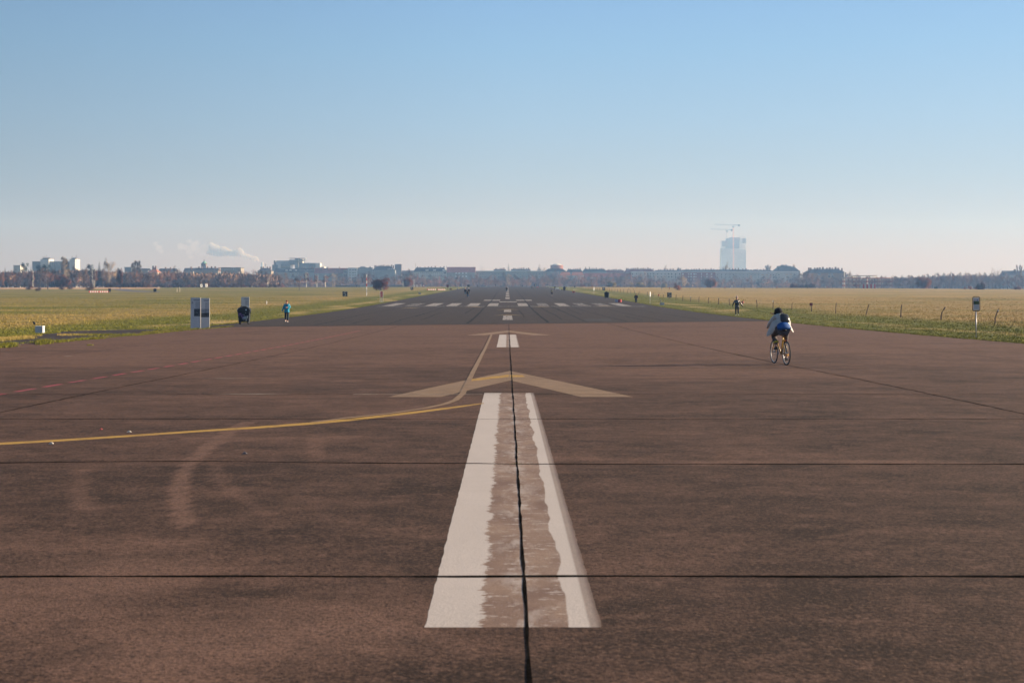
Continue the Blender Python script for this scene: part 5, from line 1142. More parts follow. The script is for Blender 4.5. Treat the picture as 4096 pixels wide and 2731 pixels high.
def bin_(u0, u1, vt, vb_, label, rz=0, graff=False, full=True):
    p = gp((u0 + u1) / 2, vb_); s_ = spx(p.y); W = (u1 - u0) / s_; H = PZ(vt, p.y) - p.z; e = empty('rubbish_container', (p.x, p.y, p.z), rz, label, 'bin', 'wheeled black rubbish containers')
    k = H / 1.32; w = W / 2 * .92; m = MB(); z0 = .17 * k; z1 = .98 * k
    # tapered body with ribbed rim
    d = .42 * k
    v = [(-w * .80, -d * .8, z0), (w * .80, -d * .8, z0), (w * .80, d * .8, z0), (-w * .80, d * .8, z0), (-w * .93, -d, z1), (w * .93, -d, z1), (w * .93, d, z1), (-w * .93, d, z1)]
    m.add(v, [(3, 2, 1, 0), (4, 5, 6, 7), (0, 1, 5, 4), (1, 2, 6, 5), (2, 3, 7, 6), (3, 0, 4, 7)])
    m.box(-w * .97, w * .97, -d * 1.06, d * 1.06, z1 - .05 * k, z1 + .015 * k)
    for q in (-.45, .45): m.box(q * w - .02, q * w + .02, -d * .95, -d * .80, z0 + .06 * k, z1 - .1 * k)
    m.build('body', M_bin, e)
    n = 9; m = MB(); pr = [(-w * 1.0, z1)] + [(-w * 1.02 * math.cos(math.pi * i / n), z1 + .02 * k + .30 * k * math.sin(math.pi * i / n) ** .8) for i in range(n + 1)] + [(w * 1.0, z1)]
    m.prism(pr, -d * 1.05, d * 1.05); lid = m.build('lid', M_bin, e)
    m = MB(); m.tube([(x, -d * 1.06, z + .008) for x, z in pr[1:6]], .018 * k, 5); m.build('lid_rim', M_bingr, lid)
    for sx in (-1, 1):
        MB().box(sx * w * .97 - .03, sx * w * .97 + .03, -.12, .12, z1 - .18 * k, z1 - .02 * k).build('trunnion', M_bin, e)
        for sy in (-1, 1):
            m = MB(); cx_, cy_ = sx * w * .68, sy * d * .62; r = .10 * k
            m.tube([(cx_ - .03, cy_, r), (cx_ + .03, cy_, r)], r, 14); wh = m.build('castor', M_rubber, e); MB().box(cx_ - .045, cx_ + .045, cy_ - .03, cy_ + .03, r, z0 + .02).build('bracket', M_bingr, wh)
    MB().box(w * .90, w * .97, -d * 1.04, -d * .98, z0, z1).build('worn_edge', M_bingr, e)
    if full:
        m = MB(); rnd = random.Random(int(u0))
        for _ in range(5): m.sph((rnd.uniform(-.4, .3) * w, rnd.uniform(-.2, .2), z1 + .30 * k), (.12 * k, .1, .08 * k), 0, 7, 5)
        m.tube([(-w * .35, 0, z1 + .3 * k), (-w * .45, -.05, z1 + .42 * k)], .02, 5); m.build('overflowing_rubbish', M_bin, e)
    if graff:
        m = MB(); rnd = random.Random(5); yy = -d * .98; letters(m, 'MART', -w * .12, z0 + .20 * k, .19 * k, .085 * k, .012 * k, yy - .01, .022 * k, rnd)
        for q, l in ((.02, .12), (.26, .14), (.48, .12)): m.tube([(w * q, yy - .006, z0 + .21 * k), (w * q, yy, z0 + .21 * k - l * k)], .006 * k, 4)
        m.build('pale_graffiti', M_spray, e)
        m = MB(); letters(m, 'MG', -w * .72, z0 + .42 * k, .26 * k, .15 * k, .016 * k, yy - .02, -.12 * k, rnd); m.build('purple_graffiti', M_purple, e)
        m = MB(); m.tube([(w * .42, -d * 1.07, z1 + .10 * k), (w * .42, -d * 1.08, z1 + .10 * k)], .05 * k, 14); m.build('round_sticker', M_spray, e)
        m = MB(); m.tube([(w * .02, -d * .99, z1 - .22 * k), (w * .22, -d * .99, z1 - .36 * k)], .010 * k, 4); m.sph((w * .22, -d * .99, z1 - .36 * k), .02 * k); m.box(w * .3, w * .42, -d * .995, -d * .98, z1 - .14 * k, z1 - .10 * k); m.build('scratches', M_bingr, e)
    return e
bin_(950, 1004, 1226, 1296.5, 'big black rubbish container with purple and white graffiti by the left verge', .05, True)
bin_(2417, 2437.5, 1167, 1194.5, 'black rubbish container on the right verge, nearest on that side', -.2)
bin_(2251.8, 2262.3, 1147, 1162.2, 'smaller-looking black rubbish container right of the white bench', .1)
bin_(1868, 1879, 1137.8, 1148.6, 'far black rubbish container at the left edge of the runway', .1)
bin_(613.6, 627, 1154, 1168.3, 'black rubbish container beside the curved path on the left meadow', 0)

# ---- small boxes of the old runway lights, with a leaning plate
def lightbox(u0, u1, vt, vb_, plate, label, front=M_white, side=M_white, dk=True):
    p = gp((u0 + u1) / 2, vb_); s_ = spx(p.y); w = (u1 - u0) / s_ / 2; H = PZ(vt, p.y) - p.z
    e = empty('light_box', tuple(p), .0, label, 'box', 'old light boxes beside the runway')
    m = MB(); m.box(-w, w, 0, .42, -.03, H - .015); m.build('housing', front, e)
    MB().box(-w - .012, w + .012, -.012, .432, H - .015, H + .008).build('lid', M_white, e)
    MB().box(w, w + .018, -.01, .02, 0, H - .02).build('corner_trim', side, e)
    if plate:
        (a, b, c, d) = plate; x0, x1 = (a - (u0 + u1) / 2) / s_, (c - (u0 + u1) / 2) / s_; z0, z1 = PZ(d, p.y) - p.z, PZ(b, p.y) - p.z
        m = MB(); tl = (x1 - x0) * .45; hgt = z1 - z0; w2 = (x1 - x0) * .6
        m.add([(x0 + tl, .1, z0), (x0 + tl + w2, .1, z0), (x0 + w2, .1, z1), (x0, .1, z1), (x0 + tl, .13, z0), (x0 + tl + w2, .13, z0), (x0 + w2, .13, z1), (x0, .13, z1)], [(0, 1, 2, 3), (7, 6, 5, 4), (0, 4, 5, 1), (1, 5, 6, 2), (2, 6, 7, 3), (3, 7, 4, 0)])
        m.build('reflector_plate', M_black if dk else M_cream, e); MB().tube([(x0 + tl, .12, 0), (x0 + tl, .12, z0), (x0 + tl * .6, .12, z0 + hgt * .4)], .014, 5).build('stay', M_wood, e)
    return e
lightbox(140, 169.5, 1304.5, 1332, (127.5, 1285.5, 139.5, 1298.5), 'white box with a dark leaning plate at the left taxiway stub', flat('box_grey_white', (.42, .45, .52), .6, .12, 9))
lightbox(2640, 2657, 1210.5, 1220.3, (2638.5, 1201, 2646, 1207), 'grey box with a cream plate on the right verge before the black number 5 board', M_grmetal, M_white, False)
lightbox(1674, 1683.5, 1170.5, 1176.5, (1673, 1165, 1677, 1169), 'small blue-grey box on the left verge right of the number 4 board', M_grmetal, M_white, False)
lightbox(1827.5, 1833, 1153, 1157, (1826, 1150, 1829, 1153), 'tiny pale box near the maroon board, left verge', M_grmetal, M_white, False)
lightbox(1849, 1855, 1146.6, 1150, (1846.5, 1144, 1851, 1147), 'tiny white box before the far left container', M_white, M_white, False)

# ---- black boards with a number
def board_no(u0, u1, vt, vb_, ch, label, half=False, back=False):
    p = gp((u0 + u1) / 2, vb_); s_ = spx(p.y); w = (u1 - u0) / s_ / 2; H = PZ(vt, p.y) - p.z; h0 = .06 * H; e = empty('number_board', tuple(p), 0, label, 'sign', 'black number boards')
    MB().box(-w, w, 0, .10, h0, H).build('board', M_black, e); m = MB()
    for x in (-w * .8, w * .8): m.box(x - .04, x + .04, .02, .08, -.1, h0)
    m.build('feet', M_grmetal, e)
    if back: MB().box(w, w + .03, -.01, .11, h0, H).build('frame', M_cream, e)
    seg = {'5': [(.25, .82, .78, .92), (.25, .5, .37, .92), (.25, .50, .75, .60), (.63, .12, .75, .60), (.22, .10, .75, .20)],
           '4': [(.52, .12, .64, .9), (.2, .34, .82, .44), (.28, .44, .40, .66), (.36, .62, .48, .9)], '3': [(.25, .82, .75, .92), (.63, .12, .75, .9), (.35, .48, .7, .58), (.25, .10, .75, .2)]}[ch]
    m = MB()
    for a, b, c, d in seg: m.box(-w + a * 2 * w, -w + c * 2 * w, -.012, 0, h0 + b * (H - h0), h0 + d * (H - h0))
    m.build('numeral', flat('sign_white', (.50, .50, .45), .7, .15, 3), e)
    m = MB()
    for a, b in ((.08, .9), (.9, .9), (.08, .06)): m.box(-w + a * 2 * w - .03, -w + a * 2 * w + .03, -.008, 0, h0 + b * (H - h0) - .03, h0 + b * (H - h0) + .03)
    m.build('corner_plates', M_grmetal, e)
board_no(1370, 1389.5, 1166, 1186.5, '5', 'black board with a pale 5 on the left meadow')
board_no(1642, 1653, 1149, 1160, '4', 'black board with a pale 4 on the left meadow, far')
board_no(2669, 2686, 1170, 1190.5, '5', 'black board with a pale 5 behind a fence post on the right', back=True)
board_no(2409.7, 2420.8, 1150, 1161.8, '4', 'black board with a pale 4 behind the right fence row')
board_no(2296, 2302.5, 1141.5, 1150.2, '3', 'smallest black number board, farthest on the right')

# ---- red panel on white posts, maroon board, striped pole
p = gp(1526, 1208.6); s_ = spx(p.y); w = 5.6 / s_; H = PZ(1165.8, p.y) - p.z; e = empty('red_sign', tuple(p), 0, 'tall pinkish-red panel on three white posts, left of the runway', 'sign')
for x in (-w, 0, w): MB().box(x - .035, x + .035, 0, .07, -.1, H if x else H * .52).build('post', M_white, e)
MB().box(-w + .05, w - .05, -.02, .03, H * .48, H).build('panel', M_pink, e); m = MB()
for r_ in range(5): m.box(-w * .55, w * (.5 - .12 * (r_ % 3)), -.025, -.02, H * (.6 + r_ * .07), H * (.615 + r_ * .07))
m.build('lettering', flat('pale_pink', (.75, .42, .38), .7, .1, 3), e)
p = gp(1791, 1159.4); s_ = spx(p.y); H = PZ(1138.5, p.y) - p.z; w = 5.5 / s_; e = empty('maroon_sign', tuple(p), 0, 'dark maroon board on two pale posts at the left verge', 'sign')
for x in (-w, w): MB().box(x - .05, x + .05, 0, .1, -.1, H).build('post', M_cream, e)
MB().box(-w, w * .7, -.05, -.01, H * .5, H).build('board', M_maroon2, e)
p = gp(1466.5, 1182.3); H = PZ(1097.7, p.y) - p.z; e = empty('striped_pole', tuple(p), 0, 'tall thin pole banded red and white on the left meadow', 'pole')
for k in range(7): MB().tube([(0, 0, H * k / 7), (0, 0, H * (k + 1) / 7)], .085, 8).build('band', (M_white, M_redp)[k % 2] if k != 1 else M_grmetal, e, label='pale band' if k % 2 == 0 else 'red band')
# windsock poles / thin post signs on the right verge
def thin_sign(u, vt, vb_, label, plate=True, rz=1.25, w=.28):
    p = gp(u, vb_); H = PZ(vt, p.y) - p.z; e = empty('post_sign', tuple(p), rz, label, 'sign')
    MB().tube([(0, 0, -.1), (0, 0, H)], .03, 8).build('post', M_grmetal, e)
    if plate: MB().box(-w, w, -.05, -.02, H * .60, H).build('plate', M_panel, e)
thin_sign(2600, 1167, 1214.3, 'edge-on info sign on a thin post right of the long-coat walker')
thin_sign(2375.5, 1149.7, 1178.7, 'thin pale frame sign between the two right containers'); thin_sign(2295, 1149, 1164, 'thin pale post sign left of the far red block', False)
thin_sign(2276, 1148, 1161, 'thin pale post right of the white bench container', False)
p = gp(1066.5, 1216.3); H = PZ(1203, p.y) - p.z; MBo = MB(); MBo.tube([(0, 0, -.05), (.0, 0, H * .8), (-.03, 0, H)], [.07, .06, .04], 8); o = MBo.build('marker_post', M_white, label='short leaning white marker post in the grass left of the blue jacket', cat='post'); o.location = p
# tall framed sign on the right
p = gp(3905, 1350.8); s_ = spx(p.y); H = PZ(1186.5, p.y) - p.z; hb = PZ(1243.4, p.y) - p.z; w = 14.6 / s_; e = empty('info_sign', tuple(p), .0, 'framed information sign on a single metal post at the right verge', 'sign')
MB().tube([(0, .02, -.1), (0, .02, hb)], .033, 12).build('post', M_grmetal, e, smooth=True)
m = MB(); r = .035; c_ = [(-w + .06, hb), (w - .06, hb), (w, hb + .06), (w, H - .06), (w - .06, H), (-w + .06, H), (-w, H - .06), (-w, hb + .06)]
for k in range(8): a, b = c_[k], c_[(k + 1) % 8]; m.tube([(a[0], 0, a[1]), (b[0], 0, b[1])], .018, 8)
fr = m.build('frame', M_dkmetal, e)
bh = H - hb; bd = MB().box(-w + .035, w - .035, -.008, .008, hb + .045, H - .05).build('board', flat('board_white', (.52, .54, .60), .5, .05, 3), e)
def sg(a, b, c, d, nm, mt): MB().box(-w + .035 + a * 2 * (w - .035), -w + .035 + b * 2 * (w - .035), -.011, -.0085, H - .05 - d * (bh - .095), H - .05 - c * (bh - .095)).build(nm, mt, bd)
sg(.0, 1, .27, .55, 'picture', M_greenp); sg(0, .24, .271, .549, 'picture_sky', M_sky2)
m = MB()
for k in range(9): m.box(-w + .05 + k * .024, -w + .065 + k * .024, -.012, -.009, H - .05 - .145 * bh, H - .05 - .118 * bh)
m.build('title', flat('title_violet', (.25, .12, .25), .6, .1, 5), bd)
MB().prism([(w * .12, H - .15), (w * .42, H - .15), (w * .36, H - .20), (w * .30, H - .215)], -.012, -.009).build('logo', M_blueink, bd); MB().prism([(w * .72, H - .19), (w * .80, H - .13), (w * .82, H - .13), (w * .76, H - .20)], -.012, -.009).build('mark', M_redp, bd)
m = MB()
for k in range(14): m.box(-w + .07, w * (.70 if k % 4 else .45), -.0115, -.0088, H - .05 - (.60 + .024 * k) * (bh - .095), H - .05 - (.592 + .024 * k) * (bh - .095))
m.build('text_block', flat('fine_text', (.36, .38, .44), .6, .1, 9), bd)
# ---- striped barriers, blocks, benches
def barrier(u0, u1, vt, vb_, n, label, group='striped barriers', rz=0):
    p = gp((u0 + u1) / 2, vb_); s_ = spx(p.y); w = (u1 - u0) / s_; H = PZ(vt, p.y) - p.z; w *= 1.15; rz = rz or .55; e = empty('striped_barrier', tuple(p), rz, label, 'barrier', group)
    m = MB()
    for k in range(n): x0 = -w / 2 + w * k / n; m.box(x0, x0 + w / n, 0, .45, 0, H, (0 if k % 2 == 0 else 1)) if k < n else 0
    m.build('block', [M_redp, M_white], e)
barrier(359, 394, 1163.4, 1170, 9, 'left striped red and white barrier on the left meadow'); barrier(398, 432.5, 1163.4, 1170, 9, 'right striped red and white barrier, beside the standing couple')
barrier(1710, 1743, 1156.2, 1160.3, 8, 'left one of the two striped barriers near the maroon board'); barrier(1750.6, 1781, 1156, 1160, 8, 'right one of the two striped barriers near the maroon board')
p = gp(2471.5, 1209); s_ = spx(p.y); e = empty('marker_block', tuple(p), -.35, 'white and red block at the right edge of the runway near the threshold bars', 'barrier')
H = PZ(1197.5, p.y) - p.z; m = MB(); m.box(-.52, -.2, 0, .5, 0, H, 0); m.box(-.2, .02, 0, .5, 0, H, 0); m.box(.02, .52, 0, .5, 0, H, 1); m.box(-.21, -.18, -.005, .505, 0, H + .003, 2); m.build('block', [flat('lilac_white', (.5, .48, .58), .6, .1, 3), M_redp, M_black], e)
p = gp(2293.5, 1171.2); e = empty('marker_block', tuple(p), -.35, 'small pink and maroon block at the right edge, farther away', 'barrier'); H = PZ(1164.5, p.y) - p.z
m = MB(); m.box(-.35, 0, 0, .4, 0, H, 0); m.box(0, .4, 0, .4, 0, H, 1); m.build('block', [M_pink, M_maroon2], e)
p = gp(1802.5, 1159.2); e = empty('marker_block', tuple(p), 0, 'dark maroon block beside the maroon board', 'barrier'); H = PZ(1154.6, p.y) - p.z; m = MB(); m.box(-.45, .45, 0, .4, 0, H); m.box(-.46, .46, -.01, .41, H, H + .03); m.build('block', M_maroon2, e)
def bench(u0, u1, vt, vb_, label, mt=M_white):
    p = gp((u0 + u1) / 2, vb_); s_ = spx(p.y); w = (u1 - u0) / s_ / 2; H = max(.8, PZ(vt, p.y) - p.z); e = empty('bench', tuple(p), 0, label, 'bench')
    m = MB(); [m.box(-w, w, y0, y0 + .14, .43, .48) for y0 in (0, .16, .32)]; m.build('seat', mt, e)
    m = MB(); [m.box(-w, w * .3, .5, .54, z, z + .16) for z in (.52, .70, H - .17)]; m.build('backrest', mt, e)
    for x in (-w * .9, w * .9): MB().box(x - .06, x + .06, 0, .46, 0, .43).build('leg', mt, e)
bench(2222, 2241.5, 1149.5, 1161, 'white bench at the right edge of the runway with its back partly missing'); bench(2186, 2200, 1144, 1149.2, 'farther small bench at the right verge', M_cream)
m = MB(); m.box(-.6, .6, 0, .4, 0, .35); m.box(-.62, .62, -.02, .42, .35, .4); p = gp(2150, 1149.6); o = m.build('low_block', M_pink, label='low pale-pink block near the end of the runway', cat='block'); o.location = p
# two white boards, sapling with stake frame, white sign, dark box
p = Vector((PX(816, 700), 700, zg(PX(816, 700), 700)))
for u0, u1, lb in ((801.8, 810, 'left one of two white boards before the lone tree'), (822, 830.2, 'right one of two white boards before the lone tree')):
    uc = (u0 + u1) / 2; pp_ = Vector((PX(uc, 700), 700, zg(PX(uc, 700), 700))); w = (u1 - u0) / 2 / spx(700); w *= 1.2; e = empty('white_board', tuple(pp_), .6, lb, 'sign', 'pair of white boards'); z1, z0 = PZ(1136, 700) - pp_.z, PZ(1148, 700) - pp_.z
    MB().box(-w, w, 0, .08, z0, z1).build('board', M_white, e); [MB().box(x - .04, x + .04, .01, .07, -.1, z0).build('post', M_wood, e) for x in (-w * .8, w * .8)]; MB().box(-w * .6, w * .3, -.01, 0, z0 + .3, z1 - .4).build('picture', M_photol, e)
p = gp(713.5, 1168); s_ = spx(p.y); e = empty('young_tree', tuple(p), 0, 'staked young sapling in a frame of four poles on the left meadow', 'tree'); H = PZ(1129, p.y) - p.z; hf = PZ(1151, p.y) - p.z
m = MB(); m.tube([(0, 0, 0), (0, 0, H)], [.04, .015], 5)
for k in range(14): a = k * 2.4; z = H * (.45 + .035 * k); m.tube([(0, 0, z), (math.cos(a) * .35, math.sin(a) * .3, z + .35)], [.015, .005], 3)
m.build('trunk', M_barkd, e); m = MB(); w = 5.2 / s_
for x in (-w, w):
    for y_ in (-w, w): m.tube([(x, y_, 0), (x, y_, hf)], .04, 5)
for a in (-w, w): m.tube([(-w, a, hf - .1), (w, a, hf - .1)], .03, 4); m.tube([(a, -w, hf - .1), (a, w, hf - .1)], .03, 4)
m.build('stake_frame', M_cream, e)
p = Vector((PX(2928.5, 820), 820, 0)); p.z = zg(p.x, 820); e = empty('white_sign', tuple(p), 0, 'square white sign on a thin post on the right horizon below the construction tower', 'sign'); MB().box(-.52, .52, 0, .06, PZ(1147.5, 820) - p.z, PZ(1140.5, 820) - p.z).build('panel', M_white, e); MB().tube([(0, .03, -.1), (0, .03, PZ(1147, 820) - p.z)], .06, 6).build('post', M_grmetal, e)
p = Vector((PX(3744, 790), 790, 0)); p.z = zg(p.x, 790); e = empty('dark_box', tuple(p), 0, 'dark green box cabinet on the right horizon beside a bare shrub', 'cabinet'); m = MB(); m.box(-.85, .85, 0, 1.2, -.1, PZ(1147.2, 790) - p.z); m.build('cabinet', flat('dark_green', (.02, .035, .03), .6, .2, 2), e); MB().box(-.9, .9, -.05, 1.25, PZ(1147.2, 790) - p.z, PZ(1146.4, 790) - p.z).build('lid', M_dkmetal, e)
# small things at the horizon left of the runway: white poles and gate boards
for k, (u, vt, lb) in enumerate(((1612, 1126, 'thin pale light pole left of the round orange tree'), (1684, 1138, 'short white pole right of the number 4 board'), (1656, 1118, 'tall thin pale pole behind the number 4 board'), (1667, 1138, 'short cream post beside the tall thin pole'))):
    y = 860; p = Vector((PX(u, y), y, 0)); p.z = zg(p.x, y); m = MB(); m.tube([(0, 0, -.1), (0, 0, PZ(vt, y) - p.z)], .10, 6); m.box(-.25, .25, -.1, .1, PZ(vt, y) - p.z - .15, PZ(vt, y) - p.z); o = m.build('light_pole', M_white, label=lb, cat='pole'); o.location = p
p = Vector((PX(1694.5, 870), 870, 0)); p.z = zg(p.x, 870); e = empty('notice_board', tuple(p), 0, 'red-framed white notice board at the far end of the left meadow', 'sign')
w = .65; z1 = PZ(1137.5, 870) - p.z; MB().box(-w, w, 0, .1, 0, z1).build('frame', M_redp, e); MB().box(-w + .2, w - .2, -.03, 0, z1 * .25, z1 * .75).build('notice', M_white, e)
for u in (1706, 1717): p = Vector((PX(u, 875), 875, 0)); p.z = zg(p.x, 875); m = MB(); m.box(-.6, .6, 0, .4, 0, PZ(1141, 875) - p.z); m.box(-.62, .62, -.02, .42, PZ(1141, 875) - p.z, PZ(1140.6, 875) - p.z); o = m.build('pale_cabinet', Wpale, label='pale low cabinet at the far left verge, %s of the two' % ('left' if u < 1710 else 'right'), cat='cabinet'); o.location = p
# litter: paper scraps and stones on the slabs
for u, v, mt, lb, sz in ((516.6, 1731, M_cream, 'white paper scrap on the tarmac above the yellow line', .03), (979, 1818, flat('stone_grey', (.16, .15, .15), .9, .2, 9), 'pale flat stone below the yellow line', .03), (205, 1778, M_cream, 'tan leaf lying just under the yellow line', .03), (404, 1721, M_pink, 'orange-brown leaf above the yellow line', .02)):
    p = gp(u, v); m = MB(); m.add([(-sz, -sz * .5, .004), (sz, -sz * .6, .006), (sz * .8, sz * .6, .012), (-sz * .7, sz * .5, .016), (0, 0, .03)], [(0, 1, 4), (1, 2, 4), (2, 3, 4), (3, 0, 4), (3, 2, 1, 0)])
    o = m.build('litter', mt, label=lb, cat='litter'); o.location = (p.x, p.y, p.z + .004)
# ------------------------------------------------------------------ people and animals
dg = bpy.context.evaluated_depsgraph_get
def skin(name, pts, edges, mat, parent, k=1.0, sub=1, root=0, smooth=True):
    """one continuous surface grown round a skeleton: pts = [(x,y,z,rx[,ry])]"""
    me = bpy.data.meshes.new(name); me.from_pydata([(p[0] * k, p[1] * k, p[2] * k) for p in pts], edges, [])
    o = bpy.data.objects.new(name, me); C.objects.link(o)
    md = o.modifiers.new('s', 'SKIN'); md.use_smooth_shade = smooth
    sv = me.skin_vertices[0].data
    for i, p in enumerate(pts): sv[i].radius = (p[3] * k, (p[4] if len(p) > 4 else p[3]) * k); sv[i].use_root = i == root
    if sub: sb = o.modifiers.new('u', 'SUBSURF'); sb.levels = sb.render_levels = sub
    ev = o.evaluated_get(dg()); m2 = bpy.data.meshes.new_from_object(ev); m2.name = name
    o.modifiers.clear(); o.data = m2; bpy.data.meshes.remove(me); m2.materials.clear(); m2.materials.append(mat)
    if smooth: m2.polygons.foreach_set('use_smooth', [True] * len(m2.polygons))
    if parent is not None: o.parent = parent
    return o
def cloth(name, col, rough=.85, spec=.2, var=.3): return flat(name, col, rough, var, 7, spec=spec)
M_skin = cloth('skin', (.50, .28, .20), .6, .3, .1); M_hairb = cloth('auburn_hair', (.20, .065, .02), .7, .3, .4)
M_teal = cloth('teal_jacket', (.012, .27, .42), .6, .3, .15); M_jeans = cloth('dark_jeans', (.018, .035, .055)); M_jblue = cloth('blue_jeans', (.05, .10, .17)); M_shoe = cloth('white_shoe', (.55, .55, .54)); M_shoeb = cloth('black_shoe', (.02, .02, .02))
M_blk = cloth('black_cloth', (.010, .011, .014)); M_nylon = flat('black_nylon', (.012, .014, .02), .28, .25, 9, spec=.7); M_brownc = cloth('dark_brown_coat', (.030, .018, .018)); M_pinkhat = cloth('pink_hat', (.55, .38, .36)); M_olive = cloth('olive_coat', (.10, .11, .065)); M_greyc = cloth('grey_cloth', (.12, .12, .13)); M_beige = cloth('beige_coat', (.30, .23, .15)); M_whitec = cloth('white_cloth', (.6, .6, .6))
def figure(name, p, H, rz, label, jacket, trousers, shoes=M_shoeb, hair=M_hairb, stride=.18, la=None, ra=None, near=False, coat=False, hat=None, group=None, look=0.0, lean=0.0):
    """standing or walking figure, local +Y is where it faces; la / ra = (elbow, wrist) of the left and right arm"""
    k = H / 1.75; e = empty(name, tuple(p), rz, label, 'person', group)
    sh = [(-.185, 0, 1.42), (.185, 0, 1.42)]
    la = la or ((-.25, -.06, 1.15), (-.24, .06, .90)); ra = ra or ((.25, .03, 1.15), (.25, -.05, .90))
    kn = [(-.10, stride * .55, .49), (.10, -stride * .25, .49)]; an = [(-.10, stride, .09), (.11, -stride * 1.15, .11 + abs(stride) * .25)]
    pts = [(0, 0, .97, .13, .10), (0, .005, 1.12, .12, .09), (0, lean, 1.32, .15, .10), (0, lean, 1.47, .055), (0, lean + look * .02 + .01, 1.56, .065, .075), (0, lean + look * .02 + .015, 1.655, .082, .092)]
    ed = [(0, 1), (1, 2), (2, 3), (3, 4), (4, 5)]
    for i, (arm, s_) in enumerate(((la, -1), (ra, 1))):
        b = len(pts); pts += [(sh[i][0] * .8, lean, 1.41, .055), (*arm[0], .038), (*arm[1], .026)]
        w = Vector(arm[1]); d = (w - Vector(arm[0])).normalized(); pm = w + d * .07
        pts.append((pm.x, pm.y, pm.z, .034, .016)); ed += [(2, b), (b, b + 1), (b + 1, b + 2), (b + 2, b + 3)]
        if near:
            sd_ = d.cross(Vector((s_, 0, .2))).normalized(); crl = Vector((-s_ * .5, .2, -.1)).normalized()
            for f_ in range(4):
                q0 = pm + sd_ * (.026 - .017 * f_) + d * .02; L = (.030, .034, .031, .025)[f_]; q1 = q0 + d * L + crl * .006; q2 = q1 + d * L * .7 + crl * .016
                n = len(pts); pts += [(*q1, .0085), (*q2, .0075)]; ed += [(b + 3, n), (n, n + 1)]
            q1 = pm - d * .03 + sd_ * .05 + crl * .01; q2 = q1 + d * .035 + sd_ * .01; n = len(pts); pts += [(*q1, .010), (*q2, .008)]; ed += [(b + 2, n), (n, n + 1)]
    for i, s_ in enumerate((-1, 1)):
        b = len(pts); pts += [(s_ * .09, 0, .90, .085), (*kn[i], .055), (an[i][0], an[i][1], an[i][2] + .04, .036), (an[i][0] + s_ * .01, an[i][1] + .13, max(.04, an[i][2] - .05), .035, .025)]
        ed += [(0, b), (b, b + 1), (b + 1, b + 2), (b + 2, b + 3)]
    skin('body', pts, ed, M_skin, e, k, 1)
    # clothes follow the same joints, a little wider
    bot = .88 if not coat else .50
    jp = [(0, 0, .98, .205, .15), (0, .0, 1.14, .19, .15), (0, lean, 1.33, .205, .15), (0, lean, 1.44, .10, .09)]; je = [(0, 1), (1, 2), (2, 3)]
    if coat: jp.append((0, -.01, .74, .235, .18)); je.append((0, 4)); jp.append((0, -.01, .50, .245, .19)); je.append((4, 5))
    else: jp.append((0, 0, .88, .21, .155)); je.append((0, 4))
    for i, arm in enumerate((la, ra)):
        b = len(jp); jp += [(sh[i][0] * .92, lean, 1.40, .09), (*arm[0], .073), (*arm[1], .056)]; je += [(2, b), (b, b + 1), (b + 1, b + 2)]
    skin('jacket' if not coat else 'coat', jp, je, jacket, e, k, 1)
    tp = [(0, 0, .97, .135, .11)]; te = []
    for i, s_ in enumerate((-1, 1)):
        b = len(tp); tp += [(s_ * .10, 0, .86, .112), (*kn[i], .088), (an[i][0], an[i][1], an[i][2] + .05, .072)]; te += [(0, b), (b, b + 1), (b + 1, b + 2)]
    skin('trousers', tp, te, trousers, e, k, 1)
    for i, s_ in enumerate((-1, 1)): skin('shoe', [(an[i][0], an[i][1] - .04, an[i][2] - .035, .045), (an[i][0], an[i][1] + .05, an[i][2] - .045, .044, .04), (an[i][0] + s_ * .015, an[i][1] + .16, max(.03, an[i][2] - .06), .042, .028)], [(0, 1), (1, 2)], shoes, e, k, 1)
    hy = lean + look * .02
    if hat is None:
        m = MB(); m.sph((0, hy - .012, 1.675), (.092, .102, .088), 0, 12, 9); m.sph((0, hy - .055, 1.60), (.082, .05, .075), 0, 10, 7); m.v = [(a * k, b * k, c * k) for a, b, c in m.v]; m.build('hair', hair, e, True)
    else:
        m = MB(); m.sph((0, hy, 1.685), (.10, .11, .09), 0, 12, 9); m.sph((0, hy, 1.655), (.104, .113, .035), 0, 12, 6)
        if hat == 'pom': m.sph((-.02, hy - .01, 1.75), (.05, .05, .075), 0, 10, 8); m.sph((-.035, hy - .01, 1.835), (.045, .045, .04), 0, 10, 8)
        m.v = [(a * k, b * k, c * k) for a, b, c in m.v]; m.build('hat', hair, e, True)
    if near:
        m = MB(); m.sph((0, hy + .105, 1.635), (.014, .022, .022), 0, 8, 6); m.sph((-.083, hy, 1.635), (.012, .02, .03), 0, 6, 5); m.sph((.083, hy, 1.635), (.012, .02, .03), 0, 6, 5); m.v = [(a * k, b * k, c * k) for a, b, c in m.v]; m.build('nose_and_ears', M_skin, e, True)
        m = MB(); [m.sph((x, hy + .092, 1.66), (.011, .008, .007), 0, 8, 5) for x in (-.033, .033)]; m.box(-.022, .022, hy + .092, hy + .098, 1.594, 1.600); m.v = [(a * k, b * k, c * k) for a, b, c in m.v]; m.build('eyes_and_mouth', M_blk, e)
    return e
# man in the teal jacket, facing us, right hand (our right) bent to the chest
p = gp(1147, 1289); H = PZ(1200.8, p.y) - p.z
e = figure('person', p, H, R(176), 'person in a bright teal jacket and dark jeans at the left runway edge', M_teal, M_jeans, M_shoe, M_hairb, .10, la=((-.27, -.05, 1.16), (-.10, .17, 1.17)), ra=((.27, 0, 1.14), (.36, .05, .88)), near=True)
m = MB(); m.box(-.008, .008, .125, .14, .95, 1.45); k = H / 1.75; m.v = [(a * k, b * k, c * k) for a, b, c in m.v]; m.build('zip', M_jeans, e)
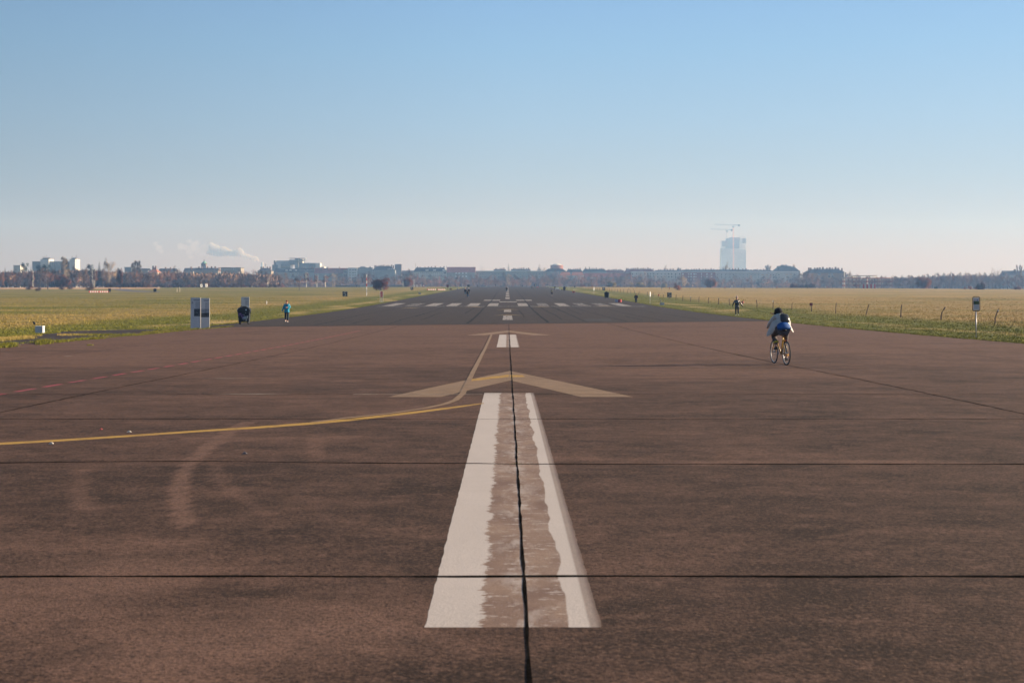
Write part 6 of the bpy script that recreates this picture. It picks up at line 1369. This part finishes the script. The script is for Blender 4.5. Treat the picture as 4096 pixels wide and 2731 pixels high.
# walker in black puffer jacket with pink bobble hat, seen from behind, holding a leash
p = gp(2948, 1262); H = PZ(1187, p.y) - p.z
e = figure('person', p, H, R(-4), 'person in black puffer jacket and pink bobble hat walking a dog', M_nylon, M_blk, M_shoe, M_pinkhat, .10, la=((-.33, -.02, 1.16), (-.40, .02, .93)), ra=((.33, -.02, 1.14), (.50, .04, .88)), near=True, hat='pom')
k = H / 1.75; m = MB()
bo = [c_ for c_ in e.children if c_.name.startswith('body')][0].data; bo.materials.append(M_blk)
for f_ in bo.polygons: f_.material_index = 1 if f_.center.z < 1.35 * k else 0
for z in (1.0, 1.08, 1.16, 1.24, 1.32): m.ring((0, 0, z * k), .158 * k, .022, 2, 20, 5)
m.v = [(a, b * .78, c) for a, b, c in m.v]; m.build('quilting', M_nylon, e, True)
m = MB(); m.tube([(-.17 * k, -.10 * k, 1.08 * k), (-.05 * k, -.155 * k, 1.25 * k), (.09 * k, -.13 * k, 1.43 * k)], .014, 5); m.build('bag_strap', flat('grey_blue_strap', (.22, .30, .34), .7, .2, 5), e)
# dog on the leash
def dog(p, rz, L, label, coatmat, fur):
    """small dog, local +Y forward; shoulder height about 0.75 L"""
    e = empty('dog', tuple(p), rz, label, 'dog'); z = .42 * L
    pts = [(0, -.38 * L, z + .02 * L, .10 * L), (0, -.12 * L, z, .105 * L), (0, .20 * L, z, .135 * L), (0, .36 * L, z + .10 * L, .085 * L), (0, .46 * L, z + .24 * L, .085 * L), (0, .56 * L, z + .22 * L, .055 * L), (0, .66 * L, z + .19 * L, .038 * L),
           (0, -.50 * L, z + .14 * L, .03 * L), (0, -.56 * L, z + .28 * L, .018 * L)]
    ed = [(0, 1), (1, 2), (2, 3), (3, 4), (4, 5), (5, 6), (0, 7), (7, 8)]
    for s_ in (-1, 1):
        b = len(pts); x = s_ * .09 * L; pts += [(x, .24 * L, z - .12 * L, .05 * L), (x, .22 * L, .20 * L, .032 * L), (x, .25 * L, .03 * L, .028 * L), (x, .30 * L, .025 * L, .026 * L)]; ed += [(2, b), (b, b + 1), (b + 1, b + 2), (b + 2, b + 3)]
        b = len(pts); pts += [(x, -.32 * L, z - .10 * L, .06 * L), (x, -.24 * L, .26 * L, .04 * L), (x, -.40 * L, .15 * L, .024 * L), (x, -.36 * L, .03 * L, .026 * L), (x, -.31 * L, .025 * L, .024 * L)]; ed += [(0, b), (b, b + 1), (b + 1, b + 2), (b + 2, b + 3), (b + 3, b + 4)]
    for s_ in (-1, 1): b = len(pts); pts += [(s_ * .07 * L, .44 * L, z + .33 * L, .03 * L), (s_ * .10 * L, .46 * L, z + .24 * L, .02 * L)]; ed += [(4, b), (b, b + 1)]
    skin('body', pts, ed, fur, e, 1, 1, 1)
    if coatmat: skin('coat', [(0, -.26 * L, z + .03 * L, .12 * L), (0, 0, z + .02 * L, .13 * L), (0, .26 * L, z + .05 * L, .15 * L)], [(0, 1), (1, 2)], coatmat, e, 1, 1)
    return e
pd = gp(3092, 1262.8); dog(pd, R(75), .50, 'small brown dog in a maroon coat trotting on the right grass verge', cloth('dog_coat', (.10, .025, .05)), cloth('brown_fur', (.30, .16, .08)))
hand = Vector((p.x + .50 * k, p.y + .04, p.z + .86 * k)); m = MB(); q = pd + Vector((-.10, .05, .30)); pts_ = []
for i in range(15): t = i / 14; a = hand.lerp(q, t); a.z -= .35 * t * (1 - t) * 4 * .35; pts_.append(a)
m.tube(pts_, .010, 4); m.build('leash', M_blk, label='long thin dark leash between the puffer-jacket walker and the dog', cat='leash')
# walker in the long dark coat
p = gp(2544.5, 1215); H = PZ(1173.4, p.y) - p.z
figure('person', p, H, R(-8), 'person from behind in a long dark brown coat on the right edge of the runway', M_brownc, M_blk, M_shoeb, cloth('grey_hair', (.14, .11, .09)), .08, coat=True, near=True, la=((-.27, 0, 1.14), (-.30, .02, .90)), ra=((.27, 0, 1.14), (.28, .02, .9)))
# walkers in the middle distance: (u, foot row, head row, facing, jacket, trousers, hair, stride, hat, label)
WALK = [(1861.5, 1181.3, 1152, 0, M_blk, M_jblue, M_skin, .12, None, 'person in black jacket and blue jeans, left one of the three walking together'),
 (1875.5, 1179.5, 1151.5, 0, M_blk, M_jblue, M_whitec, -.10, 'cap', 'person in dark clothes with a white cap, farthest of the three walkers'),
 (1871, 1191.2, 1159.5, 0, M_blk, M_jblue, M_brownc, .10, None, 'person in dark coat with beige scarf, nearest of the three walkers'),
 (2027, 1169.8, 1146, 180, M_blk, M_jblue, M_blk, .10, None, 'person in black jacket carrying a white bag on the centre line'),
 (1982, 1147.8, 1135, 0, M_blk, M_jeans, M_brownc, .1, None, 'lone dark figure standing at the crest left of the centre line'),
 (2107.7, 1147.9, 1138.5, 0, M_blk, M_blk, M_blk, .1, None, 'small dark figure at the crest right of the centre line'),
 (2138, 1148.2, 1135.5, 0, M_blk, M_jeans, M_blk, .1, None, 'dark figure, left one of the pair at the crest right of the cyclists'),
 (2141.6, 1148.2, 1135.3, 0, M_beige, M_greyc, M_hairb, -.1, None, 'figure with a paler coat, right one of the pair at the crest'),
 (2154.4, 1148.8, 1139, 0, M_blk, M_blk, M_blk, .1, None, 'small dark figure just right of the pair at the crest'),
 (2220, 1157.2, 1143.4, 0, M_blk, M_jeans, M_blk, .1, None, 'dark figure walking beside the white bench'),
 (2002, 1147.8, 1141.8, 0, M_blk, M_blk, M_blk, .1, None, 'half-hidden figure beyond the crest, leftmost of a small group'),
 (2006, 1147.8, 1141, 0, M_greyc, M_blk, M_blk, .1, None, 'half-hidden figure beyond the crest, middle of a small group'),
 (2010.5, 1147.8, 1141.6, 0, M_blk, M_blk, M_blk, .1, None, 'half-hidden figure beyond the crest, rightmost of a small group'),
 (12, 1152.2, 1138.3, -90, M_blk, M_jeans, M_blk, .2, None, 'dark walker at the far left edge, left one of the pair'),
 (17.6, 1152.2, 1138, -90, M_greyc, M_jblue, M_blk, .2, None, 'greyer walker at the far left edge, right one of the pair'),
 (191, 1161.2, 1144, -90, M_blk, M_jeans, M_pink, .25, None, 'walker with a red hat on the left meadow between the bushes'),
 (435.8, 1171, 1151.5, 0, M_blk, M_blk, M_blk, .05, None, 'dark standing figure, left one of the couple beside the striped barrier'),
 (441, 1171, 1151, 180, M_blk, M_blk, M_blk, .05, None, 'dark standing figure, right one of the couple beside the striped barrier'),
 (480.6, 1158, 1146.3, 0, M_greyc, M_greyc, M_blk, .1, None, 'grey figure on the curved path of the left meadow'),
 (537, 1151, 1141, 180, M_whitec, M_greyc, M_blk, .1, None, 'pale figure in white top at the far end of the curved path'),
 (1425.8, 1149.5, 1139, 0, M_blk, M_blk, M_blk, .1, None, 'dark figure in front of the long grey wall left of the oak'),
 (3231.4, 1154.5, 1140, -90, M_greyc, M_greyc, M_blk, .15, None, 'grey figure in front of the right dome bush'),
 (3804, 1155, 1144.6, -90, M_jeans, M_jeans, M_blk, .1, None, 'dark blue figure on the right horizon, left one of the pair'),
 (3810, 1155.2, 1147, -90, M_jblue, M_jeans, M_blk, .1, None, 'smaller figure on the right horizon, right one of the pair'),
 (3999.5, 1156.6, 1148, 0, M_blk, M_blk, M_blk, .1, None, 'small dark figure on the horizon near the right edge'),
 (3648.5, 1154.3, 1147, 0, M_blk, M_blk, M_blk, .1, None, 'tiny dark figure left of the large round red-brown tree'),
 (3781, 1154.8, 1149.6, 0, M_blk, M_blk, M_blk, .1, None, 'tiny dark figure between the dark box and the blue pair'),
 (2000 + 90, 1148, 1143.6, 0, M_blk, M_blk, M_blk, .1, None, 'tiny dark figure at the crest between the centre line and the cyclist')]
for u, vb_, vt, rz, jk, tr_, hr, st, hat, lb in WALK:
    p = gp(u, vb_)
    if vb_ < 1149.5 and u > 1800 and u < 2300: y = 838; p = Vector((PX(u, y), y, zg(PX(u, y), y)))
    hid = 2003 if 1995 < u < 2015 else 0
    if hid: y = 950; p = Vector((PX(u, y), y, zg(PX(u, y), y)))
    H = max(1.2, min(1.95, PZ(vt, p.y) - p.z))
    e = figure('person', p, H, R(rz), lb, jk, tr_, M_shoeb, hr, st, hat=hat)
    if u == 2027: MB().box(-.42, -.30, -.05, .1, .62, .85).build('carrier_bag', M_whitec, e)
    if u == 1871: m = MB(); m.box(.08, .22, -.18, -.12, .95, 1.45); m.box(.14, .28, -.14, .04, .75, .95); m.build('shoulder_bag', M_beige, e)
    if u == 1861.5 or u == 435.8: pass

# ---- bicycles
def bicycle(p, rz, label, framemat, detail=True, col=M_rubber):
    e = empty('bicycle', tuple(p), rz, label, 'bicycle'); r = .335
    for y in (-.53, .53):
        w = empty('wheel'); C.objects.unlink(w); m = MB(); m.ring((0, y, r), r - .016, .016, 0, 40 if detail else 20, 8); wheel = m.build('wheel', M_rubber, e, True)
        m = MB(); m.ring((0, y, r), r - .042, .012, 0, 40 if detail else 20, 5); m.build('rim', M_grmetal, wheel, True)
        if detail:
            m = MB()
            for k in range(20): a = k * math.pi / 10; m.tube([((-1) ** k * .03, y + .02 * math.cos(a + 1), r + .02 * math.sin(a + 1)), (0, y + (r - .045) * math.cos(a), r + (r - .045) * math.sin(a))], .0022, 3)
            m.tube([(-.055, y, r), (.055, y, r)], .02, 8); m.build('spokes', M_grmetal, wheel)
        bpy.data.objects.remove(w)
    bb = (0, -.09, .28); st = (0, -.24, .80); ht = (0, .36, .86); hb = (0, .40, .72); m = MB()
    m.tube([bb, st], .017, 8); m.tube([st, ht], .015, 8); m.tube([bb, hb], .019, 8); m.tube([ht, hb], .02, 8)
    for s_ in (-1, 1):
        m.tube([(0, -.09, .28), (s_ * .055, -.53, r)], .010, 6); m.tube([(s_ * .012, -.235, .78), (s_ * .055, -.53, r)], .009, 6); m.tube([(s_ * .02, .41, .71), (s_ * .05, .44, .5), (s_ * .055, .53, r)], .012, 6)
    m.build('frame', framemat, e, True)
    m = MB(); m.tube([st, (0, -.28, .94)], .013, 8); m.build('seat_post', M_grmetal, e)
    m = MB(); m.sph((0, -.31, .965), (.085, .10, .03), 0, 12, 6); m.sph((0, -.20, .965), (.035, .12, .022), 0, 10, 6); m.build('saddle', M_rubber, e, True)
    m = MB(); m.tube([ht, (0, .37, .99)], .014, 8); m.tube([(-.28, .30, 1.02), (-.16, .40, 1.02), (0, .40, 1.0), (.16, .40, 1.02), (.28, .30, 1.02)], .012, 8); hbar = m.build('handlebar', M_grmetal, e, True)
    for s_ in (-1, 1): MB().tube([(s_ * .28, .30, 1.02), (s_ * .30, .19, 1.02)], .017, 8).build('grip', M_rubber, hbar)
    m = MB(); m.tube([(.06, -.09, .28), (.07, -.09, .28)], .09, 18); m.build('chainring', M_grmetal, e)
    for s_, dy, dz in ((-1, .05, .15), (1, -.05, -.15)):
        m = MB(); m.tube([(s_ * .075, -.09, .28), (s_ * .085, -.09 + dy, .28 + dz)], .011, 6); cr = m.build('crank', M_grmetal, e); MB().box(s_ * .13 - .045, s_ * .13 + .045, -.09 + dy - .03, -.09 + dy + .03, .27 + dz, .29 + dz).build('pedal', M_rubber, cr)
    m = MB(); m.ring((0, -.53, r), r + .03, .005, 0, 30, 4); keep = [(a, b, c) for a, b, c in m.v]
    MB().box(-.02, .02, -.50, -.47, .66, .70).build('rear_light', M_redp, e)
    return e
def rider(p, rz, label, top, legs, head, detail=False, extra=None, hatbig=False):
    e = empty('person', tuple(p), rz, label, 'person')
    sp_ = [(0, -.26, 1.00, .14, .12), (0, -.19, 1.14, .125, .10), (0, -.04, 1.30, .145, .10), (0, .06, 1.39, .055), (0, .13, 1.45, .075, .085), (0, .14, 1.49, .078, .088)]; ed = [(0, 1), (1, 2), (2, 3), (3, 4), (4, 5)]
    arms = [((-.27, .08, 1.15), (-.285, .22, 1.04)), ((.27, .08, 1.15), (.285, .22, 1.04))]; pts = list(sp_)
    for (el_, wr), s_ in zip(arms, (-1, 1)):
        b = len(pts); pts += [(s_ * .15, -.02, 1.33, .05), (*el_, .036), (*wr, .026), (wr[0], wr[1] + .06, wr[2] + .005, .03, .02)]; ed += [(2, b), (b, b + 1), (b + 1, b + 2), (b + 2, b + 3)]
        if detail:
            for f_ in range(4): n = len(pts); xx = wr[0] + s_ * (.015 - .012 * f_); pts += [(xx, wr[1] + .10, wr[2] - .012, .0085), (xx, wr[1] + .085, wr[2] - .035, .008)]; ed += [(b + 3, n), (n, n + 1)]
            n = len(pts); pts += [(wr[0] - s_ * .035, wr[1] + .05, wr[2] - .02, .010), (wr[0] - s_ * .03, wr[1] + .075, wr[2] - .035, .009)]; ed += [(b + 2, n), (n, n + 1)]
    legj = [((-.10, -.22, .95), (-.155, .14, .80), (-.125, -.08, .50), (-.13, .04, .44)), ((.10, -.22, .93), (.15, .06, .60), (.135, -.18, .20), (.135, -.05, .135))]
    for hp_, kn_, an_, to in legj:
        b = len(pts); pts += [(*hp_, .085), (*kn_, .058), (*an_, .037), (*to, .035, .026)]; ed += [(0, b), (b, b + 1), (b + 1, b + 2), (b + 2, b + 3)]
    skin('body', pts, ed, M_skin, e, 1, 1)
    tp = [(0, -.26, .99, .155, .13)]; te = []
    for hp_, kn_, an_, to in legj: b = len(tp); tp += [(*hp_, .105), (*kn_, .082), (an_[0], an_[1], an_[2] + .06, .062)]; te += [(0, b), (b, b + 1), (b + 1, b + 2)]
    skin('trousers', tp, te, legs, e, 1, 1)
    for (hp_, kn_, an_, to), s_ in zip(legj, (-1, 1)): skin('shoe', [(an_[0], an_[1] - .04, an_[2] - .02, .048), (an_[0], an_[1] + .04, an_[2] - .035, .048), (to[0] + s_ * .01, to[1] + .03, to[2] - .015, .044, .03)], [(0, 1), (1, 2)], M_shoeb, e, 1, 1)
    jp = [(0, -.24, 1.06, .165, .14), (0, -.16, 1.17, .155, .125), (0, -.03, 1.31, .17, .12), (0, .05, 1.385, .075)]; je = [(0, 1), (1, 2), (2, 3)]
    if detail: jp = [(0, -.18, 1.16, .165, .13), (0, -.13, 1.22, .165, .13), (0, -.03, 1.31, .172, .12), (0, .05, 1.395, .08)]
    for (el_, wr), s_ in zip(arms, (-1, 1)): b = len(jp); jp += [(s_ * .15, -.02, 1.33, .072), (*el_, .062), (*wr, .05)]; je += [(2, b), (b, b + 1), (b + 1, b + 2)]
    skin('jacket', jp, je, top, e, 1, 1)
    if not detail: m = MB(); m.sph((0, .12, 1.515), (.10, .11, .10), 0, 12, 8); m.build('hat' if head is not M_hairb else 'hair', head, e, True)
    return e
# the near cyclist
pr, pf = gp(3146, 1461), gp(3125, 1456.5); hd = math.atan2(.145, 1.05); c = pr + Vector((-math.sin(hd), math.cos(hd), 0)) * .53; c.z = zg(c.x, c.y) + .004
bicycle(c, hd, 'yellow road bicycle ridden away from us on the right half of the apron', flat('bike_yellow', (.42, .24, .03), .35, .1, 3, spec=.6))
M_jk = cloth('off_white_jacket', (.46, .47, .46), .7, .2, .12); M_cobalt = cloth('cobalt_shirt', (.012, .085, .30), .7, .3, .2); M_warmgr = cloth('warm_grey_trousers', (.085, .075, .075))
e = rider(c, hd * .4, 'person cycling in a blown-open off-white jacket and black furry hat', M_jk, M_warmgr, M_blk, True)
# flaps of the open jacket, blown out on both sides
def shell(name, rows, th, mat, par):
    """thick curved sheet through a grid of points"""
    m = MB(); n = len(rows[0]); V = [Vector(p_) for r_ in rows for p_ in r_]; nr = len(rows)
    N = []
    for i in range(nr):
        for j in range(n):
            a = V[min(i + 1, nr - 1) * n + j] - V[max(i - 1, 0) * n + j]; b = V[i * n + min(j + 1, n - 1)] - V[i * n + max(j - 1, 0)]; N.append(a.cross(b).normalized() * th)
    m.v = [tuple(v) for v in V] + [tuple(v + q_) for v, q_ in zip(V, N)]; o = len(V); f = []
    for i in range(nr - 1):
        for j in range(n - 1): a, b, c_, d = i * n + j, i * n + j + 1, (i + 1) * n + j + 1, (i + 1) * n + j; f += [(a, b, c_, d), (a + o, d + o, c_ + o, b + o)]
    for j in range(n - 1): f += [(j, j + o, j + 1 + o, j + 1), ((nr - 1) * n + j, (nr - 1) * n + j + 1, (nr - 1) * n + j + 1 + o, (nr - 1) * n + j + o)]
    for i in range(nr - 1): f += [(i * n, (i + 1) * n, (i + 1) * n + o, i * n + o), (i * n + n - 1, i * n + n - 1 + o, (i + 1) * n + n - 1 + o, (i + 1) * n + n - 1)]
    m.f = f; m.mi = [0] * len(f); ob = m.build(name, mat, par, True); s_ = ob.modifiers.new('u', 'SUBSURF'); s_.levels = s_.render_levels = 2; return ob
shell('jacket_hem', [[(-.20, -.03, 1.24), (-.12, -.20, 1.27), (0, -.25, 1.28), (.12, -.20, 1.27), (.19, -.03, 1.24)], [(-.27, -.02, 1.10), (-.15, -.25, 1.17), (-.02, -.31, 1.19), (.14, -.26, 1.13), (.26, -.02, 1.09)], [(-.33, .0, .98), (-.20, -.24, 1.06), (-.05, -.35, 1.14), (.16, -.30, 1.04), (.32, -.02, .98)]], .012, M_jk, e)
shell('jacket_flap', [[(-.21, -.02, 1.26), (-.22, -.18, 1.20), (-.14, -.30, 1.14)], [(-.31, -.02, 1.04), (-.28, -.16, 1.02), (-.19, -.24, 1.01)], [(-.38, -.01, .87), (-.34, -.12, .85), (-.25, -.19, .88)], [(-.40, -.01, .78), (-.355, -.08, .79), (-.28, -.13, .83)]], .012, M_jk, e)
shell('jacket_flap', [[(.20, -.02, 1.24), (.21, -.17, 1.20), (.10, -.33, 1.14)], [(.29, -.03, 1.10), (.26, -.18, 1.07), (.17, -.32, 1.05)], [(.345, -.02, .98), (.32, -.16, .96), (.24, -.26, .98)], [(.39, -.02, .89), (.36, -.10, .885), (.30, -.17, .91)]], .012, M_jk, e)
skin('shirt', [(.01, -.20, 1.18, .17, .14), (.025, -.27, 1.04, .225, .165), (.035, -.31, .94, .245, .16)], [(0, 1), (1, 2)], M_cobalt, e, 1, 2)
m = MB(); m.sph((-.03, .08, 1.485), (.115, .12, .095), 0, 16, 12); m.sph((-.03, .08, 1.43), (.132, .13, .055), 0, 16, 8); m.sph((.075, .05, 1.41), (.04, .06, .05), 0, 10, 7); m.sph((-.125, .06, 1.41), (.035, .06, .045), 0, 10, 7)
m.v = [(a + .010 * mnoise.noise((a * 40, b * 40, c_ * 40)), b + .01 * mnoise.noise((a * 40, b * 40, c_ * 40 + 9)), c_ + .01 * mnoise.noise((a * 40 + 5, b * 40, c_ * 40))) for a, b, c_ in m.v]; m.build('hat', M_blk, e, True)
m = MB(); m.tube([(-.10, -.02, 1.375), (-.02, -.07, 1.385), (.08, -.03, 1.375)], .035, 8); m.build('collar', flat('ice_blue_lining', (.26, .42, .48), .7, .1, 5), e, True)
shell('backpack', [[(-.05, -.13, 1.41), (.05, -.16, 1.40), (.17, -.12, 1.37)], [(-.06, -.22, 1.32), (.06, -.27, 1.31), (.19, -.21, 1.30)], [(-.055, -.26, 1.24), (.06, -.31, 1.23), (.19, -.25, 1.23)], [(-.045, -.22, 1.18), (.06, -.25, 1.17), (.185, -.21, 1.18)]], .06, M_nylon, e)
bk = MB(); bk.tube([(-.03, -.14, 1.40), (-.09, -.05, 1.37)], .012, 5); bk.tube([(.02, -.25, 1.30), (.05, -.285, 1.29)], .012, 5); bk.tube([(.10, -.27, 1.21), (.15, -.265, 1.215)], .010, 5); bk.build('straps', M_grmetal, e)
m = MB(); m.tube([(.137, -.175, .235), (.137, -.168, .30)], .052, 12); m.build('sock', flat('mustard_sock', (.55, .28, .02), .8, .15, 9), e, True)
m = MB(); m.tube([(-.128, -.06, .60), (-.135, -.04, .64)], .075, 12); m.build('trouser_band', flat('yellow_band', (.45, .38, .04), .7, .1, 5), e, True)
# other cyclists
for u, vb_, vt, rz, tp_, lg, lb in ((2207, 1185, 1153, 3, M_olive, M_blk, 'olive hooded coat'), (2127.5, 1159.6, 1139.5, 0, M_blk, M_jeans, 'black jacket'), (1910, 1151, 1137, 0, M_blk, M_brownc, 'dark jacket')):
    p = gp(u, vb_); where = {2207: 'on the right half of the runway', 2127.5: 'far off right of the centre line', 1910: 'at the crest on the left half'}[u]
    bicycle(p, R(rz), 'dark bicycle under the rider in %s, %s' % (lb, where), M_blk, False); rider(p, R(rz), 'cyclist in %s riding %s' % (lb, where), tp_, lg, M_olive if u == 2207 else M_blk)
# ------------------------------------------------------------------ standing grass
rng = np.random.default_rng(4)
def blades(name, X, Y, Hh, nb, spread, wmul, label, extra=None):
    n = len(X); V = np.zeros((n * nb * 3, 3)); tone = np.zeros(n * nb * 3)
    Z = np.interp(Y, GY, GZ[:, GX.index(0)]) - np.interp(np.abs(X), [0, 40, 140], [0, 0, .3]) * 0
    for b in range(nb):
        a = rng.uniform(0, 6.28, n); bx = X + rng.normal(0, spread, n) * Hh; by = Y + rng.normal(0, spread, n) * Hh; h = Hh * rng.uniform(.5, 1.2, n); w = wmul * rng.uniform(.6, 1.4, n)
        lx, ly = rng.normal(0, .35, n) * h, rng.normal(0, .35, n) * h; t = rng.random(n); i = np.arange(n) * nb * 3 + b * 3
        for k, (px_, py_, pz_) in enumerate(((bx - np.cos(a) * w, by - np.sin(a) * w, Z), (bx + np.cos(a) * w, by + np.sin(a) * w, Z), (bx + lx, by + ly, Z + h))):
            V[i + k, 0], V[i + k, 1], V[i + k, 2] = px_, py_, pz_; tone[i + k] = t * (.6 if k < 2 else 1)
    m = bpy.data.meshes.new(name); nf = n * nb
    m.vertices.add(nf * 3); m.vertices.foreach_set('co', V.ravel()); m.loops.add(nf * 3); m.loops.foreach_set('vertex_index', np.arange(nf * 3)); m.polygons.add(nf); m.polygons.foreach_set('loop_start', np.arange(nf) * 3)
    m.update(calc_edges=True); m.materials.append(M_blade); at_ = m.attributes.new('tone', 'FLOAT', 'POINT'); at_.data.foreach_set('value', tone)
    o = bpy.data.objects.new(name, m); C.objects.link(o); tag(o, label, None, None, 'stuff'); return o
_ty = np.exp(np.linspace(math.log(5), math.log(600), 1500)); _tv = V0 + FPX * (CAMZ - np.interp(_ty, GY, GZ[:, GX.index(0)])) / _ty
def fast_at(u, v):
    y = float(np.interp(-v, -_tv, _ty)); return Vector(((u - U0) / FPX * y, y, 0))
N = 170000; Y = 40 * (320 / 40.0) ** rng.random(N); U = rng.uniform(-.42, .42, N); X = U * Y
edge = np.where(X < 0, X < EDL + .05, X > EDR - .05)
su = np.array([q[0][0] for q in stub] + [780]); st_ = np.array([q[0][1] for q in stub] + [1314]); sb_ = np.array([q[1][1] for q in stub] + [1318])
Zd = CAMZ - np.interp(Y, GY, GZ[:, GX.index(0)]); uu = U0 + FPX * X / Y; vv = V0 + FPX * Zd / Y
o_ = np.argsort(su); instub = (uu < 768) & (vv > np.interp(uu, su[o_], st_[o_])) & (vv < np.interp(uu, su[o_], sb_[o_]) + 2) & (X < 0)
keep = edge & ~instub & (Y > 44); X, Y = X[keep], Y[keep]
d = np.where(X < 0, EDL - X, X - EDR); Hh = .028 + .042 * np.clip(d / 14, 0, 1) * rng.uniform(.5, 1.3, len(X)) + .02 * rng.random(len(X)) + Y * .00010
cl_ = np.array([mnoise.noise((a * .9, b * .35, 0)) for a, b in zip(X, Y)]); Hh *= np.clip(1 + 1.3 * cl_, .35, 2.2)
blades('grass', X, Y, Hh, 3, .8, .010 + Y.mean() * .00005, 'rough winter grass beside the runway')
# verge tufts along both edges and weeds on the old stub
W = []
for y in np.exp(rng.uniform(math.log(44), math.log(420), 9000)):
    s_ = rng.random() < .5; q_ = ragged(float(y), 9 if s_ else 0); x = (EDR if s_ else EDL) + q_ + (1 if s_ else -1) * abs(rng.normal(0, .25)) + (-.10 if s_ else .10)
    uq, vq = U0 + FPX * x / y, V0 + FPX * prof(y) / y
    if not s_ and uq < 560 and rng.random() < .75: continue
    W.append((x, y, .05 + .06 * rng.random()))
for (u0, v0, u1, v1, th, cnt, h) in ((-60, 1391, 58, 1384, 5, 900, .16), (150, 1374, 196, 1371, 5, 700, .17), (222, 1369, 290, 1364, 2.5, 500, .10), (300, 1361, 420, 1352, 2.5, 700, .09), (420, 1351, 545, 1341, 1.5, 260, .07), (545, 1341, 800, 1315, 2, 1400, .09), (238, 1341, 545, 1341, 1.6, 1500, .10), (145, 1342, 166, 1343, 1, 160, .05), (353, 1382, 368, 1381.5, .6, 90, .05), (810, 1316, 930, 1306, 1.5, 500, .08), (120, 1340, 240, 1330, 2, 500, .08), (-40, 1362, 130, 1350, 5, 2600, .12)):
    for _ in range(int(cnt * .65)):
        t = rng.random(); p_ = fast_at(u0 + (u1 - u0) * t + rng.normal(0, 2), v0 + (v1 - v0) * t + rng.normal(0, th * .5)); W.append((p_.x, p_.y, h * rng.uniform(.5, 1.3)))
for k in range(60):      # moss and weeds in the joints
    y = 16 + 80 * rng.random() ** 1.3; c0 = .10 + .018 * mnoise.noise((y * .7, 0, 0)); n_ = rng.integers(2, 8)
    if rng.random() < .45: c0 = 7.7 + .05 * mnoise.noise((y * .3, 5, 0)); y = 45 + 58 * rng.random(); n_ = rng.integers(15, 40)
    for _ in range(n_): W.append((c0 + rng.normal(0, .02), y + rng.normal(0, .2 if c0 < 1 else .7), .006 + .010 * rng.random()))
for _ in range(14): W.append((.10 + rng.normal(0, .03), YJ[1] + rng.normal(0, .02), .012))
W = np.array(W); blades('verge_weeds', W[:, 0], W[:, 1], W[:, 2], 4, .5, np.where(W[:, 2] < .02, .004, .011), 'tufts and weeds along the tarmac edges and in the joints')
# ------------------------------------------------------------------ winter haze over the whole field
hz = bpy.data.materials.new('haze_air'); hz.use_nodes = True; n_ = hz.node_tree; n_.nodes.clear()
o_ = n_.nodes.new('ShaderNodeOutputMaterial'); pv = n_.nodes.new('ShaderNodeVolumePrincipled')
pv.inputs['Color'].default_value = (.24, .46, .88, 1); pv.inputs['Absorption Color'].default_value = (1, 1, 1, 1); pv.inputs['Density'].default_value = .00031; pv.inputs['Anisotropy'].default_value = .15
n_.links.new(pv.outputs[0], o_.inputs['Volume'])
MB().box(-2300, 2300, -100, 5050, -4.2, 232).build('haze', hz, kind='stuff')
